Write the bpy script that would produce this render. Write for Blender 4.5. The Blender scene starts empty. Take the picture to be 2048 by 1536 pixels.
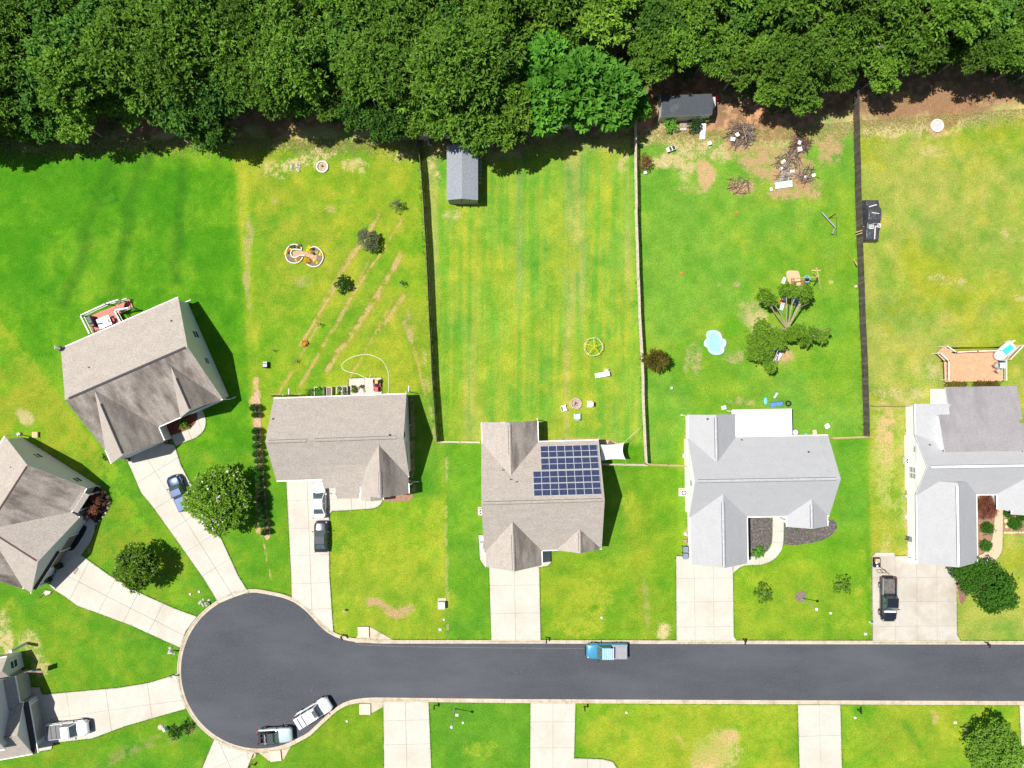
import bpy, bmesh, math, random
import numpy as np
from mathutils import Vector, Matrix
random.seed(7)
rng = np.random.default_rng(7)
R = math.radians
SC = bpy.context.scene
COL = SC.collection

# ---------------------------------------------------------------- camera, light, exposure
S = 0.067                 # metres on the ground per photograph pixel
F = 1420.0                # focal length in photograph pixels
H = S * F                 # height of the drone
cam_d = bpy.data.cameras.new('camera'); cam = bpy.data.objects.new('camera', cam_d); COL.objects.link(cam)
cam.location = (0, 0, H); cam.rotation_euler = (0, 0, 0)
cam_d.sensor_width = 36; cam_d.lens = 36 * F / 2048
cam_d.clip_start = 1; cam_d.clip_end = 6000
SC.camera = cam
SUNV = Vector((-0.45, 0.085, 1.0)).normalized()
elev = math.asin(SUNV.z); azim = math.atan2(SUNV.x, SUNV.y)
w = bpy.data.worlds.new('World'); SC.world = w; w.use_nodes = True
nt = w.node_tree; bg = nt.nodes['Background']
sky = nt.nodes.new('ShaderNodeTexSky'); sky.sky_type = 'NISHITA'; sky.sun_disc = False
sky.sun_elevation = elev; sky.sun_rotation = azim
nt.links.new(sky.outputs[0], bg.inputs[0]); bg.inputs[1].default_value = 0.072
sd = bpy.data.lights.new('sun', 'SUN'); sd.energy = 5.0; sd.angle = R(0.5); sd.color = (1, .955, .89)
sun = bpy.data.objects.new('sun', sd); COL.objects.link(sun)
sun.rotation_euler = SUNV.to_track_quat('Z', 'Y').to_euler(); sun.location = (0, 0, 60)
SC.view_settings.view_transform = 'Standard'; SC.view_settings.look = 'None'
SC.view_settings.gamma = 1; SC.view_settings.exposure = 0.56
SC.view_settings.use_curve_mapping = False

# ---------------------------------------------------------------- helpers
def g(px, py, z=0.0):
    k = (H - z) / H * S
    return Vector(((px - 1024) * k, (768 - py) * k, z))

def node_mat(name):
    m = bpy.data.materials.new(name); m.use_nodes = True
    return m, m.node_tree, m.node_tree.nodes['Principled BSDF']
MC = {}
def M(name, col, rough=.75, metal=0, var=.12, vs=3.0, fine=.0, fs=30., bump=0., bs=20., island=0., spec=.3, coat=0., stretch=None, dark=None):
    """procedural paint / stone / wood / plastic material"""
    if name in MC: return MC[name]
    m, t, p = node_mat(name); N = t.nodes; Lk = t.links
    tc = N.new('ShaderNodeTexCoord'); mp = N.new('ShaderNodeMapping'); Lk.new(tc.outputs['Object'], mp.inputs[0])
    if stretch: mp.inputs['Scale'].default_value = stretch
    n1 = N.new('ShaderNodeTexNoise'); n1.inputs['Scale'].default_value = vs; n1.inputs['Detail'].default_value = 5
    Lk.new(mp.outputs[0], n1.inputs[0])
    r = N.new('ShaderNodeMapRange'); Lk.new(n1.outputs[0], r.inputs[0])
    r.inputs[1].default_value = .3; r.inputs[2].default_value = .7
    r.inputs[3].default_value = 1 - var; r.inputs[4].default_value = 1 + var
    val = r.outputs[0]
    def mul(a, b):
        q = N.new('ShaderNodeMath'); q.operation = 'MULTIPLY'; Lk.new(a, q.inputs[0]); Lk.new(b, q.inputs[1]); return q.outputs[0]
    if fine:
        n2 = N.new('ShaderNodeTexNoise'); n2.inputs['Scale'].default_value = fs; n2.inputs['Detail'].default_value = 3
        Lk.new(mp.outputs[0], n2.inputs[0])
        r2 = N.new('ShaderNodeMapRange'); Lk.new(n2.outputs[0], r2.inputs[0]); r2.inputs[1].default_value = .3; r2.inputs[2].default_value = .7
        r2.inputs[3].default_value = 1 - fine; r2.inputs[4].default_value = 1 + fine
        val = mul(val, r2.outputs[0])
    if island:
        ge = N.new('ShaderNodeNewGeometry'); r3 = N.new('ShaderNodeMapRange'); Lk.new(ge.outputs['Random Per Island'], r3.inputs[0])
        r3.inputs[3].default_value = 1 - island; r3.inputs[4].default_value = 1 + island
        val = mul(val, r3.outputs[0])
    vm = N.new('ShaderNodeVectorMath'); vm.operation = 'SCALE'; vm.inputs[0].default_value = col[:3]
    Lk.new(val, vm.inputs['Scale'])
    out = vm.outputs[0]
    if dark:   # (colour, scale, threshold, streak stretch): algae stains, rust, dirt
        c2, s2, th, st = dark
        mp2 = N.new('ShaderNodeMapping'); Lk.new(tc.outputs['Object'], mp2.inputs[0]); mp2.inputs['Scale'].default_value = st
        n3 = N.new('ShaderNodeTexNoise'); n3.inputs['Scale'].default_value = s2; n3.inputs['Detail'].default_value = 7
        n3.inputs['Roughness'].default_value = .62; Lk.new(mp2.outputs[0], n3.inputs[0])
        r4 = N.new('ShaderNodeMapRange'); Lk.new(n3.outputs[0], r4.inputs[0]); r4.inputs[1].default_value = th - .14; r4.inputs[2].default_value = th + .14
        mx = N.new('ShaderNodeMix'); mx.data_type = 'RGBA'; Lk.new(r4.outputs[0], mx.inputs[0]); Lk.new(out, mx.inputs[6]); 
        mx.inputs[7].default_value = (*c2, 1); out = mx.outputs[2]
    Lk.new(out, p.inputs['Base Color'])
    p.inputs['Roughness'].default_value = rough; p.inputs['Metallic'].default_value = metal
    p.inputs['Specular IOR Level'].default_value = spec; p.inputs['Coat Weight'].default_value = coat
    p.inputs['Coat Roughness'].default_value = .08
    if bump:
        n4 = N.new('ShaderNodeTexNoise'); n4.inputs['Scale'].default_value = bs; n4.inputs['Detail'].default_value = 4
        Lk.new(mp.outputs[0], n4.inputs[0]); b = N.new('ShaderNodeBump'); b.inputs['Strength'].default_value = bump; b.inputs['Distance'].default_value = .05
        Lk.new(n4.outputs[0], b.inputs['Height']); Lk.new(b.outputs[0], p.inputs['Normal'])
    MC[name] = m; return m

def tag(o, label=None, cat=None, group=None, kind=None):
    if label: o['label'] = label
    if cat: o['category'] = cat
    if group: o['group'] = group
    if kind: o['kind'] = kind
    return o
def rootloc(p):
    while p.parent: p = p.parent
    return p.location
LOCALS = set()
class MB:
    def __init__(s): s.v = []; s.f = []; s.m = []
    def add(s, vs, fs, mi=0):
        b = len(s.v); s.v += [tuple(q) for q in vs]; s.f += [tuple(b + i for i in f) for f in fs]; s.m += [mi] * len(fs); return s
    def box(s, c, d, rz=0, mi=0, rx=0, ry=0):
        M3 = Matrix.Rotation(rz, 3, 'Z') @ Matrix.Rotation(ry, 3, 'Y') @ Matrix.Rotation(rx, 3, 'X'); c = Vector(c)
        vs = [c + M3 @ Vector((d[0] * x / 2, d[1] * y / 2, d[2] * z / 2)) for z in (-1, 1) for x, y in ((-1, -1), (1, -1), (1, 1), (-1, 1))]
        return s.add(vs, [(3, 2, 1, 0), (4, 5, 6, 7), (0, 1, 5, 4), (1, 2, 6, 5), (2, 3, 7, 6), (3, 0, 4, 7)], mi)
    def bar(s, a, b, w, h, mi=0):
        a = Vector(a); b = Vector(b); d = (b - a); L = d.length
        if L < 1e-5: return s
        d /= L; up = Vector((0, 0, 1)) if abs(d.z) < .95 else Vector((1, 0, 0)); sd_ = d.cross(up).normalized(); up = sd_.cross(d)
        vs = [p + sd_ * (x * w / 2) + up * (y * h / 2) for p in (a, b) for x, y in ((-1, -1), (1, -1), (1, 1), (-1, 1))]
        return s.add(vs, [(0, 1, 2, 3), (7, 6, 5, 4), (4, 5, 1, 0), (5, 6, 2, 1), (6, 7, 3, 2), (7, 4, 0, 3)], mi)
    def cyl(s, a, b, r0, r1=None, n=10, mi=0):
        r1 = r0 if r1 is None else r1; a = Vector(a); b = Vector(b); d = (b - a).normalized()
        up = Vector((0, 0, 1)) if abs(d.z) < .9 else Vector((1, 0, 0)); x = d.cross(up).normalized(); y = d.cross(x)
        vs = [p + (x * math.cos(2 * math.pi * i / n) + y * math.sin(2 * math.pi * i / n)) * r for p, r in ((a, r0), (b, r1)) for i in range(n)]
        fs = [(i, (i + 1) % n, n + (i + 1) % n, n + i) for i in range(n)] + [tuple(range(n - 1, -1, -1)), tuple(range(n, 2 * n))]
        return s.add(vs, fs, mi)
    def tube(s, pts, r, n=6, closed=False, mi=0):
        pts = [Vector(p) for p in pts]; rings = []; L = len(pts)
        rs = r if isinstance(r, (list, tuple)) else [r] * L
        for i, p in enumerate(pts):
            a = pts[i - 1] if (i > 0 or closed) else p; b = pts[(i + 1) % L] if (i < L - 1 or closed) else p
            d = (b - a).normalized(); up = Vector((0, 0, 1)) if abs(d.z) < .95 else Vector((1, 0, 0))
            x = d.cross(up).normalized(); y = d.cross(x)
            rings.append([p + (x * math.cos(2 * math.pi * k / n) + y * math.sin(2 * math.pi * k / n)) * rs[i] for k in range(n)])
        vs = [q for rg in rings for q in rg]; fs = []
        for i in range(L if closed else L - 1):
            j = (i + 1) % L
            fs += [(i * n + k, i * n + (k + 1) % n, j * n + (k + 1) % n, j * n + k) for k in range(n)]
        if not closed: fs += [tuple(range(n - 1, -1, -1)), tuple(range((L - 1) * n, L * n))]
        return s.add(vs, fs, mi)
    def prism(s, poly, z0, z1, mi=0):
        n = len(poly); A = sum(poly[i][0] * poly[(i + 1) % n][1] - poly[(i + 1) % n][0] * poly[i][1] for i in range(n))
        if A < 0: poly = poly[::-1]
        vs = [(p[0], p[1], z0) for p in poly] + [(p[0], p[1], z1) for p in poly]
        fs = [tuple(range(n - 1, -1, -1)), tuple(range(n, 2 * n))] + [(i, (i + 1) % n, n + (i + 1) % n, n + i) for i in range(n)]
        return s.add(vs, fs, mi)
    def lathe(s, prof, c=(0, 0, 0), n=14, mi=0, sq=(1, 1)):
        vs = []; 
        for r, z in prof: vs += [(c[0] + r * sq[0] * math.cos(2 * math.pi * i / n), c[1] + r * sq[1] * math.sin(2 * math.pi * i / n), c[2] + z) for i in range(n)]
        fs = [(j * n + i, j * n + (i + 1) % n, (j + 1) * n + (i + 1) % n, (j + 1) * n + i) for j in range(len(prof) - 1) for i in range(n)]
        fs += [tuple(range((len(prof) - 1) * n, len(prof) * n)), tuple(range(n - 1, -1, -1))]
        return s.add(vs, fs, mi)
    def build(s, name, mats, parent=None, smooth=False, bevel=0, kind=None):
        me = bpy.data.meshes.new(name); off = rootloc(parent) if (parent and parent.name not in LOCALS) else Vector((0, 0, 0))
        me.from_pydata([(v[0] - off[0], v[1] - off[1], v[2] - off[2]) for v in s.v], [], s.f)
        for m in (mats if isinstance(mats, (list, tuple)) else [mats]): me.materials.append(m)
        if len(me.materials) > 1: me.polygons.foreach_set('material_index', s.m)
        if smooth: me.shade_smooth()
        me.update(); o = bpy.data.objects.new(name, me); COL.objects.link(o)
        if parent: o.parent = parent
        if bevel:
            b = o.modifiers.new('bevel', 'BEVEL'); b.width = bevel; b.segments = 2; b.limit_method = 'ANGLE'; b.angle_limit = R(35)
        if kind: o['kind'] = kind
        return o
def thing(name, loc, label, cat, group=None, rz=0):
    o = bpy.data.objects.new(name, None); COL.objects.link(o); o.location = loc; o.rotation_euler = (0, 0, rz)
    o.empty_display_size = .3
    return tag(o, label, cat, group)
KIDS = {}
def dup(root, loc, rz=0, label=None, sc=None, group=None):
    def cp(o, par):
        c = o.copy(); COL.objects.link(c)
        if par: c.parent = par
        for ch in list(o.children): cp(ch, c)
        return c
    c = cp(root, None); c.location = loc; c.rotation_euler = (0, 0, rz)
    if sc: c.scale = (sc, sc, sc) if isinstance(sc, (int, float)) else sc
    if label: c['label'] = label
    if group: c['group'] = group
    return c
def clip(poly, a, b, c):            # keep points with a*x+b*y<=c
    out = []
    for i in range(len(poly)):
        p, q = poly[i], poly[(i + 1) % len(poly)]
        dp = a * p[0] + b * p[1] - c; dq = a * q[0] + b * q[1] - c
        if dp <= 0: out.append(p)
        if (dp < 0 < dq) or (dq < 0 < dp):
            t = dp / (dp - dq); out.append((p[0] + (q[0] - p[0]) * t, p[1] + (q[1] - p[1]) * t))
    return out
def P2(pts, z=0): return [tuple(g(x, y, z)[:2]) for x, y in pts]
def smooth_line(pts, n=6, closed=False):
    out = []; L = len(pts)
    for i in range(L if closed else L - 1):
        p0 = pts[i - 1] if (i > 0 or closed) else pts[i]; p1 = pts[i]; p2 = pts[(i + 1) % L]; p3 = pts[(i + 2) % L] if (i + 2 < L or closed) else p2
        for k in range(n):
            t = k / n
            out.append(tuple(.5 * ((2 * p1[j]) + (-p0[j] + p2[j]) * t + (2 * p0[j] - 5 * p1[j] + 4 * p2[j] - p3[j]) * t * t + (-p0[j] + 3 * p1[j] - 3 * p2[j] + p3[j]) * t ** 3) for j in range(len(p1))))
    if not closed: out.append(tuple(pts[-1]))
    return out

# ---------------------------------------------------------------- ground (one sheet to the horizon; colour of turf, straw and soil as an attribute)
_tab = {}
def vn(x, y, sc, seed):
    if seed not in _tab: _tab[seed] = np.random.default_rng(seed + 99).random((257, 257))
    T = _tab[seed]; X = x / sc + 37.7; Y = y / sc + 11.3
    xi = np.floor(X).astype(int); yi = np.floor(Y).astype(int); fx = X - xi; fy = Y - yi
    fx = fx * fx * (3 - 2 * fx); fy = fy * fy * (3 - 2 * fy); xi %= 256; yi %= 256
    return (T[yi, xi] * (1 - fx) + T[yi, xi + 1] * fx) * (1 - fy) + (T[yi + 1, xi] * (1 - fx) + T[yi + 1, xi + 1] * fx) * fy
def fbm(x, y, sc, seed, o=4):
    a = 0; amp = 1; t = 0
    for i in range(o): a = a + amp * vn(x, y, sc / 2 ** i, seed * 7 + i); t += amp; amp *= .55
    return a / t
def sst(a, b, x): 
    t = np.clip((x - a) / (b - a), 0, 1); return t * t * (3 - 2 * t)
def axis(lo, hi, step, far):
    core = np.arange(lo, hi + step, step); ext = []; d = step; p = core[-1]
    while p < far: d *= 1.35; p += d; ext.append(p)
    ext = np.array(ext); low = lo - (ext - core[-1])
    return np.concatenate([low[::-1], core, ext])
gx = axis(-72, 72, .23, 2500); gy = axis(-55, 58, .23, 2500)
X, Y = np.meshgrid(gx, gy); nx, ny = len(gx), len(gy)
px = X / S + 1024; py = 768 - Y / S
wx = px + 14 * (fbm(px, py, 60, 1) - .5) * 2; wy = py + 14 * (fbm(px, py, 60, 2) - .5) * 2
GREEN = np.array((.050, .178, .005)); LIME = np.array((.118, .245, .011)); MIDG = np.array((.078, .200, .013)); YEL = np.array((.205, .248, .018)); PALE = np.array((.235, .262, .055))
STRAW = np.array((.40, .335, .15)); SOIL = np.array((.43, .29, .14)); LITTER = np.array((.19, .11, .06)); DARK = np.array((.020, .085, .004))
C = np.zeros(X.shape + (3,)); PC = np.zeros(X.shape + (3,)); PA = np.zeros(X.shape)
def paint(mask, col):
    global C
    C = C * (1 - mask[..., None]) + np.array(col) * mask[..., None]
big = fbm(px, py, 150, 3, 5); med = fbm(px, py, 45, 4, 4); fin = fbm(px, py, 9, 5, 3); fn2 = fbm(px, py, 18, 6, 3)
C[:] = GREEN
def patch(mask, col):
    global PC, PA
    PC = PC * (1 - mask[..., None]) + np.array(col) * mask[..., None]; PA = PA + mask * (1 - PA)
def lot(mask, base, alt, amt, thr=.5, soft=.12, nz=None):
    nz = big if nz is None else nz
    paint(mask, base); paint(mask * sst(thr - soft, thr + soft, nz * .55 + med * .3 + fin * .15) * amt, alt)
b1 = 468 + (wy - 300) * .065
e = 2.2
def le(v, t): return 1 / (1 + np.exp(np.clip((v - t) / e, -40, 40)))
def ge_(v, t): return 1 - le(v, t)
bf1 = 838 + (py - 280) * .0647; bf2 = 1268 + (py - 247) * .0325; bf3 = 1714 + (py - 165) * .029
lot(le(px, 9e9), GREEN, LIME, .75, .5)
m = ge_(px, b1) * le(px, bf1 + 4) * le(py, 900); lot(m, LIME * .95, YEL, .9, .47); 
paint(m * sst(.5, .62, med) * .35, YEL * 1.1)
m3 = ge_(px, bf1) * le(px, bf2) * le(py, 890); lot(m3, np.array((.135, .262, .028)), YEL * 1.05, .6, .5)
st = fbm(px * 1, py * .06, 9, 12, 3); st2 = fbm(px, py * .04, 24, 13, 2)
paint(m3 * sst(.46, .66, st) * .6, YEL * 1.12); paint(m3 * sst(.55, .75, st2) * .3, STRAW * .8); paint(m3 * sst(.5, .7, 1 - st) * .4, GREEN * 1.3)
m4 = ge_(px, bf2) * le(px, bf3) * le(py, 925); lot(m4, np.array((.115, .245, .022)), YEL, .5, .53)
paint(m4 * sst(.5, .7, big) * .35, GREEN * 1.3)
m5 = ge_(px, bf3) * le(py, 1290); lot(m5, YEL * 1.02, PALE, .8, .46); paint(m5 * sst(.52, .68, med) * .4, LIME)
# front lawns
m = ge_(px, 655) * le(px, 893) * ge_(py, 985) * le(py, 1290); lot(m, LIME, YEL, .75, .47)
s3 = fbm(px + py * .25, py * .15 - px * .02, 10, 14, 3); paint(m * sst(.5, .75, s3) * .35, YEL * 1.2)
m = ge_(px, 893) * le(px, 985) * ge_(py, 885) * le(py, 1290); lot(m, MIDG, LIME, .6, .5)
m = ge_(px, 1075) * le(px, 1352) * ge_(py, 925) * le(py, 1290); lot(m, LIME * .9, YEL, .55, .52)
m = ge_(px, 1352) * le(px, 1735) * ge_(py, 870) * le(py, 1290); lot(m, LIME * .98, YEL, .5, .5)
m = sst(1640, 1690, wx) * le(px, 1735) * ge_(py, 880) * (1 - sst(1020, 1100, wy)); lot(m, MIDG * 1.1, LIME, .6, .5)
m = ge_(py, 1395) * ge_(px, 505) * le(px, 765); lot(m, LIME * .8, YEL, .4, .55)
m = ge_(py, 1395) * ge_(px, 858) * le(px, 1062); lot(m, MIDG, LIME, .55, .52)
m = ge_(py, 1395) * ge_(px, 1148) * le(px, 1597); lot(m, LIME, YEL * 1.05, .85, .45)
m = ge_(py, 1395) * ge_(px, 1678); lot(m, LIME, YEL, .75, .46)
# boundary at x 485-530 and long mower lines
def line(p, q, wd, col, amt=.7, wob=1):
    p = np.array(p, float); q = np.array(q, float); d = q - p; L = np.hypot(*d); d /= L
    ax = wx * wob + px * (1 - wob); ay = wy * wob + py * (1 - wob)
    t = np.clip((ax - p[0]) * d[0] + (ay - p[1]) * d[1], 0, L)
    dist = np.hypot(ax - p[0] - d[0] * t, ay - p[1] - d[1] * t)
    patch((1 - sst(wd * .35, wd, dist)) * sst(.3, .58, fin * .6 + fn2 * .4) * amt, col)
def streak(p, q, wd, col, amt):
    p = np.array(p, float); q = np.array(q, float); d = q - p; L = np.hypot(*d); d /= L; ax = wx * .6 + px * .4; ay = wy * .6 + py * .4
    t = np.clip((ax - p[0]) * d[0] + (ay - p[1]) * d[1], 0, L); dist = np.hypot(ax - p[0] - d[0] * t, ay - p[1] - d[1] * t)
    paint((1 - sst(wd * .1, wd * 1.25, dist)) * (.55 + .9 * (fn2 - .5)).clip(0, 1) * amt * 1.6, col)
def blob(cx, cy, rx, ry, col, amt=.8, ang=0, grain=.5):
    a = R(ang); dx = wx - cx; dy = wy - cy; u = (dx * math.cos(a) - dy * math.sin(a)) / rx; v = (dx * math.sin(a) + dy * math.cos(a)) / ry
    r = np.sqrt(u * u + v * v) + (med - .5) * .9
    gr = (1 - grain) + grain * sst(.36, .6, fin)
    patch((1 - sst(.45, 1.15, r)) * amt * gr, col)
# left lot sweep
lw = ge_((px - 0) * 1.30 - (py - 640), 0 + 0) # right/up of the diagonal
m = (1 - lw) * ge_(py, 600) * le(px, 240) * le(py, 960); paint(m * .8, LIME * .95); paint(m * sst(.45, .6, med * .5 + big * .5) * .9, YEL * .9)
line((0, 655), (215, 940), 26, YEL, .6, .6); line((215, 940), (360, 1200), 22, LIME * 1.1, .7, .6)
for a_, b_ in (((180, 470), (130, 610)), ((262, 430), (205, 690)), ((370, 320), (352, 560)), ((305, 300), (250, 420)), ((225, 330), (160, 470))): streak(a_, b_, 17, DARK * 1.25, .62)
for a_, b_ in (((205, 390), (230, 375)), ((180, 380), (200, 410)), ((200, 410), (235, 398)), ((235, 398), (232, 375))): streak(a_, b_, 6, DARK * 1.4, .6)
streak((10, 1190), (350, 1300), 14, DARK * 2, .45); streak((130, 1215), (330, 1290), 18, DARK * 1.6, .5); line((30, 1165), (200, 1260), 12, LIME, .5)
line((200, 1536), (420, 1430), 16, STRAW * .55, .5); line((60, 1530), (330, 1440), 12, YEL * .7, .5); streak((0, 1495), (300, 1425), 16, DARK * 2, .4)
blob(8, 1265, 20, 60, STRAW, .8); blob(55, 1290, 26, 35, STRAW, .6, 30); blob(75, 1330, 22, 20, STRAW, .6); blob(20, 1210, 18, 20, YEL, .7)
m = ge_(py, 900) * le(px, 600); paint(m * .55, MIDG); paint(m * sst(.42, .6, med) * .6, LIME * .85); paint(m * sst(.5, .66, fn2 * .5 + big * .5) * .4, YEL * .8)
for c_ in ((235, 1020), (280, 1070), (230, 1090), (330, 1130)): blob(*c_, 40, 30, YEL * .8, .6)
blob(47, 830, 14, 22, STRAW * .9, .9, 35, .2); blob(186, 1101, 9, 7, STRAW, .8); blob(170, 900, 60, 20, YEL * .8, .4, -50)
# yard 2: ruts
for a_, b_, wd, am in (((757, 430), (600, 690), 6, .8), ((742, 445), (640, 610), 5, .5), ((803, 440), (725, 560), 5, .7), ((725, 560), (600, 770), 6, .6), ((800, 508), (750, 600), 10, .9), ((755, 590), (655, 740), 10, .95), ((808, 590), (760, 660), 8, .7), ((785, 600), (700, 760), 5, .5), ((640, 640), (560, 790), 6, .5), ((740, 520), (640, 700), 5, .4), ((812, 640), (850, 790), 8, .5)):
    streak(a_, b_, wd * 1.3, YEL * np.array((1.25, .85, 1.5)), am * .7); line(a_, b_, wd * .78, np.array((.35, .265, .10)), min(1, am * 1.1), .35); streak((a_[0] - 7, a_[1]), (b_[0] - 7, b_[1]), wd * .8, DARK * 2.2, am * .4)
for c_ in ((560, 335, 55, 22), (620, 322, 36, 25), (655, 300, 40, 16), (740, 270, 50, 20), (800, 310, 40, 26), (700, 330, 40, 16), (860, 355, 25, 45), (873, 300, 28, 20)): blob(*c_, STRAW, .75, 0, .75)
for c_ in ((552, 395, 16, 8), (660, 420, 12, 8), (695, 408, 8, 6), (820, 640, 12, 60), (600, 560, 30, 14), (500, 480, 12, 60), (498, 560, 8, 90)): blob(*c_, STRAW * .75, .6)
streak((487, 300), (500, 560), 12, YEL * 1.15, .7); streak((500, 560), (512, 700), 8, YEL * 1.2, .6)
line((512, 760), (518, 1065), 9, SOIL * .95, .95, .2); line((521, 1060), (543, 1160), 3, SOIL, .8, .2)
blob(514, 800, 10, 40, SOIL, .8)
line((845, 700), (868, 880), 7, STRAW * .9, .5, .4); line((893, 910), (893, 1280), 5, STRAW * .8, .6, .3); streak((882, 910), (886, 1180), 9, YEL * 1.1, .5)
line((480, 300), (485, 480), 3, STRAW, .4, .3)
# forest floor and its straw edge
edge = np.interp(px, [-4000, 0, 230, 300, 480, 560, 700, 830, 880, 1000, 1060, 1260, 1310, 1420, 1480, 1540, 1640, 1712, 1780, 1900, 1990, 2048, 6000], [262, 262, 256, 262, 252, 255, 256, 268, 280, 296, 266, 262, 262, 255, 255, 280, 225, 222, 240, 235, 215, 208, 208])
em = wy - edge + 40 * (med - .5)
paint((1 - sst(0, 22, em)) * .95, LITTER * 1.1); paint((1 - sst(-10, 10, em)) * sst(.45, .6, fin) * .5, LITTER * 2.6)
ring = np.exp(-((em - 18) / 13) ** 2); paint(ring * sst(.36, .56, fin * .5 + med * .5) * .85, STRAW * .95)
for c_ in ((270, 285, 45, 10), (345, 275, 40, 12), (60, 295, 40, 8), (140, 288, 40, 8)): blob(*c_, STRAW * 1.05, .9, 0, .6)
m = le(py, 460) * ge_(py, 200) * ge_(px, bf2) * le(px, bf3); 
for c_ in ((1300, 280, 25, 25), (1340, 265, 40, 22), (1385, 290, 45, 22), (1330, 320, 40, 20), (1375, 330, 30, 40), (1440, 300, 25, 25), (1500, 300, 45, 55), (1545, 320, 45, 60), (1590, 340, 60, 55), (1640, 270, 40, 35), (1660, 300, 30, 40), (1680, 250, 25, 30), (1620, 380, 50, 28), (1490, 378, 42, 25), (1560, 385, 50, 20)): blob(*c_, STRAW * .95 if c_[0] < 1480 else SOIL * .78, .85, 0, .6)
blob(1412, 345, 17, 32, SOIL * .9, .95, 10, .15); blob(1480, 375, 34, 22, SOIL * .85, .9, 0, .3); blob(1598, 290, 24, 34, LITTER * 1.2, .85, 0, .2); blob(1585, 330, 34, 24, LITTER * 2, .7); blob(1612, 360, 20, 26, LITTER * 1.6, .8); blob(1480, 270, 36, 36, LITTER * 1.9, .8, 0, .4)
blob(1385, 376, 40, 8, SOIL * .9, .5)
for c_ in ((1740, 215, 30, 30), (1790, 225, 60, 30), (1850, 215, 50, 26), (1920, 190, 60, 30), (1990, 180, 60, 26), (1780, 262, 40, 14), (1960, 222, 60, 14)): blob(*c_, LITTER * 1.25 if c_[1] < 240 else STRAW, .85, 0, .5)
for c_ in ((1740, 250, 22, 40), (1790, 255, 30, 20), (1840, 240, 28, 20)): blob(*c_, STRAW * .95, .8, 0, .75)
blob(1873, 251, 19, 17, SOIL * .85, .95, 0, .1)
# yard 3 / 4 details
for c_ in ((970, 300, 30, 20), (1225, 285, 30, 22), (1250, 310, 14, 50), (1215, 265, 40, 14), (905, 430, 30, 14), (935, 300, 50, 14), (1275, 300, 8, 40)): blob(*c_, STRAW * .9, .75, 0, .7)
for c_ in ((1180, 465, 14, 16), (1142, 565, 8, 10), (1190, 855, 14, 14), (1140, 500, 26, 80), (1090, 780, 14, 10)): blob(*c_, YEL * 1.1, .7)
blob(1520, 650, 26, 30, STRAW, .9, 0, .3); blob(1555, 715, 40, 22, SOIL * .9, .85, 0, .3); blob(1575, 600, 45, 40, LIME * .8, .5); blob(1662, 562, 10, 7, STRAW, .8); blob(1620, 520, 40, 12, YEL, .4)
for c_ in ((1440, 570, 10, 8), (1475, 572, 9, 8), (1372, 720, 8, 30), (1390, 715, 14, 50), (1470, 715, 30, 20), (1435, 860, 20, 8), (1490, 800, 40, 10), (1505, 625, 26, 30)): blob(*c_, STRAW * .8, .6)
blob(1470, 655, 26, 30, GREEN * 1.3, .6)
# yard 5
line((1762, 830), (1775, 1010), 34, PALE * 1.15, .8); blob(1772, 868, 24, 55, SOIL, .85, 0, .5); blob(1805, 900, 12, 40, SOIL * .8, .5); blob(1812, 1000, 9, 60, STRAW, .5)
for c_ in ((2040, 590, 16, 10), (2010, 468, 14, 8), (1900, 560, 60, 14), (1850, 745, 40, 40), (1800, 790, 60, 16), (1870, 300, 50, 12), (1960, 1095, 20, 20)): blob(*c_, STRAW * .95, .6)
blob(1782, 1080, 14, 30, STRAW, .5)
# front lawn patches
blob(752, 1205, 24, 10, SOIL * .8, .85, -15, .4); blob(775, 1215, 30, 12, SOIL * .8, .8, -30, .4); blob(805, 1218, 22, 14, SOIL * .8, .8, 30, .4)
for c_ in ((870, 1050, 30, 60), (700, 1110, 30, 40), (800, 1110, 60, 60), (680, 1230, 14, 40), (900, 1200, 20, 30)): blob(*c_, YEL * 1.15, .6)
blob(1180, 1190, 50, 60, YEL * 1.1, .9, 0, .5); blob(1160, 1255, 60, 22, YEL * 1.15, .8); blob(1330, 1262, 20, 22, STRAW * 1.05, .9, 0, .4); blob(1250, 1010, 18, 60, YEL, .5); blob(1275, 1160, 14, 120, YEL * .9, .7); blob(1190, 1215, 12, 9, GREEN, .9); blob(1290, 1210, 10, 60, STRAW * .7, .5)
for c_ in ((1250, 1000, 14, 30), (1655, 910, 8, 30), (1600, 1130, 30, 14), (1520, 1160, 30, 20), (1690, 1250, 40, 16), (1720, 1180, 14, 40), (1725, 1110, 10, 40)): blob(*c_, YEL * 1.2, .5)
blob(1595, 1195, 6, 5, SOIL * .8, .0)
blob(1425, 1500, 60, 46, STRAW, .75, 0, .7); blob(1410, 1520, 34, 30, SOIL * 1.05, .95, 0, .35); blob(1450, 1480, 36, 14, SOIL, .9, 20, .4); blob(1360, 1482, 22, 8, SOIL, .85, -50, .5); blob(1380, 1490, 90, 50, YEL * 1.1, .6)
for c_ in ((1540, 1440, 40, 60), (1880, 1440, 16, 20), (1900, 1470, 30, 30), (1830, 1530, 40, 20), (1240, 1460, 60, 20), (1220, 1500, 60, 16), (1700, 1480, 20, 60), (960, 1500, 40, 20), (560, 1470, 20, 30)): blob(*c_, YEL * 1.2, .5)
streak((1810, 1450), (1850, 1510), 12, DARK * 2, .6); blob(1867, 1432, 10, 14, SOIL * .9, .7)
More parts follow.
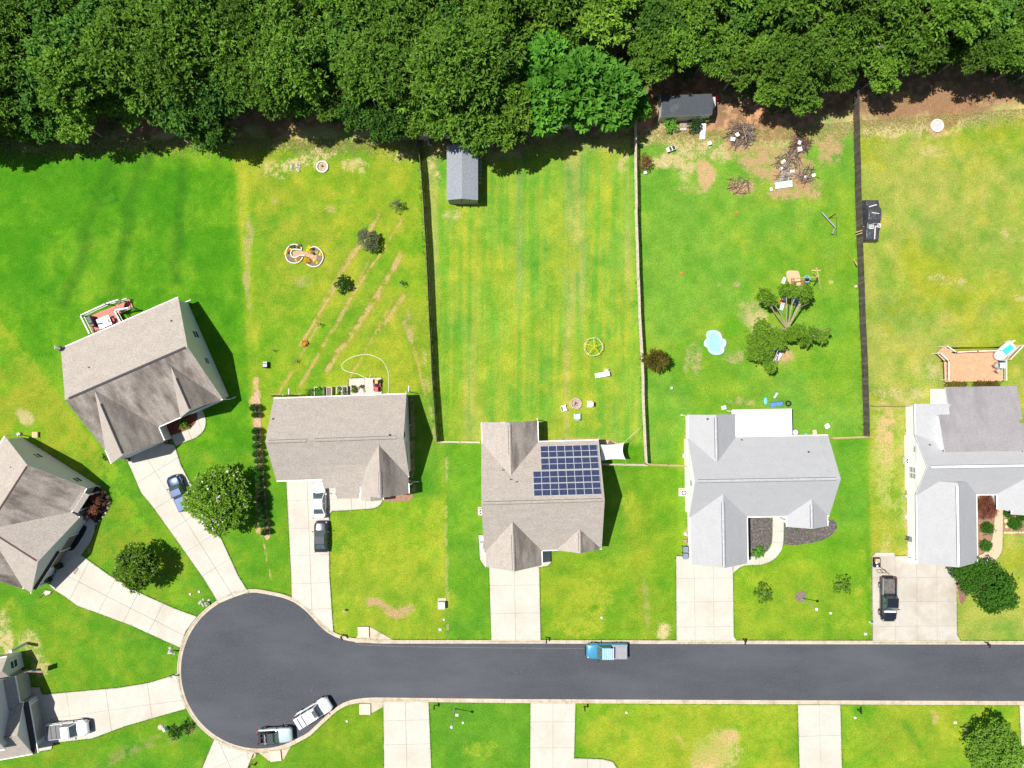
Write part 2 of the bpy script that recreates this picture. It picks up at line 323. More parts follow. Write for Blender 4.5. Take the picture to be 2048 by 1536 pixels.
m = sst(800, 815, px) * (1 - sst(868, 900, px)) * sst(770, 795, py) * (1 - sst(985, 1010, py)); paint(m * .8, MIDG); m = sst(1185, 1200, px) * (1 - sst(1240, 1270, px)) * sst(920, 935, py) * (1 - sst(1100, 1130, py)); paint(m * .7, MIDG); m = sst(380, 400, px) * (1 - sst(480, 500, px)) * sst(590, 610, py) * (1 - sst(820, 850, py)); paint(m * .6, GREEN)  # house shadow tint painted into the turf: greener where the shadows fall
# pits beside the houses
for a_, b_ in (((1372, 830), (1377, 1110)), ((822, 800), (826, 985)), ((1814, 830), (1817, 1110)), ((1196, 878), (1090, 880)), ((545, 793), (640, 791))): line(a_, b_, 7, SOIL * .8, .8, .3)
tone = fbm(px, py, 28, 31, 4) - .5; tone2 = fbm(px * 1.0, py * 1.0, 75, 33, 3) - .5
C *= np.stack([1 + 1.0 * tone + .35 * tone2, 1 + .36 * tone + .16 * tone2, 1 + .8 * tone], -1)
C *= (.9 + .2 * fn2)[..., None]; C *= (.93 + .14 * fin)[..., None]
C *= np.where(py > 1600, .9, 1)[..., None]
verts = np.stack([X.ravel(), Y.ravel(), np.zeros(nx * ny)], 1)
i0 = (np.arange(ny - 1)[:, None] * nx + np.arange(nx - 1)[None]).ravel()
faces = np.stack([i0, i0 + 1, i0 + 1 + nx, i0 + nx], 1)
me = bpy.data.meshes.new('ground'); me.vertices.add(len(verts)); me.vertices.foreach_set('co', verts.ravel())
me.loops.add(faces.size); me.loops.foreach_set('vertex_index', faces.ravel().astype(np.int32))
me.polygons.add(len(faces)); me.polygons.foreach_set('loop_start', np.arange(0, faces.size, 4, dtype=np.int32))
me.update(calc_edges=True)
at = me.attributes.new('turf', 'FLOAT_COLOR', 'POINT'); at.data.foreach_set('color', np.concatenate([np.clip(C, 0, 1).reshape(-1, 3), np.ones((nx * ny, 1))], 1).ravel().astype(np.float32))
ground = bpy.data.objects.new('ground', me); COL.objects.link(ground); tag(ground, kind='structure')
at = me.attributes.new('patch', 'FLOAT_COLOR', 'POINT'); at.data.foreach_set('color', np.concatenate([np.clip(PC / np.maximum(PA, 1e-4)[..., None], 0, 1).reshape(-1, 3), PA.reshape(-1, 1)], 1).ravel().astype(np.float32))
m, t, p = node_mat('turf'); N = t.nodes; Lk = t.links
a = N.new('ShaderNodeAttribute'); a.attribute_name = 'turf'
tc = N.new('ShaderNodeTexCoord')
def noise(sc, det=4, rgh=.6):
    n = N.new('ShaderNodeTexNoise'); n.inputs['Scale'].default_value = sc; n.inputs['Detail'].default_value = det; n.inputs['Roughness'].default_value = rgh; Lk.new(tc.outputs['Object'], n.inputs[0]); return n
n1 = noise(5.5, 6, .7); r1 = N.new('ShaderNodeMapRange'); Lk.new(n1.outputs[0], r1.inputs[0]); r1.inputs[1].default_value = .3; r1.inputs[2].default_value = .7; r1.inputs[3].default_value = .62; r1.inputs[4].default_value = 1.38
n2 = noise(1.9, 7, .78); mx = N.new('ShaderNodeMix'); mx.data_type = 'RGBA'; mx.blend_type = 'MULTIPLY'; mx.inputs[0].default_value = 1
pa = N.new('ShaderNodeAttribute'); pa.attribute_name = 'patch'; n7 = noise(4.2, 8, .78); r7 = N.new('ShaderNodeMapRange'); Lk.new(n7.outputs[0], r7.inputs[0]); r7.inputs[1].default_value = .3; r7.inputs[2].default_value = .7; r7.inputs[3].default_value = .02; r7.inputs[4].default_value = 1.0
sb = N.new('ShaderNodeMath'); sb.operation = 'SUBTRACT'; Lk.new(pa.outputs['Alpha'], sb.inputs[0]); Lk.new(r7.outputs[0], sb.inputs[1])
r8 = N.new('ShaderNodeMapRange'); Lk.new(sb.outputs[0], r8.inputs[0]); r8.inputs[1].default_value = -.28; r8.inputs[2].default_value = .28
mp_ = N.new('ShaderNodeMix'); mp_.data_type = 'RGBA'; Lk.new(r8.outputs[0], mp_.inputs[0]); Lk.new(a.outputs['Color'], mp_.inputs[6]); Lk.new(pa.outputs['Color'], mp_.inputs[7])
gt = N.new('ShaderNodeMath'); gt.operation = 'GREATER_THAN'; gt.inputs[1].default_value = .015; Lk.new(pa.outputs['Alpha'], gt.inputs[0]); gm = N.new('ShaderNodeMath'); gm.operation = 'MULTIPLY'; Lk.new(gt.outputs[0], gm.inputs[0]); Lk.new(r8.outputs[0], gm.inputs[1]); Lk.new(gm.outputs[0], mp_.inputs[0])
vm = N.new('ShaderNodeVectorMath'); vm.operation = 'SCALE'; Lk.new(mp_.outputs[2], vm.inputs[0]); Lk.new(r1.outputs[0], vm.inputs['Scale'])
cr = N.new('ShaderNodeValToRGB'); cr.color_ramp.elements[0].position = .35; cr.color_ramp.elements[0].color = (.80, .95, .76, 1); cr.color_ramp.elements[1].position = .65; cr.color_ramp.elements[1].color = (1.16, 1.05, 1.2, 1)
Lk.new(n2.outputs[0], cr.inputs[0]); Lk.new(vm.outputs[0], mx.inputs[6]); Lk.new(cr.outputs[0], mx.inputs[7]); Lk.new(mx.outputs[2], p.inputs['Base Color'])
p.inputs['Roughness'].default_value = .95; p.inputs['Specular IOR Level'].default_value = .1
n3 = noise(9, 5, .8); b = N.new('ShaderNodeBump'); b.inputs['Strength'].default_value = .8; b.inputs['Distance'].default_value = .09; Lk.new(n3.outputs[0], b.inputs['Height']); Lk.new(b.outputs[0], p.inputs['Normal'])
me.materials.append(m)

# ---------------------------------------------------------------- road, kerbs, driveways
asphalt = M('asphalt', (.056, .059, .069), .9, var=.07, vs=.3, fine=.16, fs=5, bump=.3, bs=30, dark=((.080, .084, .095), .09, .58, (.5, 1.6, 1)))
conc = M('concrete', (.44, .415, .36), .85, var=.05, vs=.8, fine=.05, fs=6, bump=.1, bs=40, island=.03, dark=((.37, .335, .275), .22, .62, (1, 1, 1)))
kerbm = M('kerb_concrete', (.43, .37, .28), .85, var=.12, vs=1.2, fine=.1, fs=12, bump=.15, dark=((.27, .19, .12), .7, .64, (1, 1, 1)))
TOP = [(2700, 1291), (2048, 1289), (1500, 1288), (1024, 1287), (760, 1287), (715, 1284), (690, 1280), (672, 1274), (652, 1263), (635, 1247), (618, 1228), (602, 1214), (585, 1203), (560, 1194), (535, 1188)]
cc, rr = (518, 1341), 156
arc = [(cc[0] + rr * math.cos(R(t_)), cc[1] - rr * math.sin(R(t_))) for t_ in range(92, 305, 6)]
BOT = [(615, 1466), (630, 1452), (648, 1435), (668, 1417), (690, 1404), (712, 1398), (740, 1395), (780, 1395), (1024, 1398), (1500, 1400), (2048, 1402), (2700, 1405)]
rim = smooth_line(TOP[4:-1] + arc + BOT[:8], 4)
line_ = [TOP[0], TOP[1], TOP[2], TOP[3]] + rim + BOT[8:]
road_poly = P2(line_)
MB().prism(road_poly, -.3, .02).build('road', asphalt, kind='structure')
seam = [(715, 1288.5), (760, 1291.5), (900, 1294.5), (1040, 1296), (1180, 1296.5)]
sm = M('seam_tar', (.17, .145, .115), .9, var=.3); sp = [g(*q) for q in smooth_line(seam, 4)]
mb_ = MB(); 
for a_, b_ in zip(sp[:-1], sp[1:]): mb_.add([(a_.x, a_.y - .025, .024), (b_.x, b_.y - .025, .024), (b_.x, b_.y + .025, .024), (a_.x, a_.y + .025, .024)], [(0, 1, 2, 3)])
mb_.build('road_seam', sm, kind='structure')
gv = MB()
for i in range(170):
    q = g(random.uniform(380, 2040), random.uniform(1292, 1398)) if i % 3 else g(518 + random.uniform(-140, 140), 1340 + random.uniform(-120, 120)); s_ = random.uniform(.015, .045)
    gv.box((q.x, q.y, .03), (s_ * 1.6, s_, .02), random.random() * 3)
gv.build('road_grit', M('grit', (.24, .24, .23), .9), kind='stuff')
# kerb ribbon, in pieces 3 m long with joints
def offset(line, d):
    out = []
    for i, q in enumerate(line):
        a_ = line[max(0, i - 1)]; b_ = line[min(len(line) - 1, i + 1)]; dx, dy = b_[0] - a_[0], b_[1] - a_[1]; L = math.hypot(dx, dy) or 1
        out.append((q[0] + dy / L * d, q[1] - dx / L * d))
    return out
def resample(line, step):
    out = [line[0]]; acc = 0
    for i in range(len(line) - 1):
        p0, p1 = line[i], line[i + 1]; L = math.hypot(p1[0] - p0[0], p1[1] - p0[1]); t_ = step - acc
        while t_ <= L: out.append((p0[0] + (p1[0] - p0[0]) * t_ / L, p0[1] + (p1[1] - p0[1]) * t_ / L)); t_ += step
        acc = (acc + L) % step
    return out
kl = resample(road_poly, .75)
ko = offset(kl, .5)
kerb = thing('kerb', (0, 0, 0), None, None); kerb['kind'] = 'structure'
for i in range(0, len(kl) - 4, 4):
    seg = kl[i:i + 5]; sgo = ko[i:i + 5]
    if max(abs(q[0]) for q in seg) > 85: continue
    mb = MB(); n = len(seg)
    e0 = Vector(seg[1]) - Vector(seg[0]); e0 = e0.normalized() * .012
    vs = []
    for k in range(n):
        sh = Vector((0, 0))
        if k == 0: sh = e0
        if k == n - 1: sh = -e0
        a_ = Vector(seg[k]) + sh; c_ = Vector(sgo[k]) + sh; m1 = a_.lerp(c_, .55)
        vs += [(a_.x, a_.y, -.1), (a_.x, a_.y, .035), (m1.x, m1.y, .06), (a_.lerp(c_, .72).x, a_.lerp(c_, .72).y, .11), (c_.x, c_.y, .115), (c_.x, c_.y, -.1)]
    fs = [(k * 6 + j, k * 6 + j + 1, k * 6 + 7 + j, k * 6 + 6 + j) for k in range(n - 1) for j in range(5)] + [(5, 4, 3, 2, 1, 0), tuple(range((n - 1) * 6, n * 6))]
    mb.add(vs, fs).build('kerb_stone', kerbm, kerb)

EDGES = []
def slabs(name, poly, ang=0, us=(), vs_=(), z=.09, mat=None, gap=.032):
    """concrete cast in bays: the outline cut by joints; ang = direction of the first axis in degrees; us, vs_ = joint positions given as photo points"""
    root = bpy.data.objects.new(name, None); COL.objects.link(root); root['kind'] = 'structure'
    P = P2(poly); cx = sum(q[0] for q in P) / len(P); cy = sum(q[1] for q in P) / len(P); root.location = (cx, cy, 0)
    EDGES.extend((P[i], P[(i + 1) % len(P)]) for i in range(len(P)))
    a_ = R(ang); U = (math.cos(a_), math.sin(a_)); V = (-U[1], U[0])
    uu = sorted(g(*q).x * U[0] + g(*q).y * U[1] for q in us); vv = sorted(g(*q).x * V[0] + g(*q).y * V[1] for q in vs_)
    uu = [-1e3] + uu + [1e3]; vv = [-1e3] + vv + [1e3]
    for i in range(len(uu) - 1):
        for j in range(len(vv) - 1):
            q = clip(clip(clip(clip(P, U[0], U[1], uu[i + 1] - gap / 2), -U[0], -U[1], -uu[i] - gap / 2), V[0], V[1], vv[j + 1] - gap / 2), -V[0], -V[1], -vv[j] - gap / 2)
            if len(q) < 3: continue
            A = abs(sum(q[k][0] * q[(k + 1) % len(q)][1] - q[(k + 1) % len(q)][0] * q[k][1] for k in range(len(q)))) / 2
            if A < .15: continue
            MB().prism(q, -.05, z + random.uniform(-.006, .006)).build('slab', mat or conc, root)
    MB().prism(P, -.06, z - .05).build('joint_bed', M('joint_filler', (.33, .29, .24), .9), root)
    return root
slabs('driveway', [(254, 918), (300, 880), (349, 890), (362, 930), (387, 978), (437, 1065), (477, 1152), (497, 1184), (466, 1195), (437, 1207), (434, 1199), (405, 1152), (307, 1014), (283, 985)], -58, [(292, 955), (322, 1010), (350, 1055), (378, 1100), (408, 1150)], [(384, 1060)])
slabs('driveway', [(100, 1170), (120, 1128), (150, 1106), (163, 1110), (220, 1151), (283, 1187), (350, 1217), (394, 1233), (372, 1262), (361, 1295), (350, 1290), (262, 1250), (200, 1227), (155, 1211), (130, 1192), (110, 1180)], -27, [(160, 1160), (215, 1190), (262, 1215), (310, 1240)], [(240, 1205)])
slabs('driveway', [(58, 1374), (80, 1374), (85, 1389), (240, 1375), (300, 1365), (335, 1354), (357, 1346), (361, 1380), (372, 1417), (325, 1430), (250, 1452), (185, 1476), (107, 1485), (103, 1498), (69, 1504), (60, 1440)], 8, [(140, 1430), (218, 1420), (300, 1400)], [(220, 1420)])
slabs('driveway', [(430, 1476), (455, 1490), (480, 1497), (508, 1503), (495, 1536), (478, 1580), (385, 1580), (405, 1536)], -65, [(430, 1535)], [(460, 1530)])
slabs('driveway', [(573, 955), (642, 950), (652, 975), (672, 970), (672, 990), (765, 990), (765, 1003), (758, 1012), (745, 1017), (664, 1022), (658, 1030), (659, 1152), (667, 1267), (645, 1251), (625, 1228), (606, 1209), (584, 1197), (583, 1152)], 2.2, [(619, 1080), (703, 1005), (731, 1005)], [(620, 1000), (620, 1056), (620, 1110), (620, 1166), (620, 1218)])
slabs('driveway', [(978, 1120), (1078, 1120), (1081, 1282), (983, 1282)], 1, [(1030, 1200)], [(1030, 1170), (1030, 1226)])
slabs('path', [(957, 1070), (972, 1070), (972, 1136), (966, 1128), (960, 1118)], 1)
slabs('porch_floor', [(1075, 1095), (1102, 1095), (1101, 1126), (1094, 1132), (1075, 1134)], 1)
slabs('driveway', [(1352, 1112), (1384, 1112), (1384, 1120), (1465, 1120), (1467, 1272), (1475, 1284), (1353, 1284)], .8, [(1389, 1200), (1427, 1200)], [(1410, 1156), (1410, 1203), (1410, 1253)])
slabs('path', smooth_line([(1466, 1146), (1482, 1133), (1500, 1130), (1522, 1129), (1545, 1120), (1560, 1104), (1566, 1085), (1567, 1030)], 3) + smooth_line([(1545, 1030), (1544, 1080), (1538, 1097), (1527, 1107), (1512, 1112), (1490, 1114), (1466, 1116)], 3), .8, [(1518, 1120), (1480, 1120)], [(1550, 1062), (1550, 1085)])
drv_e = M('stained_concrete', (.40, .37, .32), .85, var=.06, vs=.8, fine=.05, fs=6, bump=.1, bs=40, island=.04, dark=((.31, .265, .205), .25, .60, (1, 1, 1)))
slabs('driveway', [(1744, 1112), (1750, 1106), (1788, 1107), (1789, 1112), (1840, 1112), (1840, 1122), (1912, 1122), (1913, 1268), (1922, 1284), (1745, 1284)], .5, [(1790, 1200), (1833, 1200), (1873, 1200)], [(1800, 1155), (1800, 1203), (1800, 1252)], mat=drv_e)
slabs('driveway', [(767, 1401), (857, 1401), (864, 1570), (769, 1570)], 1.5, [(812, 1450)], [(812, 1440), (812, 1488)])
slabs('driveway', [(1061, 1404), (1151, 1404), (1148, 1516), (1205, 1518), (1225, 1523), (1240, 1545), (1240, 1570), (1060, 1570)], 0, [(1106, 1450), (1200, 1530), (1175, 1530)], [(1106, 1443), (1106, 1495)])
slabs('driveway', [(1595, 1409), (1680, 1409), (1684, 1570), (1600, 1570)], 1.5, [(1639, 1450)], [(1639, 1471)])
slabs('driveway', [(2038, 1410), (2120, 1410), (2120, 1570), (2046, 1570)], 1.5)
slabs('patio', [(698, 757), (763, 755), (764, 800), (698, 800)], 1.5, [(730, 780)])
slabs('path', smooth_line([(352, 892), (372, 883), (392, 875), (407, 862), (412, 845), (409, 828), (402, 815)], 3) + smooth_line([(388, 812), (395, 828), (393, 842), (384, 854), (366, 863), (342, 871)], 3), 20, [(380, 868), (402, 855)])
slabs('path', smooth_line([(163, 1110), (178, 1090), (188, 1068), (191, 1050), (186, 1040), (176, 1034)], 3) + [(150, 1030), (110, 1100), (120, 1128)], -57, [(172, 1095), (155, 1080)])
slabs('path', smooth_line([(1954, 1142), (1966, 1130), (1983, 1125), (1998, 1111), (2004, 1090), (2005, 1015)], 4) + [(1990, 1012), (1988, 1040), (1984, 1075), (1976, 1098), (1964, 1108), (1950, 1112)], 1, [(1975, 1100)], [(1995, 1060), (1995, 1030)], mat=M('tan_concrete', (.47, .36, .25), .85, var=.05, fine=.05))
slabs('path', [(78, 1196), (92, 1180), (104, 1182), (100, 1188), (92, 1191), (88, 1186)], 0)
# ---------------------------------------------------------------- houses
tan_sh = M('tan_shingles', (.325, .288, .252), .9, var=.06, vs=.6, fine=.2, fs=4.5, bump=.5, bs=7, stretch=(1, 1, 3.5))
wea_shade_sh = M('weathered_shaded_tan_shingles', (.285, .25, .218), .9, var=.10, vs=.5, fine=.2, fs=4.5, bump=.5, bs=7, stretch=(1, 1, 3.5), dark=((.085, .068, .055), .42, .56, (1.6, .35, 1)))  # algae streaks, plus shade tone put into slopes turned from the sun
grey_sh = M('pale_grey_shingles', (.325, .328, .335), .85, var=.03, vs=.5, fine=.07, fs=4, bump=.25, bs=6, stretch=(1, 1, 4), dark=((.26, .27, .28), .32, .74, (1.3, .5, 1)))
mauve_sh = M('mauve_grey_shingles', (.245, .232, .236), .9, var=.06, vs=.4, fine=.1, fs=4, stretch=(1, 1, 4), bump=.3, bs=9, dark=((.17, .16, .165), .3, .62, (1.6, .5, 1)))
white = M('white_trim', (.78, .77, .75), .5, var=.04)
white_sid = M('white_siding', (.84, .82, .82), .6, var=.03)
cream_sid = M('cream_siding', (.72, .65, .645), .7, var=.04)
sage_sid = M('sage_siding', (.57, .54, .58), .7, var=.04)
glass = M('window_glass', (.05, .07, .07), .08, var=.1, spec=.8)
black_m = M('black_rubber', (.015, .015, .016), .7)
dark_metal = M('dark_metal', (.04, .04, .042), .5, metal=.3)
ridge_m = {}
class House:
    def __init__(s, loc, ang, label, roof, wall, ridge, cat='house', name='house', group=None):
        s.o = thing(name, (loc.x, loc.y, 0), label, cat, group, rz=R(ang)); s.a = R(ang); s.L = Vector((loc.x, loc.y, 0))
        s.roof, s.wall, s.ridge = roof, wall, ridge; s.secs = []
        s.Mi = Matrix.Rotation(-s.a, 3, 'Z')
    def l(s, p, z): return s.Mi @ (g(p[0], p[1], z) - s.L)
    def part(s, mb, name, mats, parent=None, **k):
        me_parent = s.o if parent is None else parent
        o = mb.build(name, mats, None, **k); o.parent = me_parent; return o
    def rect(s, us, vs, ze):
        u = sorted(s.l(q, ze).x for q in us); v = sorted(s.l(q, ze).y for q in vs)
        return u[0], u[1], v[0], v[1]
    def gable(s, us, vs, ax, ze, zr, oh=.35, rake=.22, roofs=None, vent=(.04, .96), wall=True, wallmat=None, gut=True, gfrom=None, vw=.17):
        u0, u1, v0, v1 = s.rect(us, vs, ze); T = .14; wm = wallmat or s.wall
        if ax == 'u': c0, c1, a0, a1 = v0, v1, u0, u1; P = lambda a_, c_, z: (a_, c_, z)
        else: c0, c1, a0, a1 = u0, u1, v0, v1; P = lambda a_, c_, z: (c_, a_, z)
        cm = (c0 + c1) / 2; sl = (zr - ze) / (cm - c0)
        rf = roofs or (s.roof, s.roof)
        for k, (ce, mt) in enumerate(((c0, rf[0]), (c1, rf[1]))):
            mb = MB(); vs_ = [P(a0, ce, ze), P(a1, ce, ze), P(a1, cm, zr), P(a0, cm, zr)]
            lo = [P(q[0] if ax == 'u' else q[1], q[1] if ax == 'u' else q[0], q[2] - T) for q in vs_]
            lo = [(q[0], q[1], q[2] - T) for q in vs_]
            # shingles on top, white fascia on the edges
            mb.add(vs_ + lo, [(0, 1, 2, 3)], 0); n = len(mb.v) - 8
            mb.f += [(n + 4, n + 5, n + 6, n + 7)[::-1], (n, n + 4, n + 5, n + 1), (n + 1, n + 5, n + 6, n + 2), (n + 3, n + 7, n + 4, n)]; mb.m += [1] * 4
            s.part(mb, 'roof_slope', [mt, white])
            if gut:
                d = -1 if k == 0 else 1; mb = MB(); ga, gb = a0 + .02, a1 - .02
                if gfrom:
                    gp = s.l(gfrom[0], ze); gp = gp.x if ax == 'u' else gp.y
                    if gfrom[1] == 'hi': ga = gp
                    else: gb = gp
                mb.bar(P(ga, ce + d * .055, ze - .05), P(gb, ce + d * .055, ze - .05), .11, .1); s.part(mb, 'gutter', white)
        # walls: prism with a pointed top
        if wall:
            w0, w1, b0, b1 = c0 + oh, c1 - oh, a0 + rake, a1 - rake; zt = ze + sl * oh - T - .01; zp = zr - T - .01
            vs_ = []
            for a_ in (b0, b1): vs_ += [P(a_, w0, -.3), P(a_, w1, -.3), P(a_, w1, zt), P(a_, cm, zp), P(a_, w0, zt)]
            fs = [(0, 1, 2, 3, 4), (9, 8, 7, 6, 5), (0, 5, 6, 1), (1, 6, 7, 2), (4, 9, 5, 0)]
            mb = MB().add(vs_, fs); s.part(mb, 'wall', wm)
        if vent and s.ridge:
            x0 = a0 + (a1 - a0) * vent[0]; x1 = a0 + (a1 - a0) * vent[1]; mb = MB()
            for d in (-1, 1):
                c_ = cm + d * vw; z_ = zr - sl * vw
                mb.add([P(x0, cm, zr + .05), P(x1, cm, zr + .05), P(x1, cm + d * vw, z_ + .045), P(x0, cm + d * vw, z_ + .045), P(x0, cm + d * vw, z_ - .01), P(x1, cm + d * vw, z_ - .01)], [(0, 1, 2, 3)], 0)
                n = len(mb.v) - 6; mb.f += [(n + 3, n + 2, n + 5, n + 4)]; mb.m += [1]
                mb.box(P((x0 + x1) / 2, cm + d * (vw + .025), z_ - sl * .02 + .012), P(x1 - x0, .055, .02) if ax == 'u' else (.055, x1 - x0, .02), 0, 1)
            s.part(mb, 'ridge_vent', [s.ridge, M('vent_shadow_line', (.05, .048, .05), .8)])
        sec = dict(ax=ax, c0=c0, c1=c1, a0=a0, a1=a1, cm=cm, sl=sl, ze=ze, zr=zr, P=P, oh=oh, rake=rake); s.secs.append(sec); return sec
    def shed(s, us, vs, zn, zs, mat=None, wall=True, wallmat=None, thick=.14, name='roof_slope', zw=None):
        """one slope: zn at +v, zs at -v"""
        u = sorted(s.l(q, max(zn, zs) * .5 + min(zn, zs) * .5).x for q in us)
        vn_ = s.l(max(vs, key=lambda q: s.l(q, 3).y), zn).y; vs__ = s.l(min(vs, key=lambda q: s.l(q, 3).y), zs).y
        mb = MB(); q = [(u[0], vs__, zs), (u[1], vs__, zs), (u[1], vn_, zn), (u[0], vn_, zn)]
        mb.add(q + [(x, y, z - thick) for x, y, z in q], [(0, 1, 2, 3)], 0); mb.f += [(7, 6, 5, 4), (0, 4, 5, 1), (1, 5, 6, 2), (2, 6, 7, 3), (3, 7, 4, 0)]; mb.m += [1] * 5
        o = s.part(mb, name, [mat or s.roof, white])
        if wall:
            i = .25; sl = (zn - zs) / (vn_ - vs__)
            f = lambda y: zs + sl * (y - vs__) - thick - .01
            a0, a1, b0, b1 = u[0] + i * .4, u[1] - i, vs__ + i, vn_ - i; zb = -.3 if zw is None else zw
            mb = MB().add([(a0, b0, zb), (a1, b0, zb), (a1, b1, zb), (a0, b1, zb), (a0, b0, f(b0)), (a1, b0, f(b0)), (a1, b1, f(b1)), (a0, b1, f(b1))], [(3, 2, 1, 0), (4, 5, 6, 7), (0, 1, 5, 4), (1, 2, 6, 5), (2, 3, 7, 6), (3, 0, 4, 7)])
            s.part(mb, 'wall', wallmat or s.wall)
        return u[0], u[1], vs__, vn_
    def pipe(s, sec, p, zg=4.5, r=.06):
        q = s.l(p, zg); c_ = q.y if sec['ax'] == 'u' else q.x; z = sec['zr'] - abs(c_ - sec['cm']) * sec['sl']
        q = s.l(p, z); mb = MB().cyl((q.x, q.y, z - .1), (q.x, q.y, z + .3), r, n=8).cyl((q.x, q.y, z + .02), (q.x, q.y, z + .05), r * 2.4, n=8)
        s.part(mb, 'vent_pipe', M('vent_pipe', (.07, .065, .06), .6))
    def window(s, sec, end, t_, z, w_, h_, shutters=False, mat=None, fm=None):
        """window on a wall of a section: end 'a1'/'a0' gable walls (t_ = metres from the middle), 'c0'/'c1' eave walls (t_ = metres from a0)"""
        P = sec['P']
        if end in ('a0', 'a1'):
            d = 1 if end == 'a1' else -1; a_ = sec[end] - d * sec['rake']; c_ = sec['cm'] + t_
            f = lambda o_, s_, zz: P(a_ + d * o_, c_ + s_, zz)
        else:
            d = 1 if end == 'c1' else -1; c_ = sec[end] - d * sec['oh']; a_ = sec['a0'] + t_
            f = lambda o_, s_, zz: P(a_ + s_, c_ + d * o_, zz)
        mb = MB()
        for dz in (-h_ / 2, 0, h_ / 2): mb.bar(f(.02, -w_ / 2 - .05, z + dz), f(.02, w_ / 2 + .05, z + dz), .07 if dz else .05, .08)
        for ds in (-w_ / 2, w_ / 2): mb.bar(f(.025, ds, z - h_ / 2), f(.025, ds, z + h_ / 2), .07, .07)
        fr = s.part(mb, 'window', fm or white)
        q = [f(.012, -w_ / 2, z - h_ / 2), f(.012, w_ / 2, z - h_ / 2), f(.012, w_ / 2, z + h_ / 2), f(.012, -w_ / 2, z + h_ / 2)]
        q2 = [f(-.02, *e_) for e_ in ((-w_ / 2, z - h_ / 2), (w_ / 2, z - h_ / 2), (w_ / 2, z + h_ / 2), (-w_ / 2, z + h_ / 2))]
        gl = MB().add(q + q2, [(0, 1, 2, 3), (7, 6, 5, 4), (0, 4, 5, 1), (1, 5, 6, 2), (2, 6, 7, 3), (3, 7, 4, 0)])
        pn = gl.build('pane', mat or glass); pn.parent = fr
    def door(s, sec, end, t_, w_, h_, mat, name='garage_door', panels=4):
        P = sec['P']
        d = 1 if end[1] == '1' else -1
        if end[0] == 'a': a_ = sec[end] - d * sec['rake']; c_ = sec['cm'] + t_; f = lambda o_, s_, zz: P(a_ + d * o_, c_ + s_, zz)
        else: c_ = sec[end] - d * sec['oh']; a_ = sec['a0'] + t_; f = lambda o_, s_, zz: P(a_ + s_, c_ + d * o_, zz)
        mb = MB()
        for ds in (-w_ / 2 - .08, w_ / 2 + .08): mb.bar(f(.03, ds, 0), f(.03, ds, h_ + .1), .14, .14)
        mb.bar(f(.03, -w_ / 2 - .15, h_ + .1), f(.03, w_ / 2 + .15, h_ + .1), .14, .14)
        fr = s.part(mb, name, white)
        for k in range(panels):
            z0 = h_ * k / panels; pb = MB().bar(f(.02, -w_ / 2, z0 + h_ / panels / 2), f(.02, w_ / 2, z0 + h_ / panels / 2), .05, h_ / panels - .02)
            o = pb.build('door_panel', mat); o.parent = fr
    def downspout(s, p, z=3.0, d=(0, 1)):
        q = s.l(p, z - .3); mb = MB().bar((q.x, q.y, z - .2), (q.x, q.y, .15), .09, .09).bar((q.x, q.y, .15), (q.x + d[0] * .8, q.y + d[1] * .8, .06), .1, .09)
        s.part(mb, 'downspout', white)

red_dr = M('door_panel_white', (.7, .68, .64), .5)
# house A: big tan-roofed house turned on its lot
A = House(g(283, 747, 3), 23.6, 'tan-roofed house with two front gables and a red deck behind, at upper left', tan_sh, cream_sid, M('dark_ridge', (.06, .055, .06), .7))
a1 = A.gable([(121.6, 697.5), (445, 797.5)], [(121.6, 697.5), (445, 797.5)], 'u', 3.0, 6.7, roofs=(wea_shade_sh, tan_sh), vent=(.03, .985), vw=.11)
a2 = A.gable([(223, 927.4), (328, 880.7)], [(276, 904), (283, 752)], 'v', 3.0, 6.55, roofs=(tan_sh, wea_shade_sh), vent=(.02, .78), vw=.09, gfrom=((283, 868), 'lo'))
a3 = A.gable([(359.7, 831.7), (441, 800.5)], [(402, 817.5), (283, 752)], 'v', 3.05, 6.1, roofs=(tan_sh, wea_shade_sh), vent=(.02, .62), vw=.09, gut=False)
for p in ((179, 735), (343, 642)): A.pipe(a1, p)
A.window(a1, 'a1', 2.1, 2.0, 1.0, 1.5); A.window(a1, 'a1', -1.7, 2.2, .9, 1.1)
A.window(a1, 'c1', 6, 1.9, 1.2, 1.3); A.window(a1, 'c1', 14, 1.9, 1.2, 1.3)
A.window(a3, 'a0', 0, 1.9, 1.6, 1.5); A.door(a2, 'a0', 0, 4.9, 2.2, red_dr)
A.door(a1, 'c0', 9.8, 1.0, 2.1, M('front_door', (.12, .03, .025), .5), 'front_door', 1)
A.downspout((352, 600), 3, (1, 0)); A.downspout((446, 799), 3, (.9, 0)); A.downspout((312, 852), 3, (0, -.3))
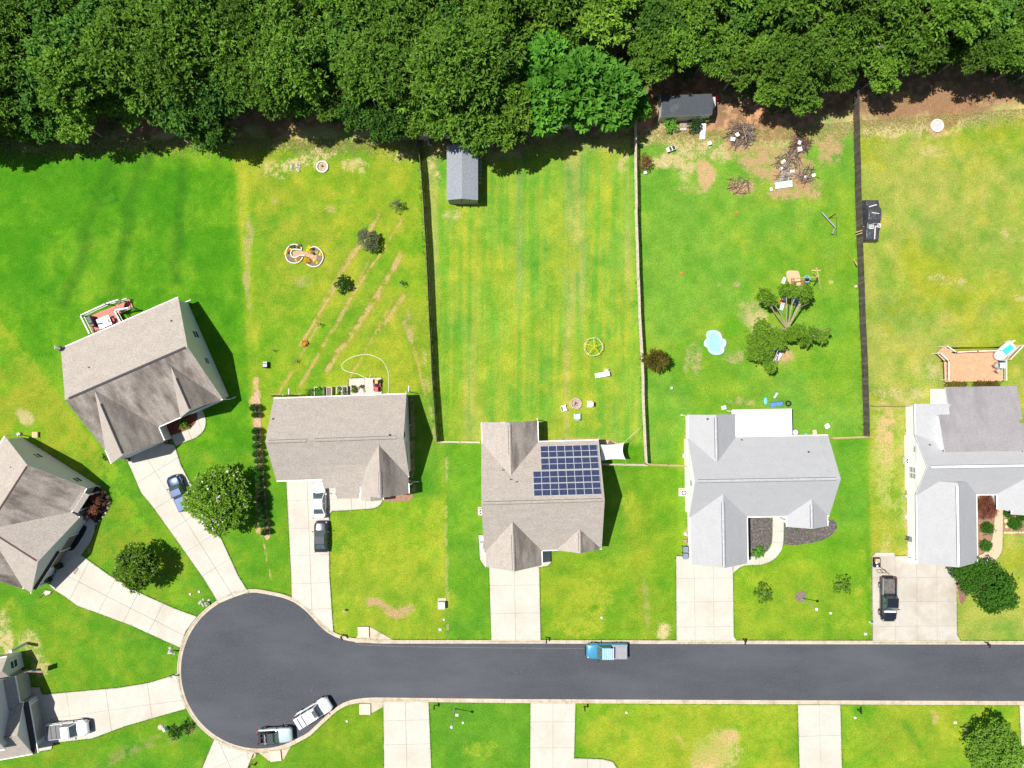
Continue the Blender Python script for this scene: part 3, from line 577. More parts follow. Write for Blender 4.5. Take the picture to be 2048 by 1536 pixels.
# house B: long tan roof with ridge vents
B = House(g(680, 878, 3), 2.0, 'tan shingled house with patio and raised beds behind, left of the picket fence', tan_sh, cream_sid, tan_sh)
b1_ = B.gable([(550, 880), (816, 880)], [(680, 792.6), (600, 960)], 'u', 2.95, 6.6, vent=(.36, .95))
mbv = B.gable  # second length of vent
def vent2(h, sec, f0, f1):
    P = sec['P']; x0 = sec['a0'] + (sec['a1'] - sec['a0']) * f0; x1 = sec['a0'] + (sec['a1'] - sec['a0']) * f1; mb = MB()
    for d in (-1, 1):
        mb.add([P(x0, sec['cm'], sec['zr'] + .05), P(x1, sec['cm'], sec['zr'] + .05), P(x1, sec['cm'] + d * .17, sec['zr'] - sec['sl'] * .17 + .045), P(x0, sec['cm'] + d * .17, sec['zr'] - sec['sl'] * .17 + .045)], [(0, 1, 2, 3)], 0)
        mb.box(P((x0 + x1) / 2, sec['cm'] + d * .195, sec['zr'] - sec['sl'] * .215 + .012 + .02), P(x1 - x0, .055, .02), 0, 1)
    h.part(mb, 'ridge_vent', [h.ridge, MC['vent_shadow_line']])
vent2(B, b1_, .02, .3)
B.shed([(644, 975), (740, 975)], [(700, 930), (700, 975)], 4.25, 2.72)
B.shed([(671, 997), (745, 997)], [(700, 945), (700, 996.5)], 3.8, 2.35)
b2_ = B.gable([(722, 985), (817.5, 985)], [(820.8, 987), (780, 885)], 'v', 2.95, 6.0, vent=(.06, .5), roofs=(tan_sh, wea_shade_sh), gfrom=((780, 968), 'lo'))
b3_ = B.gable([(721.5, 1000), (766, 1000)], [(745, 1001), (745, 965)], 'v', 2.6, 3.35, vent=None, roofs=(tan_sh, wea_shade_sh), rake=.5)
B.pipe(b1_, (546, 838)); B.pipe(b1_, (779, 870))
B.window(b1_, 'a1', .2, 4.7, .55, .9, fm=M('gable_louvre', (.1, .1, .1), .7)); B.window(b1_, 'c1', 4, 1.8, 1.3, 1.3); B.window(b1_, 'c1', 9, 1.5, 1.8, 2.0); B.window(b2_, 'a0', 0, 1.8, 1.6, 1.5)
B.door(b1_, 'c0', 3.2, 4.6, 2.2, red_dr); B.downspout((566, 790), 2.9, (0, 1)); B.downspout((812, 784), 2.9, (0, 1)); B.downspout((821, 969), 2.9, (1, 0)); B.downspout((771, 992), 2.9, (0, -.8))
# house C: solar panels
Cc = House(g(1082, 990, 3), 1.6, 'tan shingled house with blue solar panels on its rear slope', tan_sh, cream_sid, tan_sh)
c1_ = Cc.gable([(966, 1010), (1201, 1010)], [(1140, 882), (1140, 1099)], 'u', 3.0, 7.5, vent=(.015, .98))
c2_ = Cc.gable([(965, 900), (1076.5, 900)], [(1018, 843), (1018, 985)], 'v', 3.03, 5.5, vent=(.55, .97), roofs=(tan_sh, wea_shade_sh), gfrom=((1018, 883), 'hi'))
c3_ = Cc.gable([(971, 1100), (1083, 1100)], [(1027, 1132), (1027, 1025)], 'v', 3.0, 5.8, vent=(.03, .66), roofs=(tan_sh, wea_shade_sh), gfrom=((1027, 1100), 'lo'))
c4_ = Cc.gable([(1114, 1099), (1201.5, 1099)], [(1158, 1099.5), (1158, 1020)], 'v', 3.02, 4.95, vent=(.06, .5), roofs=(tan_sh, wea_shade_sh), gut=False)
Cc.door(c3_, 'a0', 0, 4.9, 2.2, red_dr); Cc.window(c4_, 'a0', 0, 1.7, 1.6, 1.5); Cc.window(c1_, 'a1', -.5, 2, 1.1, 1.4); Cc.window(c2_, 'a1', -1.2, 1.8, 1.3, 1.3); Cc.window(c1_, 'c1', 11.5, 1.8, 2.2, 2)
Cc.downspout((1076, 842), 3, (0, .3)); Cc.downspout((1202, 1098), 3, (.3, 0))
# panels lie on the north slope of c1_
panel_glass = M('solar_cells', (.012, .030, .082), .18, var=.12, vs=.5, spec=.7, coat=.3)
alu = M('aluminium_frame', (.62, .63, .65), .35, metal=.4)
copper = M('solar_busbar', (.20, .13, .11), .4)
def slope_pt(h, sec, q, zg=5):
    for _ in range(6):
        a_ = h.l(q, zg); c_ = a_.y if sec['ax'] == 'u' else a_.x; zg = sec['zr'] - abs(c_ - sec['cm']) * sec['sl']
    return h.l(q, zg)
n_up = Vector((0, c1_['sl'], 1)).normalized()
grid = [(1080.5, 893, 7, 0), (1081.5, 917.5, 7, 0), (1066, 943.5, 8, 0), (1067, 968.5, 8, 0)]
for gx0, gy0, cnt, _ in grid:
    base = slope_pt(Cc, c1_, (gx0, gy0)); wd = 1.03; ln = 1.67
    sdir = Vector((0, -1, c1_['sl'])).normalized(); udir = Vector((1, 0, 0))
    for i in range(cnt):
        o_ = base + udir * (i * (wd + .018)) + n_up * .09
        f = lambda a_, b_, c_: o_ + udir * a_ + sdir * b_ + n_up * c_
        mb = MB()
        vs_ = [f(*q) for q in ((0, 0, 0), (wd, 0, 0), (wd, ln, 0), (0, ln, 0), (0, 0, .04), (wd, 0, .04), (wd, ln, .04), (0, ln, .04))]
        mb.add(vs_, [(3, 2, 1, 0), (4, 5, 6, 7), (0, 1, 5, 4), (1, 2, 6, 5), (2, 3, 7, 6), (3, 0, 4, 7)], 0)
        pr = Cc.part(mb, 'solar_panel', [alu])
        cb = MB()
        for hh in (0, 1):
            b0 = .045 + hh * (ln / 2 - .01); b1__ = b0 + ln / 2 - .08
            for k in range(6):
                x0 = .03 + k * (wd - .06) / 6; x1 = x0 + (wd - .06) / 6 - .018
                cb.add([f(x0, b0, .044), f(x1, b0, .044), f(x1, b1__, .044), f(x0, b1__, .044)], [(0, 1, 2, 3)], 0)
            cb.add([f(.04, b0, .0425), f(wd - .04, b0, .0425), f(wd - .04, b1__, .0425), f(.04, b1__, .0425)], [(0, 1, 2, 3)], 1)
        co = cb.build('solar_cells', [panel_glass, copper]); co.parent = pr
# lightning conductor / conduit across the roof
pts = [slope_pt(Cc, c2_, q) + Vector((0, 0, .06)) for q in ((968, 897), (974, 905), (991, 924))] + [slope_pt(Cc, c1_, q, 5) + Vector((0, 0, .06)) for q in ((1006, 940), (1022, 959), (1034, 963.5), (1066, 964))]
Cc.part(MB().tube(pts, .018, 5), 'conduit', M('conduit', (.35, .33, .3), .5)); 
mb = MB()
for q in pts[1:6]: mb.box((q.x, q.y, q.z), (.3, .12, .1))
Cc.part(mb, 'conduit_clip', dark_metal)
# house D: pale grey roof, white covered patio
D = House(g(1518, 955, 3), 1.0, 'pale grey-roofed house with white ribbed patio cover behind it', grey_sh, white_sid, M('grey_ridge', (.36, .37, .38), .8))
d1_ = D.gable([(1376.6, 950), (1657.6, 950)], [(1560, 872.5), (1560, 1032.5)], 'u', 2.9, 6.3, vent=(.02, .97))
d2_ = D.gable([(1376.8, 850), (1471, 850)], [(1423, 828.5), (1423, 955)], 'v', 2.93, 4.9, vent=(.33, .96), gfrom=((1423, 873), 'hi'))
d3_ = D.gable([(1381.5, 1100), (1495, 1100)], [(1438, 1127.6), (1438, 980)], 'v', 2.92, 5.1, vent=(.02, .87), gfrom=((1438, 1033), 'lo'))
d4_ = D.gable([(1574, 1053), (1655, 1053)], [(1615, 1053), (1615, 985)], 'v', 2.94, 4.5, vent=(.03, .7), gfrom=((1615, 1033), 'lo'))
for p in ((1415, 838), ): D.pipe(d2_, p, 4)
for p in ((1483, 880), (1617, 904)): D.pipe(d1_, p, 4)
D.window(d1_, 'a0', -.6, 3.6, .6, 1.2, fm=M('grey_frame', (.5, .5, .5), .6)); D.window(d4_, 'a0', 0, 1.8, 1.6, 1.5); D.door(d3_, 'a0', 0, 4.9, 2.2, red_dr); D.window(d1_, 'c1', 12, 1.8, 1.2, 1.3); D.door(d1_, 'c0', 11.6, 1.1, 2.1, M('front_door', (.12, .03, .025), .5), 'front_door', 1)
D.downspout((1657, 1043), 3, (.5, 0)); D.downspout((1375, 832), 3, (-.3, 0)); D.downspout((1570, 1041), 3, (0, -.3))
# white ribbed patio cover, each rib of real depth
u0, u1, v0, v1 = D.rect([(1464, 822), (1584, 822)], [(1520, 820), (1520, 876)], 2.7)
mb = MB(); n = 33; wdt = (u1 - u0) / n
for i in range(n):
    x = u0 + i * wdt; mb.add([(x, v0, 2.72), (x + wdt * .62, v0, 2.72), (x + wdt * .62, v1, 2.6), (x, v1, 2.6)], [(0, 1, 2, 3)])
    x2 = x + wdt * .62; e2 = x + wdt
    mb.add([(x2, v0, 2.72), (x2 + .03, v0, 2.78), (e2 - .03, v0, 2.78), (e2, v0, 2.72), (x2, v1, 2.6), (x2 + .03, v1, 2.66), (e2 - .03, v1, 2.66), (e2, v1, 2.6)], [(0, 4, 5, 1)[::-1], (1, 5, 6, 2)[::-1], (2, 6, 7, 3)[::-1]])
mb.box(((u0 + u1) / 2, v1 + .05, 2.6), (u1 - u0, .1, .16)).box(((u0 + u1) / 2, (v0 + v1) / 2, 2.55), (u1 - u0, v1 - v0, .02), mi=0, rx=-math.atan2(.12, v1 - v0))
D.part(mb, 'patio_cover', M('white_metal_sheet', (.58, .59, .60), .45, var=.03, vs=2))
for x in (u0 + .2, (u0 + u1) / 2, u1 - .15): D.part(MB().box((x, v1 - .15, 1.25), (.12, .12, 2.5)), 'patio_post', white)
# house E: pale grey with big mauve shed roof
E = House(g(1930, 930, 3), .9, 'white-walled house with pale grey roof and a large mauve-grey rear slope, at right', grey_sh, white_sid, M('white_ridge', (.62, .63, .64), .6))
e1_ = E.gable([(1830.8, 930), (2200, 930)], [(1832, 868.5), (1834, 991)], 'u', 2.9, 5.6, vent=(.02, .99), roofs=(grey_sh, grey_sh))
e2_ = E.gable([(1831.4, 850), (1945, 850)], [(1850, 807.5), (1850, 925)], 'v', 2.93, 4.1, vent=None, gfrom=((1850, 868), 'hi'))
e3_ = E.gable([(1835.2, 1100), (1954.4, 1100)], [(1895, 1125.5), (1895, 960)], 'v', 2.92, 5.3, vent=(.02, .96), gfrom=((1895, 992), 'lo'))
e4_ = E.gable([(1995, 1000), (2110, 1000)], [(2050, 1018), (2050, 935)], 'v', 2.94, 5.0, vent=(.05, .9))
e5_ = E.gable([(2024, 1029), (2100, 1029)], [(2060, 1028.5), (2060, 1000)], 'v', 2.6, 4.0, vent=None)
E.shed([(1895.5, 790), (2039, 790)], [(1960, 773), (1960, 840)], 3.5, 4.45, mat=mauve_sh)
E.shed([(1883, 850), (2042, 850)], [(1960, 828), (1960, 903)], 4.30, 5.42, mat=mauve_sh, zw=1)
E.shed([(2042, 860), (2200, 860)], [(2120, 845), (2120, 903)], 4.30, 5.32, mat=mauve_sh, zw=1)
E.pipe(e1_, (1859, 890)); E.pipe(e3_, (1858.5, 995))
for t_ in (-1.55, -.75): E.window(e1_, 'a0', t_, 1.9, .62, 1.4, fm=M('grey_frame', (.5, .5, .5), .6), mat=M('grey_glass', (.3, .3, .29), .3))
E.window(e1_, 'a0', 2.0, 2.6, .7, .9, fm=M('grey_frame', (.5, .5, .5), .6), mat=MC['grey_glass'])
E.door(e3_, 'a0', 0, 4.9, 2.2, red_dr)
# house F: rotated, lower left
Fh = House(g(70, 1030, 3), 57.5, 'tan and weathered roof house turned toward the cul-de-sac at left edge', tan_sh, sage_sid, M('rust_ridge', (.16, .07, .05), .7))
f1_ = Fh.gable([(91, 924), (45.6, 1178)], [(10.3, 871.6), (173, 976)], 'u', 3.0, 6.5, roofs=(wea_shade_sh, tan_sh), vent=(.01, .99), vw=.05)
f2_ = Fh.gable([(153, 1031), (66, 1188)], [(110, 1112), (20, 1040)], 'v', 3.02, 6.45, roofs=(tan_sh, tan_sh), vent=(.03, .8), vw=.05, gfrom=((115, 1100), 'lo'))
def vloc(h, pts, z): return [h.l(q, z) for q in pts]
# porch bump and garage pent roof
def lean(h, us, vs, z_in, z_out, mat, post=None):
    u = sorted(h.l(q, z_out).x for q in us); vo = h.l(vs[0], z_out).y; vi = h.l(vs[1], z_in).y
    q = [(u[0], vo, z_out), (u[1], vo, z_out), (u[1], vi, z_in), (u[0], vi, z_in)]
    mb = MB().add(q + [(x, y, z - .12) for x, y, z in q], [(0, 1, 2, 3)], 0); mb.f += [(7, 6, 5, 4), (0, 4, 5, 1), (1, 5, 6, 2), (2, 6, 7, 3), (3, 7, 4, 0)]; mb.m += [1] * 5
    h.part(mb, 'porch_roof', [mat, white])
    for x in (u[0] + .2, u[1] - .2): h.part(MB().box((x, vo + .2, z_out / 2 - .08), (.14, .14, z_out - .2)), 'porch_post', white)
lean(Fh, [(179, 990), (155.5, 1026.5)], [(167, 1008), (140, 990)], 3.5, 2.75, tan_sh)
lean(Fh, [(118, 1102), (72, 1180)], [(96, 1142), (86, 1134)], 3.05, 2.65, M('brown_pent_roof', (.055, .045, .04), .8))
Fh.window(f1_, 'a1', 1.7, 2.2, 1.0, 1.3); Fh.window(f1_, 'a1', -4.2, 1.9, 1.0, 1.3); Fh.pipe(f1_, (23.5, 934)); Fh.door(f2_, 'a0', 0, 4.9, 2.15, M('brown_door', (.22, .17, .14), .6))
Fh.downspout((172, 977), 3, (0, -.5)); Fh.downspout((10.5, 872), 3, (.3, 0))
# house G: lower-left corner
G = House(g(20, 1440, 3), 10, 'tan-roofed house with garage facing right in the lower left corner', tan_sh, M('grey_brown_siding', (.36, .34, .31), .7), tan_sh)
g1_ = G.gable([(-110, 1470), (56, 1456)], [(46.9, 1404.5), (68.4, 1507)], 'u', 2.95, 5.0, vent=(.75, .93), wallmat=sage_sid, vw=.1)
g2_ = G.gable([(-60, 1380), (34, 1378)], [(31.5, 1352), (42, 1412)], 'v', 2.97, 4.3, vent=None)
g3_ = G.gable([(-190, 1440), (-2, 1430)], [(-20, 1366), (0, 1500)], 'u', 5.4, 8.2, vent=(.1, .9), wallmat=sage_sid)
g4_ = G.gable([(-60, 1330), (17, 1330)], [(12, 1314), (20, 1356)], 'u', 2.9, 4.2, vent=None, wallmat=sage_sid)
lean_u = G.rect([(46, 1405), (62, 1450)], [(46.9, 1404.5), (68.4, 1507)], 2.6)
mb = MB(); q = [(lean_u[0] - .2, lean_u[2], 2.95), (lean_u[0] + .75, lean_u[2], 2.6), (lean_u[0] + .75, lean_u[3], 2.6), (lean_u[0] - .2, lean_u[3], 2.95)]
mb.add(q + [(x, y, z - .1) for x, y, z in q], [(0, 1, 2, 3), (7, 6, 5, 4), (0, 4, 5, 1), (1, 5, 6, 2), (2, 6, 7, 3), (3, 7, 4, 0)]); G.part(mb, 'pent_roof', M('brown_pent_roof', (.055, .045, .04), .8))
G.part(MB().bar((lean_u[0] + .8, lean_u[2], 2.56), (lean_u[0] + .8, lean_u[3], 2.56), .1, .1), 'gutter', white)
G.door(g1_, 'a1', 0, 4.9, 2.2, M('greige_door', (.42, .39, .35), .6)); G.window(g4_, 'a1', 0, 1.7, 1.0, 1.3)
for t_ in (-3.05, 3.05): 
    P = g1_['P']; mb = MB().box(P(g1_['a1'] - .1, g1_['cm'] + t_, 1.9), (.12, .14, .28)).box(P(g1_['a1'] - .18, g1_['cm'] + t_, 2.07), (.22, .2, .05)); G.part(mb, 'wall_lantern', dark_metal)
chim = G.l((17, 1305), 3.4); G.part(MB().box((chim.x, chim.y, 1.5), (.32, .32, 3.0)).box((chim.x, chim.y, 3.0), (.4, .4, .12)), 'chimney', M('stone_white', (.6, .56, .52), .8, var=.2, vs=8))
# flag of stripes and a starred canton on a short pole
fp = g(52, 1345, 2.2); fl = thing('flag', (fp.x, fp.y, 2.0), 'striped red and white flag with blue canton on porch pole, bottom left', 'flag')
tip = g(66, 1339, 2.9)
d = Vector((tip.x - fp.x, tip.y - fp.y, .9)); pl = MB().cyl(fp + Vector((-.2, 0, 0)), fp + d, .02, n=6); pl.build('pole', M('pole_wood', (.4, .3, .2), .6), fl)
red_f = M('flag_red', (.55, .03, .05), .7); white_f = M('flag_white', (.75, .72, .7), .7); blue_f = M('flag_blue', (.03, .05, .25), .7)
mb = MB(); nS = 13; dirL = d.normalized(); drop = Vector((.35, -.35, -.72)).normalized()
Lw, Lh = 1.3, 1.9
def fpnt(a_, b_): return fp + d * .95 - dirL * (a_ * Lw) + drop * (b_ * Lh) + Vector((0, 0, .04 * math.sin(b_ * 9)))
for i in range(nS):
    for k in range(8):
        a0_, a1__ = i / nS, (i + 1) / nS; b0, b1x = k / 8, (k + 1) / 8
        mi = 2 if (i < 7 and k < 3) else (0 if i % 2 == 0 else 1)
        mb.add([fpnt(a0_, b0), fpnt(a1__, b0), fpnt(a1__, b1x), fpnt(a0_, b1x)], [(0, 1, 2, 3)], mi)
for i in range(3):
    for k in range(3):
        c_ = fpnt((i + .7) / 6.5 , (k + .5) / 8.4); nn = Vector((-.3, .3, .5)).normalized() * .012
        for sg in (-1, 1): mb.add([c_ + nn * sg + dirL * .05 * math.cos(a_) * (.45 if j % 2 else 1) + drop * .05 * math.sin(a_) * (.45 if j % 2 else 1) for j, a_ in enumerate([t_ * math.pi / 5 for t_ in range(10)])], [tuple(range(10))], 1)
mb.build('cloth', [red_f, white_f, blue_f], fl)

# ---------------------------------------------------------------- sheds
def shed_building(name, label, pts_us, pts_vs, ax, ze, zr, ang, roof, wall, wins=0):
    c_ = g((pts_us[0][0] + pts_us[1][0]) / 2, (pts_vs[0][1] + pts_vs[1][1]) / 2, ze)
    h = House(c_, ang, label, roof, wall, roof, 'shed', name); return h, h.gable(pts_us, pts_vs, ax, ze, zr, oh=.12, rake=.08, vent=None, gut=False)
sh_roof = M('blue_grey_shingles', (.205, .225, .25), .85, var=.04, fine=.14, fs=6, bump=.4, bs=9)
s1, s1s = shed_building('garden_shed', 'blue-grey roofed shed inside the picket fence by the wood', [(893.5, 340), (956, 340)], [(925, 291), (925, 400)], 'v', 2.5, 3.2, 0, sh_roof, M('grey_boards', (.30, .26, .22), .8))
for x in (.8, 1.9, 3.0): s1.part(MB().box((s1s['c0'] + x, s1s['a0'] - .06, 2.35), (.09, .3, .14), rx=.4), 'roof_bracket', black_m)
for i in range(7):
    q = g(961.5 - i * .25, 316 + i * 8 + (1 if i == 6 else 0), .05); s1p = None
    o = MB().box((0, 0, .03), (.38, .38, .06)).build('paving_stone', M('paver', (.42, .36, .27), .9, var=.2, vs=4)); o.location = (q.x, q.y, 0); o.rotation_euler.z = R(random.uniform(-5, 5))
    tag(o, 'square stepping stone beside the blue-grey shed, number %s of seven from the top' % ['one', 'two', 'three', 'four', 'five', 'six', 'seven'][i], 'stepping stone', 'stepping stones beside the blue-grey shed')
s2r = M('charcoal_shingles', (.062, .07, .08), .8, var=.08, fine=.12, fs=6, dark=((.16, .17, .175), .5, .68, (1, 1, 1)))
s2, s2s = shed_building('garden_shed', 'charcoal-roofed shed with cream wall under the trees', [(1321, 220), (1424, 220)], [(1372, 189), (1372, 231)], 'u', 2.5, 3.35, 2, s2r, M('cream_boards', (.52, .47, .33), .8))
s2.window(s2s, 'c0', 5.2, 1.6, .8, .7)
q = s2.l((1374, 243), .3); mb = MB()
for i in range(9): mb.box((q.x - .9 + i * .2, q.y, .3 - .0), (.17, 1.5, .04))
for x in (-.8, .8): mb.box((q.x + x, q.y, .14), (.1, 1.4, .28))
s2.part(mb, 'ramp', M('weathered_boards', (.28, .22, .17), .85, island=.2))
q = s2.l((1428.5, 203), 1.6); s2.part(MB().box((q.x, q.y, .8), (.35, 1.2, 1.6)), 'side_locker', M('grey_box', (.42, .41, .4), .7))

# ---------------------------------------------------------------- fences: posts and picket panels of real pickets
wood_pale = M('silvered_pickets', (.56, .48, .41), .85, var=.15, vs=3, island=.16, stretch=(1, 1, .2))
wood_dark = M('dark_weathered_pickets', (.105, .085, .072), .85, var=.25, vs=2, island=.3)
wood_new = M('fresh_pine', (.50, .36, .20), .8, var=.1, island=.12)
def fence(pts, label, mat, zt=1.8, side=1, thin=False, postmat=None, wob=.03):
    P = [g(*q) for q in pts]; f = thing('picket_fence', P[0], label, 'fence')
    for a_, b_ in zip(P[:-1], P[1:]):
        L = (b_ - a_).length; n = max(1, round(L / 2.44)); d = (b_ - a_) / n; u = d.normalized(); nrm = Vector((-u.y, u.x, 0)) * side
        off = [nrm * random.uniform(-wob, wob) for _ in range(n + 1)]
        for i in range(n + 1):
            p_ = a_ + d * i + off[i]; MB().box((p_.x, p_.y, (zt - .05) / 2), (.09, .09, zt - .05)).build('post', postmat or mat, f)
        for i in range(n):
            p0 = a_ + d * i + off[i]; p1 = a_ + d * (i + 1) + off[i + 1]; e_ = p1 - p0; mb = MB(); k = max(4, round(e_.length / .15)); ang = math.atan2(e_.y, e_.x)
            for z_ in (.3, .95, 1.55): mb.bar(p0 + Vector((0, 0, z_)) - nrm * .03, p1 + Vector((0, 0, z_)) - nrm * .03, .04, .09)
            for j in range(k):
                c_ = p0 + e_ * ((j + .5) / k) + nrm * .02; mb.box((c_.x, c_.y, zt / 2 + .03), (.132, .018, zt - .06 + random.uniform(-.05, .03)), ang + random.uniform(-.03, .03), rx=random.uniform(-.012, .012))
            mb.build('fence_panel', mat, f)
    return f
fence([(838, 281), (845, 345), (856, 520), (861, 640), (868, 780), (876, 883)], 'dark picket fence running down the left side of the striped middle yard', wood_dark, side=1)
fence([(1268, 247), (1270, 420), (1274, 560), (1277, 640), (1282, 720), (1285, 830), (1290, 924)], 'pale silvered picket fence between the middle yard and the play yard', wood_pale, side=1)
fence([(1704, 150), (1706, 205), (1708, 300), (1713, 480), (1719, 640), (1724, 760), (1727, 871)], 'dark picket fence along the right side of the play yard', wood_dark, side=-1)
fence([(838, 281), (880, 276), (978, 291), (985, 293)], 'short weathered fence behind the blue-grey shed', wood_pale, side=1)
fence([(1045, 268), (1150, 257), (1268, 247)], 'weathered fence under the bright green trees at the back of the middle yard', wood_pale, side=1)
fence([(877, 883), (961, 884)], 'short pale fence joining the dark fence to the solar-panel house', wood_pale, side=-1)
fence([(1203, 927), (1289, 929)], 'short pale fence between the solar-panel house and the long fence', wood_pale, side=-1)
fence([(1290, 928), (1377, 931)], 'short pinkish fence between long fence and pale grey house', wood_new, side=-1)
fence([(1657, 876), (1733, 872)], 'fresh pine fence from pale grey house to the dark fence', wood_new, side=-1)
fence([(1736, 811), (1816, 811)], 'low pine fence joining the white-walled house to the dark fence', wood_new, side=1)
# planks leaning over the dark right fence, and a board on its left
for i, (a_, b_) in enumerate((((1711, 465), (1724, 461)), ((1712, 470), (1724, 466)))):
    o = MB().bar(g(*a_, .4), g(*b_, 1.86), .14, .05).build('plank', wood_new); tag(o, '%s pine plank leaning over the dark fence beside tarped truck' % ('upper' if i == 0 else 'lower'), 'plank', 'planks leaning on the dark fence')
o = MB().bar(g(1707, 518, .2), g(1714, 530, 1.3), .14, .04).build('plank', wood_new); tag(o, 'lone pale board leaning on the left face of the dark fence', 'plank')
# old black pole railing at the wood's edge, upper left
o = MB().tube([g(374, 268, .9), g(369, 281, .9), g(399, 293, .9), g(402, 284, .9)], .05)
for q in ((369, 281), (386, 287), (399, 293)): o.cyl(g(*q), g(*q, .95), .05)
o.bar(g(386, 287, .8), g(385, 276, .8), .07, .07)
tag(o.build('rail', M('grey_rail', (.22, .2, .22), .7)), 'grey wooden frame standing at the edge of the wood, upper left', 'frame')
# ---------------------------------------------------------------- plants
def leaf_mat(name, c1, c2, trans=.25, rough=.55, hue=.0):
    if name in MC: return MC[name]
    m, t, p = node_mat(name); N = t.nodes; Lk = t.links
    ge = N.new('ShaderNodeNewGeometry'); at = N.new('ShaderNodeAttribute'); at.attribute_name = 'clump'; oi = N.new('ShaderNodeObjectInfo')
    mx = N.new('ShaderNodeMix'); mx.data_type = 'RGBA'; mx.inputs[6].default_value = (*c1, 1); mx.inputs[7].default_value = (*c2, 1)
    ad = N.new('ShaderNodeMath'); ad.operation = 'MULTIPLY_ADD'; ad.inputs[1].default_value = .45; Lk.new(ge.outputs['Random Per Island'], ad.inputs[0])
    m2 = N.new('ShaderNodeMath'); m2.operation = 'MULTIPLY'; m2.inputs[1].default_value = .55; Lk.new(at.outputs['Fac'], m2.inputs[0]); Lk.new(m2.outputs[0], ad.inputs[2])
    Lk.new(ad.outputs[0], mx.inputs[0])
    r = N.new('ShaderNodeMapRange'); Lk.new(oi.outputs['Random'], r.inputs[0]); r.inputs[3].default_value = .72; r.inputs[4].default_value = 1.28
    vm = N.new('ShaderNodeVectorMath'); vm.operation = 'SCALE'; Lk.new(mx.outputs[2], vm.inputs[0]); Lk.new(r.outputs[0], vm.inputs['Scale'])
    Lk.new(vm.outputs[0], p.inputs['Base Color']); p.inputs['Roughness'].default_value = rough; p.inputs['Specular IOR Level'].default_value = .12
    tr = N.new('ShaderNodeBsdfTranslucent'); Lk.new(vm.outputs[0], tr.inputs[0]); ms = N.new('ShaderNodeMixShader'); ms.inputs[0].default_value = trans
    Lk.new(p.outputs[0], ms.inputs[1]); Lk.new(tr.outputs[0], ms.inputs[2]); Lk.new(ms.outputs[0], N['Material Output'].inputs[0])
    MC[name] = m; return m
L_oak = leaf_mat('oak_leaves', (.020, .072, .007), (.175, .325, .034))
L_yel = leaf_mat('yellowish_leaves', (.035, .10, .008), (.21, .36, .035))
L_bri = leaf_mat('bright_compound_leaves', (.026, .115, .010), (.145, .37, .035))
L_myr = leaf_mat('myrtle_leaves', (.030, .095, .006), (.20, .36, .028))
L_oak2 = leaf_mat('blue_green_leaves', (.017, .068, .009), (.13, .285, .035))
L_oak3 = leaf_mat('light_leaves', (.028, .09, .007), (.21, .385, .038))
L_und = leaf_mat('undergrowth_leaves', (.02, .075, .006), (.12, .26, .02))
L_dk = leaf_mat('dark_leaves', (.010, .040, .006), (.035, .10, .014))
L_gry = leaf_mat('grey_green_leaves', (.06, .08, .03), (.20, .22, .12))
L_brn = leaf_mat('bronze_leaves', (.04, .038, .008), (.21, .18, .03))
L_mag = leaf_mat('magnolia_leaves', (.015, .07, .005), (.085, .23, .02))
L_red = leaf_mat('red_brown_leaves', (.09, .03, .018), (.26, .10, .06))
L_hedge = leaf_mat('hedge_leaves', (.015, .06, .006), (.03, .13, .014))
bark = M('bark', (.21, .185, .15), .9, var=.3, vs=4, bump=.4, bs=12)
bark_p = M('pale_bark', (.38, .32, .22), .9, var=.2, vs=4)
flower_w = M('white_blossom', (.7, .62, .6), .7)
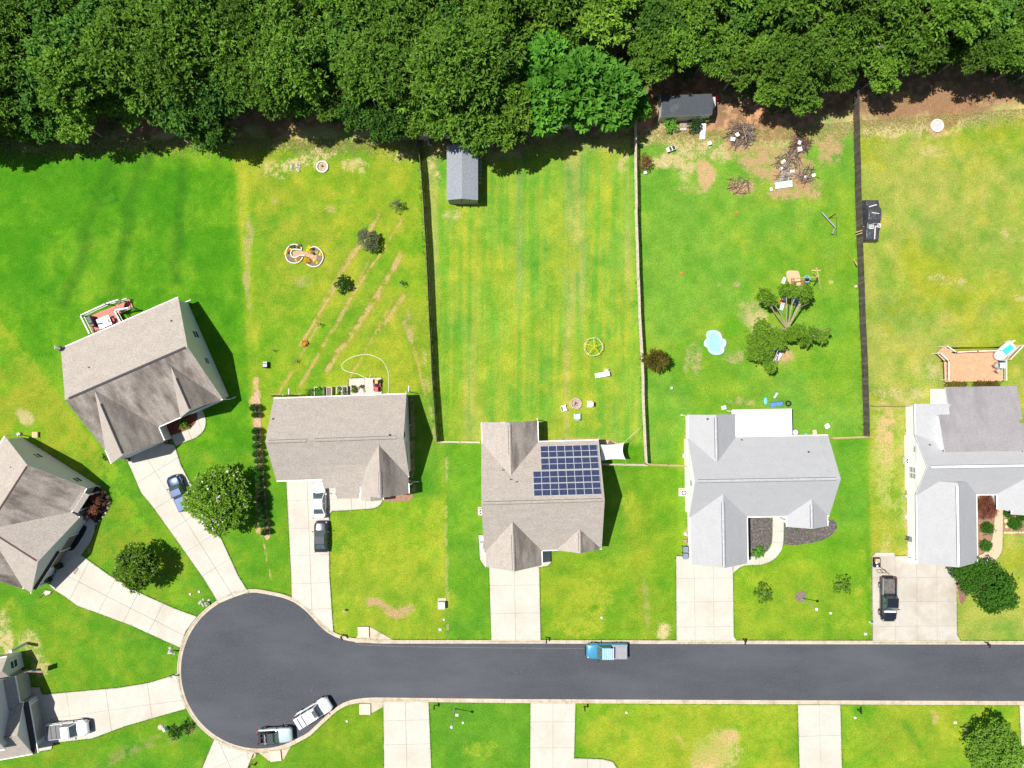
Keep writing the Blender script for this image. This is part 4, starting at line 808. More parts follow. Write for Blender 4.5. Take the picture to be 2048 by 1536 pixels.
def leaf_mesh(name, centers, radii, per, size, mats, seed=0, flat=.35, aspect=.42, tuft=6, shell=.35, flowers=0, drop=None):
    """crown of leaves: tufts on and inside clump ellipsoids; each leaf a bent pair of triangles"""
    r_ = np.random.default_rng(seed); Vs, Fs, Cl = [], [], []; fm = []
    tot = 0
    for (c_, rad) in zip(centers, radii):
        nt_ = int(per * (rad[0] * rad[1] if hasattr(rad, '__len__') else rad ** 2)); rad = np.array(rad if hasattr(rad, '__len__') else (rad,) * 3)
        dirs = r_.normal(size=(nt_, 3)); dirs /= np.linalg.norm(dirs, axis=1)[:, None]; dirs[:, 2] = np.where(dirs[:, 2] < -.35, -dirs[:, 2], dirs[:, 2])
        rr_ = (1 - shell * r_.random(nt_) ** 1.6)[:, None] * (1 + .16 * r_.normal(size=(nt_, 1)))
        pos = np.array(c_) + dirs * rad * rr_
        clump = r_.random()
        for k in range(tuft):
            a_ = r_.random(nt_) * 2 * math.pi; el = r_.normal(.15, .45, nt_)
            d = np.stack([np.cos(a_) * np.cos(el), np.sin(a_) * np.cos(el), np.sin(el)], 1) + dirs * .55; d /= np.linalg.norm(d, axis=1)[:, None]
            L = size * (.6 + .8 * r_.random(nt_)); up = np.array((0, 0, 1.)) + r_.normal(size=(nt_, 3)) * flat; sd_ = np.cross(d, up); sd_ /= np.linalg.norm(sd_, axis=1)[:, None] + 1e-6
            wv = sd_ * (L * aspect * .5)[:, None]; tip = pos + d * L[:, None]; mid = pos + d * (L * .5)[:, None]; mid[:, 2] += L * .08
            tip[:, 2] -= L * .12
            v = np.stack([pos, mid - wv, tip, mid + wv], 1).reshape(-1, 3); Vs.append(v)
            base = tot + np.arange(nt_)[:, None] * 4; Fs.append(np.concatenate([base + np.array([0, 1, 2]), base + np.array([0, 2, 3])], 1).reshape(-1, 3)); tot += nt_ * 4
            Cl.append(np.clip(clump * .6 + .4 * r_.random(nt_) * (1 if k else .9), 0, 1).repeat(4)); fm.append(np.zeros(nt_ * 2, int))
        if flowers:
            nf = int(nt_ * flowers); sel = r_.integers(0, max(nt_, 1), nf); fp_ = np.array(c_) + dirs[sel] * rad * 1.12
            for k in range(3):
                o3 = r_.normal(size=(nf, 3, 3)) * size * .2; v = (fp_[:, None, :] + o3).reshape(-1, 3); Vs.append(v)
                Fs.append((tot + np.arange(nf)[:, None] * 3 + np.array([0, 1, 2]))); tot += nf * 3; Cl.append(np.zeros(nf * 3)); fm.append(np.ones(nf, int))
    V = np.concatenate(Vs); Fc = np.concatenate(Fs); me = bpy.data.meshes.new(name); me.vertices.add(len(V)); me.vertices.foreach_set('co', V.ravel())
    me.loops.add(Fc.size); me.loops.foreach_set('vertex_index', Fc.ravel().astype(np.int32)); me.polygons.add(len(Fc)); me.polygons.foreach_set('loop_start', np.arange(0, Fc.size, 3, dtype=np.int32))
    for m_ in (mats if isinstance(mats, (list, tuple)) else [mats]): me.materials.append(m_)
    if len(me.materials) > 1: me.polygons.foreach_set('material_index', np.concatenate(fm).astype(np.int32))
    me.update(calc_edges=True); at = me.attributes.new('clump', 'FLOAT', 'POINT'); at.data.foreach_set('value', np.concatenate(Cl).astype(np.float32))
    return me
def wood_mesh(h0, h1, r0, ends, mat, name='trunk', fork=None, seed=1):
    """trunk from 0 to h0 and limbs reaching the clump centres"""
    rn = random.Random(seed); mb = MB(); top = Vector((rn.uniform(-.2, .2), rn.uniform(-.2, .2), h0))
    mb.tube([(0, 0, -.1), (0, 0, .15), top * .5 + Vector((.05, .03, 0)), top], [r0 * 1.5, r0 * 1.1, r0 * .9, r0 * .75], 8)
    for e_ in ends:
        e_ = Vector(e_); st = top * rn.uniform(.75, 1.0); m1 = st.lerp(e_, .5) + Vector((rn.uniform(-.2, .2), rn.uniform(-.2, .2), .25))
        mb.tube([st, m1, e_], [r0 * .5, r0 * .32, r0 * .1], 6)
        for _ in range(3):
            s_ = m1.lerp(e_, rn.random() * .6); t_ = e_ + Vector((rn.uniform(-1, 1), rn.uniform(-1, 1), rn.uniform(-.3, .7))) * ((e_ - m1).length * .45); mb.tube([s_, t_], [r0 * .16, r0 * .05], 4)
    return mb
def proto(name, label, cat, lobes, rads, per, size, lm, hfork, r0, seed, bk=None, **k):
    root = thing(name, (0, 0, 0), label, cat)
    wood_mesh(hfork, 0, r0, lobes, bk or bark, seed=seed).build('trunk', bk or bark, root)
    me = leaf_mesh(name + '_crown', lobes, rads, per, size, lm, seed, **k); o = bpy.data.objects.new('crown', me); COL.objects.link(o); o.parent = root
    return root
def lobes_round(R0, zc, n, seed, squash=.7, core=True, zj=.35):
    r_ = random.Random(seed); L = [(0, 0, zc + R0 * .25)] if core else []; rd = [R0 * .55] if core else []
    for i in range(n):
        a_ = i * 2.39996 + r_.uniform(-.3, .3); rr_ = R0 * (.35 + .5 * math.sqrt((i + .5) / n)) * r_.uniform(.85, 1.12)
        z_ = zc + R0 * squash * (.55 - (rr_ / R0) ** 2) * .9 + r_.uniform(-zj, zj); L.append((rr_ * math.cos(a_), rr_ * math.sin(a_), z_)); rd.append(R0 * r_.uniform(.24, .40) * (.84 if zj > .5 else 1))
    return L, rd
# wood along the top: prototypes copied tree by tree
protos = []
for i, (R0, zc, n_, lm, per_, sz_, asp_) in enumerate(((4.3, 9.5, 15, L_oak, 30, .64, .36), (3.7, 8.6, 13, L_oak2, 52, .42, .45), (4.6, 10.5, 17, L_oak, 40, .52, .3), (3.6, 9.2, 12, L_yel, 34, .56, .4), (4.0, 8.4, 14, L_oak3, 30, .66, .3), (3.9, 9.8, 12, L_oak3, 50, .44, .42), (4.2, 9.0, 19, L_oak2, 28, .62, .34))):
    L, rd = lobes_round(R0, zc, n_, 20 + i, squash=.85, zj=1.15)
    protos.append(proto('leafy_tree', 'x', 'tree', L, rd, per_, sz_, lm, zc * .62, .22, 30 + i, aspect=asp_, tuft=9, shell=.6, flat=.5))
L, rd = lobes_round(4.0, 6.4, 13, 77, squash=.6)
bright = proto('large_leaved_tree', 'x', 'tree', L, rd, 26, .85, L_bri, 4.2, .2, 41, aspect=.40, tuft=8, shell=.45, flat=.3)
edge_x = [-400, 0, 120, 230, 330, 420, 480, 560, 700, 760, 840, 900, 1010, 1060, 1260, 1310, 1430, 1480, 1540, 1600, 1650, 1712, 1760, 1850, 1900, 1990, 2048, 2400]
edge_y = [270, 275, 275, 235, 232, 288, 210, 225, 240, 262, 262, 282, 288, 245, 232, 145, 145, 172, 220, 226, 176, 138, 168, 122, 114, 142, 152, 160]
placed = []
def try_tree(cx, cy, which, sc, zc=9.0, row=0):
    for (a_, b_, _) in placed:
        if (a_ - cx) ** 2 + (b_ - cy) ** 2 < 46 ** 2: return
    src = bright if which == 'b' else protos[which]
    p_ = g(cx, cy, zc * sc); placed.append((cx, cy, 1))
    o = dup(src, (p_.x, p_.y, 0), random.uniform(0, 6.28), 'tree', sc, 'trees of the wood'); wood_trees.append((row, zone(cx), 'yellow-green' if which == 3 else 'green', cx, o)); return o
used = set(); rnd = random.Random(5)
zones = [(60, 'the far left edge'), (200, 'the darkest green lawn'), (330, 'the straw strip'), (460, 'the grey wooden frame'), (580, 'the corner where two lawns meet'), (700, 'the white fire ring'), (830, 'the ruts'), (900, 'the white ladder'), (1000, 'the blue-grey shed'), (1130, 'the shaded back fence'), (1270, 'the bright large-leaved trees'), (1330, 'the pale fence end'), (1440, 'the charcoal shed'), (1540, 'the round branch pile'), (1640, 'the burnt pile'), (1740, 'the dark fence end'), (1840, 'the brown leaf litter'), (1940, 'the round white ring'), (9999, 'the upper right corner')]
def zone(cx):
    for b_, n_ in zones:
        if cx < b_: return n_
wood_trees = []
# front row hugging the edge
x = -150
fr = 0
while x < 2250:
    ey = np.interp(x, edge_x, edge_y); sc = rnd.uniform(.62, .86)
    if not (1035 < x < 1285): try_tree(x, ey + (2 if x < 820 else 0) - 50 * sc * .98 + rnd.uniform(-14, 9), rnd.choice([0, 1, 2, 4, 5, 6] if x < 950 else [0, 2, 3, 4, 5, 5]), sc, 8.8, 0)
    x += rnd.uniform(52, 64)
for bx, by, sc in ((1095, 115, 1.05), (1150, 165, 1.15), (1215, 185, 1.0), (1085, 195, 1.0), (1150.5, 222, .62), (1252, 210, .6)):
    p_ = g(bx, by, 6.5 * sc); placed.append((bx, by, 1)); dup(bright, (p_.x, p_.y, 0), rnd.uniform(0, 6), '%s of the bright large-leaved trees above the middle yard fence' % {1095: 'upper left one', 1150: 'biggest, central one', 1215: 'right-hand one', 1085: 'lower left one', 1150.5: 'small lowest one', 1252: 'small rightmost one'}[bx], sc, 'bright large-leaved trees'); wood_trees.append((9, 'b', 'b', bx, None))
for row in range(7):
    x = -190 + (row % 2) * 30
    while x < 2280:
        cx = x + rnd.uniform(-14, 14); ey = np.interp(cx, edge_x, edge_y); cy = ey - 105 - row * 56 + rnd.uniform(-14, 14)
        if cy > -190 and not (1020 < cx < 1290 and cy > 55):
            wh = rnd.choice([0, 1, 2, 4, 0, 2, 6, 5]) if cx < 950 else rnd.choice([0, 2, 3, 5, 4, 1, 4])
            if 1060 < cx < 1130 and cy < 80: wh = 3
            try_tree(cx, cy, wh, rnd.uniform(.78, 1.12), 9.5, row + 1)
        x += 66
rown = ['front', 'second', 'third', 'fourth', 'fifth', 'sixth', 'seventh', 'eighth']
from collections import defaultdict
gr2 = defaultdict(list)
for t_ in wood_trees:
    if t_[4]: gr2[t_[:3]].append(t_)
for (rw, zn_, hu), L_ in gr2.items():
    L_.sort(key=lambda t_: t_[3]); n_ = len(L_)
    for i, t_ in enumerate(L_):
        side = '' if n_ == 1 else (('left ', 'right ')[i] if n_ == 2 else ('left ', 'middle ', 'right ', 'rightmost ')[min(i, 3)])
        t_[4]['label'] = '%s%s tree, %s row of the wood above %s' % (side, hu, rown[rw], zn_)
for pr in protos + [bright]:
    for ch in list(pr.children): bpy.data.objects.remove(ch)
    bpy.data.objects.remove(pr)
mb_b = 0
for i in range(26):
    cx = rnd.uniform(60, 2000); ey = np.interp(cx, edge_x, edge_y); cy = ey - rnd.uniform(25, 230); b0 = g(cx, cy, 8.2); a_ = rnd.random() * 6.28; d = Vector((math.cos(a_), math.sin(a_), .55)); L_ = rnd.uniform(1.5, 3.2)
    mb = MB().tube([b0 - Vector((0, 0, 8.2)), b0 - Vector((d.x, d.y, 3)) , b0, b0 + d * L_ * .6 + Vector((.2, .1, .1)), b0 + d * L_ + Vector((0, .3, .5))], [.09, .07, .05, .035, .015], 5)
    for _ in range(3): s_ = b0 + d * L_ * rnd.uniform(.2, .8); mb.tube([s_, s_ + Vector((rnd.uniform(-1, 1), rnd.uniform(-1, 1), .6)) * .9], [.025, .01], 4)
    ob = mb.build('dead_tree', M('dead_bark', (.42, .38, .33), .9)); tag(ob, 'thin pale bare dead tree poking through the wood above ' + zone(cx), 'tree', 'pale dead trees in the wood')
# undergrowth along the wood's edge
r_ = np.random.default_rng(3); cs, rs = [], []
for i in range(560):
    x = r_.uniform(-60, 2110); ey = np.interp(x, edge_x, edge_y); y = ey - (r_.uniform(-6, 70) if i % 2 else r_.uniform(0, 260))
    if 1310 < x < 1435 and y > 160: continue
    if 870 < x < 990 and y > 262: continue
    q = g(x, y + (10 if r_.random() < .5 else 0)); s_ = r_.uniform(.4, 1.3); cs.append((q.x, q.y, s_ * .5)); rs.append((s_, s_, s_ * .7))
o = bpy.data.objects.new('undergrowth', leaf_mesh('undergrowth', cs, rs, 22, .36, L_und, 9, tuft=6)); COL.objects.link(o); tag(o, 'low dark undergrowth beneath the trees of the wood', 'undergrowth', kind='stuff')

def plant(name, label, cat, px_, py_, z, lobes, rads, per, size, lm, seed, hf=.5, r0=.06, bk=None, group=None, **k):
    o = proto(name, label, cat, lobes, rads, per, size, lm, hf, r0, seed, bk, **k); q = g(px_, py_, z); o.location = (q.x, q.y, 0)
    if group: o['group'] = group
    return o
L, rd = lobes_round(3.9, 3.3, 20, 61, squash=.95)
plant('crape_myrtle', 'large crape myrtle with pink-white blossoms overhanging the blue pickup', 'tree', 434, 1000, 3.5, L, rd, 66, .46, [L_myr, flower_w], 61, 1.6, .12, aspect=.3, tuft=6, flowers=.13)
L, rd = lobes_round(2.75, 3.0, 15, 62, squash=.95)
plant('crape_myrtle', 'round crape myrtle with white blossoms on the lawn above the cul-de-sac', 'tree', 272, 1134, 3.1, L, rd, 74, .42, [L_myr, flower_w], 62, 1.4, .1, aspect=.3, tuft=6, flowers=.10)
# forked yard tree with bare pale limbs
root = thing('forked_tree', (0, 0, 0), 'forked tree with bare pale limbs and toys beneath, in the play yard', 'tree'); q0 = g(1566, 662); root.location = q0
lob = [(1528, 592, 5.0, .85), (1540, 600, 4.6, .7), (1572, 580, 5.2, .8), (1590, 583, 5.2, .75), (1612, 582, 5.2, .75), (1605, 596, 4.6, .6), (1522, 655, 3.8, 1.0), (1512, 680, 3.6, 1.1), (1508, 705, 3.6, 1.0), (1528, 712, 3.4, .9), (1540, 735, 3.2, .7), (1535, 690, 3.9, 1.0), (1552, 672, 3.6, .9), (1580, 668, 3.4, .9), (1600, 662, 3.6, .8), (1625, 668, 3.4, .8), (1645, 675, 3.3, .7), (1655, 662, 3.4, .4), (1610, 682, 2.8, .7), (1560, 688, 3, .7)]
cs = [g(a_, b_, c_) - q0 for a_, b_, c_, _ in lob]; rs = [(d_, d_, d_ * .7) for *_, d_ in lob]
mb = MB(); fork = Vector((.1, .1, 1.2)); mb.tube([(0, 0, -.1), (0, 0, .3), fork], [.28, .2, .17], 8)
rn = random.Random(4)
for i, c_ in enumerate(cs):
    j = i % 3; m1 = fork.lerp(c_, .55) + Vector((rn.uniform(-.25, .25), rn.uniform(-.25, .25), .35)); mb.tube([fork, m1, c_ + Vector((0, 0, .3))], [.10, .065, .03], 6)
    for _ in range(5): mb.tube([m1.lerp(c_, rn.random()), c_ + Vector((rn.uniform(-.8, .8), rn.uniform(-.8, .8), rn.uniform(0, .6)))], [.035, .012], 4)
mb.build('trunk', bark_p, root)
for o_ in root.children:    # built in the tree's own frame
    for v_ in o_.data.vertices: v_.co += q0
o = bpy.data.objects.new('crown', leaf_mesh('forked_crown', cs, rs, 150, .30, L_myr, 64, tuft=6, aspect=.42)); COL.objects.link(o); o.parent = root
def simple(name, label, cat, px_, py_, R0, zc, n_, lm, seed, per=110, size=.2, sq=.8, hf=.4, r0=.05, group=None, zp=None, **k):
    L, rd = lobes_round(R0, zc, n_, seed, squash=sq); return plant(name, label, cat, px_, py_, zc if zp is None else zp, L, rd, per, size, lm, seed, hf, r0, group=group, **k)
# conifer seen leaning out, fronds to one side
c_ = [(.2, 0, 3.2), (.9, .1, 3.0), (1.3, .5, 2.9), (1.3, -.5, 2.9), (.5, .8, 2.6), (.5, -.9, 2.7), (-.4, .3, 2.2), (1.7, 0, 3.0), (0, -.4, 2)]
plant('young_conifer', 'bronze-green feathery conifer touching the pale picket fence', 'tree', 1301, 720, 2.8, c_, [.6, .5, .45, .45, .4, .4, .4, .35, .4], 90, .6, L_brn, 71, 1.4, .1, aspect=.16, tuft=8)
simple('dead_shrub', 'brown dead-looking shrub at the pale fence near charcoal shed', 'shrub', 1290, 325, 1.0, .9, 8, L_red, 72, 140, .22, aspect=.2)
L, rd = lobes_round(3.5, 2.6, 18, 73, squash=.7); L = [(a_ * 1.05 - b_ * .12, b_ * .86 - a_ * .35, c_) for a_, b_, c_ in L]
plant('magnolia', 'dense dark green spreading tree beside the garage of the white-walled house', 'tree', 1973, 1172, 2.6, L, rd, 120, .24, L_mag, 73, 1.2, .12, aspect=.5, tuft=6)
simple('leafy_tree', 'dark rounded tree on the lawn in the bottom right corner', 'tree', 1990, 1499, 3.4, 3.6, 15, L_oak, 74, 100, .28, .8, 1.8, .12)
simple('shrub', 'grey-green round bush on the rutted lawn below two small shrubs', 'shrub', 737, 480, 1.6, 1.1, 10, L_gry, 75, 150, .18)
simple('shrub', 'dark glossy bush between the tyre ruts', 'shrub', 686, 567, 1.05, .9, 8, L_dk, 76, 160, .2, aspect=.5)
simple('shrub', 'thin greyish shrub near top right of the rutted lawn', 'shrub', 793, 411, .95, .8, 7, L_gry, 78, 70, .22, aspect=.25)
simple('sapling', 'tiny sapling with yellow petals near the dark fence', 'sapling', 805, 567, .5, .6, 4, L_dk, 79, 70, .22, aspect=.3)
simple('sapling', 'tiny sparse sapling above the orange mum', 'sapling', 638, 647, .35, .5, 3, L_dk, 80, 60, .2, aspect=.25)
simple('sapling', 'tiny leaning twig left of the ruts', 'sapling', 547, 702, .25, .4, 3, L_dk, 81, 60, .16, aspect=.25)
simple('sapling', 'small bent seedling near the end of the ruts', 'sapling', 594, 722, .4, .3, 3, L_dk, 82, 60, .2, aspect=.2)
simple('shrub', 'small airy shrub on the lawn left of the mulch ring', 'shrub', 1526, 1188, 1.25, 1.0, 8, L_myr, 83, 60, .22, aspect=.4)
simple('shrub', 'small airy shrub on the lawn right of the mulch ring', 'shrub', 1685, 1170, 1.3, 1.0, 8, L_myr, 84, 60, .22, aspect=.4)
c_ = [(0, 0, 1.8)] + [(.65 * math.cos(t_), .65 * math.sin(t_), 1.6) for t_ in (0, .9, 1.8, 2.7, 3.6, 4.5, 5.4)]
plant('palm_like_shrub', 'spiky black-green shrub beside the cul-de-sac at lower left', 'shrub', 352, 1463, 1.8, c_, [.35] * 8, 60, .5, L_dk, 85, 1.2, .08, aspect=.12, tuft=6)
simple('clipped_shrub', 'leafy bush in red mulch by the front door of the upper left house', 'shrub', 368, 846, .85, .5, 8, L_myr, 86, 150, .16)
simple('weeping_maple', 'purple-brown weeping maple in the courtyard of the white-walled house', 'shrub', 1970, 1015, 1.45, 1.2, 12, L_red, 87, 150, .35, aspect=.12)
for i, (x, y, r_s, lb) in enumerate(((1971, 1091, .72, 'lower clipped boxwood ball left of the curved walk'), (1974, 1056, .74, 'upper clipped boxwood ball left of the curved walk'), (2030, 1047, .78, 'clipped boxwood ball right of the curved walk'), (2018, 1026, .6, 'boxwood half under the small gable right of the walk'), (2044, 1031, .6, 'boxwood cut by the right edge below the small gable'))):
    L, rd = lobes_round(r_s * .6, r_s * .55, 6, 90 + i, .6); plant('boxwood_ball', lb, 'shrub', x, y, .6, [(0, 0, .55)] + L, [r_s] + [r_s * .62] * len(L[:1]) + [r_s * .5] * (len(L) - 1), 520, .14, L_mag, 90 + i, .2, .04, group='clipped boxwood balls')
for i, (x, y, r_s) in enumerate(((197, 998, .95), (188, 1016, .9), (178, 1031, .75))):
    simple('red_maple_shrub', ['topmost', 'middle', 'lowest'][i] + ' of three rusty brown shrubs in the bed of the left edge house', 'shrub', x, y, r_s, .9, 7, L_red, 100 + i, 110, .3, group='rusty shrubs in the dark bed', aspect=.22)
simple('shrub', 'light green bush beside the ramp of the charcoal shed', 'shrub', 1340, 249, 1.0, .8, 8, L_bri, 110, 110, .2)
simple('shrub', 'dark bush right of the shed ramp', 'shrub', 1389, 250, 1.0, .7, 8, L_dk, 111, 110, .2)
simple('shrub', 'yellow-green shrub at the shed corner', 'shrub', 1411, 239, .6, .6, 6, L_yel, 112, 110, .2)
simple('hosta', 'broad-leaved pale plant at end of the dark mulch bed', 'plant', 1514, 1103, .75, .35, 7, L_bri, 113, 60, .4, .5, .1, aspect=.4)
simple('shrub', 'small green plant in the dark mulch under the right gable, left one', 'plant', 1592, 1060, .35, .3, 4, L_myr, 114, 120, .15)
simple('shrub', 'small green plant in the dark mulch under the right gable, right one', 'plant', 1620, 1060, .4, .3, 4, L_myr, 115, 120, .15)
simple('shrub', 'bushy weed left of the first raised bed', 'plant', 621, 786, .75, .3, 6, L_myr, 116, 90, .2)
simple('shrub', 'dark shrub at the left corner of the garage, upper left house', 'shrub', 213, 914, .6, .7, 5, L_dk, 117, 110, .2)
# columnar arborvitae hedge row
arb = []
root = thing('columnar_arborvitae', (0, 0, 0), 'x', 'shrub'); 
L = [(0, 0, .5), (0, 0, .9), (0, 0, 1.3), (0, 0, 1.75), (0, 0, 2.15)]; me_ = leaf_mesh('arborvitae', L, [(.50, .50, .45), (.47, .47, .45), (.38, .38, .45), (.25, .25, .42), (.10, .10, .3)], 900, .08, L_hedge, 120, tuft=5, shell=.25)
o = bpy.data.objects.new('foliage', me_); COL.objects.link(o); o.parent = root; MB().cyl((0, 0, 0), (0, 0, .6), .05).build('trunk', bark, root)
rows = [(514, 815), (515, 829), (517, 861), (518, 875), (519, 890), (519, 906), (521, 920), (522, 935), (524, 951), (525, 966), (526, 982), (528, 998), (529, 1014), (531, 1030), (532, 1045), (535, 1061)]
words = 'first second third fourth fifth sixth seventh eighth ninth tenth eleventh twelfth thirteenth fourteenth fifteenth sixteenth'.split()
for i, (x, y) in enumerate(rows):
    q = g(x, y); dup(root, (q.x, q.y, 0), random.uniform(0, 6), '%s dark columnar evergreen from the top of the row beside the house' % words[i], random.uniform(.85, 1.1), 'row of columnar evergreens')
for ch in list(root.children): bpy.data.objects.remove(ch)
bpy.data.objects.remove(root)
# scattered grass tufts give the turf real relief at lawn edges
r_ = np.random.default_rng(12); Vs = []; 
def tufts(n_, sampler, name, lm, size):
    P_ = np.array([sampler() for _ in range(n_)]); Q = np.stack([(P_[:, 0] - 1024) * S, (768 - P_[:, 1]) * S, np.zeros(n_)], 1); V = []; 
    for k in range(5):
        a_ = r_.random(n_) * 6.28; d = np.stack([np.cos(a_) * .6, np.sin(a_) * .6, np.ones(n_) * .7], 1) * size * (.5 + r_.random((n_, 1))); s_ = np.stack([-np.sin(a_), np.cos(a_), a_ * 0], 1) * size * .16
        V.append(np.stack([Q - s_, Q + s_, Q + d], 1))
    V = np.concatenate(V).reshape(-1, 3); Fc = np.arange(len(V)).reshape(-1, 3); me = bpy.data.meshes.new(name); me.vertices.add(len(V)); me.vertices.foreach_set('co', V.ravel()); me.loops.add(Fc.size); me.loops.foreach_set('vertex_index', Fc.ravel().astype(np.int32)); me.polygons.add(len(Fc)); me.polygons.foreach_set('loop_start', np.arange(0, Fc.size, 3, dtype=np.int32)); me.materials.append(lm); me.update(calc_edges=True)
    at = me.attributes.new('clump', 'FLOAT', 'POINT'); at.data.foreach_set('value', r_.random(len(V)).astype(np.float32))
    o = bpy.data.objects.new(name, me); COL.objects.link(o); return o
def samp():
    x = r_.uniform(0, 2048); return (x, np.interp(x, [0, 480, 840, 1060, 1300, 1500, 1712, 2048], [290, 285, 290, 285, 270, 270, 250, 225]) + abs(r_.normal(0, 16)) - 8)
L_straw = leaf_mat('straw_blades', (.25, .24, .07), (.55, .48, .2))
o = tufts(13000, samp, 'rough_grass', L_straw, .2); tag(o, 'rough straw-coloured grass along the edge of the wood', 'grass', kind='stuff')
fl_ = [((838, 281), (876, 883)), ((1268, 247), (1290, 924)), ((1708, 230), (1727, 871)), ((545, 792), (640, 790)), ((1816, 830), (1820, 1110)), ((1376, 830), (1378, 1110))]
def samp2():
    a_, b_ = fl_[r_.integers(0, len(fl_))]; t_ = r_.random(); return (a_[0] + (b_[0] - a_[0]) * t_ + r_.normal(0, 3), a_[1] + (b_[1] - a_[1]) * t_)
o = tufts(3500, samp2, 'long_grass', L_myr, .2); tag(o, 'longer grass left standing along the fences and walls', 'grass', kind='stuff')

EDGES += [(tuple(a_), tuple(b_)) for a_, b_ in zip(ko[:-1], ko[1:]) if max(abs(a_[0]), abs(b_[0])) < 70]
wts = np.array([math.hypot(b_[0] - a_[0], b_[1] - a_[1]) if max(abs(a_[0]), abs(a_[1]), abs(b_[0]), abs(b_[1])) < 72 else 0 for a_, b_ in EDGES]); wts /= wts.sum(); pick = r_.choice(len(EDGES), 26000, p=wts); pk = iter(pick)
def samp3():
    a_, b_ = EDGES[next(pk)]; t_ = r_.random(); n_ = r_.normal(0, .05); L_ = math.hypot(b_[0] - a_[0], b_[1] - a_[1]) + 1e-6
    x = a_[0] + (b_[0] - a_[0]) * t_ - (b_[1] - a_[1]) / L_ * n_; y = a_[1] + (b_[1] - a_[1]) * t_ + (b_[0] - a_[0]) / L_ * n_
    return (x / S + 1024, 768 - y / S)
road_x = lambda q: 0
L_turf = leaf_mat('turf_blades', (.07, .17, .008), (.17, .27, .016))
o = tufts(26000, samp3, 'edge_grass', L_turf, .15); tag(o, 'grass creeping over the edges of kerbs and driveways', 'grass', kind='stuff')
# ---------------------------------------------------------------- vehicles
rim_m = M('wheel_rim', (.35, .35, .36), .35, metal=.6); tyre_m = M('tyre', (.02, .02, .021), .85)
lamp_m = M('headlight_glass', (.30, .31, .33), .15, spec=.5); tail_m = M('tail_light', (.45, .02, .015), .3)
auto_glass = M('windscreen', (.055, .085, .085), .06, var=.25, vs=1.5, spec=.8, coat=.5)
def paint_mat(n, c, metal=.15): return M('paint_' + n, c, .32, metal=metal, var=.03, spec=.5, coat=.7)
def loft(st, n=9, mi=0, mb=None):
    """st: (x, half width, z bottom, z shoulder, z crown)"""
    mb = mb or MB(); rows = []
    for x, hw, zb, zs, zc in st:
        r = [(x, -hw * .96, zb), (x, -hw, zb + (zs - zb) * .45), (x, -hw * .97, zs - .06), (x, -hw * .90, zs)]
        for k in range(1, 6): t_ = -.9 + 1.8 * k / 6; r.append((x, hw * t_, zs + (zc - zs) * (1 - (t_ / .9) ** 2)))
        r += [(x, hw * .90, zs), (x, hw * .97, zs - .06), (x, hw, zb + (zs - zb) * .45), (x, hw * .96, zb)]; rows.append(r)
    k = len(rows[0]); vs_ = [q for r in rows for q in r]
    fs = [(i * k + j, i * k + j + 1, (i + 1) * k + j + 1, (i + 1) * k + j) for i in range(len(rows) - 1) for j in range(k - 1)]
    fs += [(i * k + k - 1, i * k, (i + 1) * k, (i + 1) * k + k - 1) for i in range(len(rows) - 1)] + [tuple(range(k))[::-1][::-1], tuple(range((len(rows) - 1) * k, len(rows) * k))[::-1]]
    return mb.add(vs_, fs, mi)
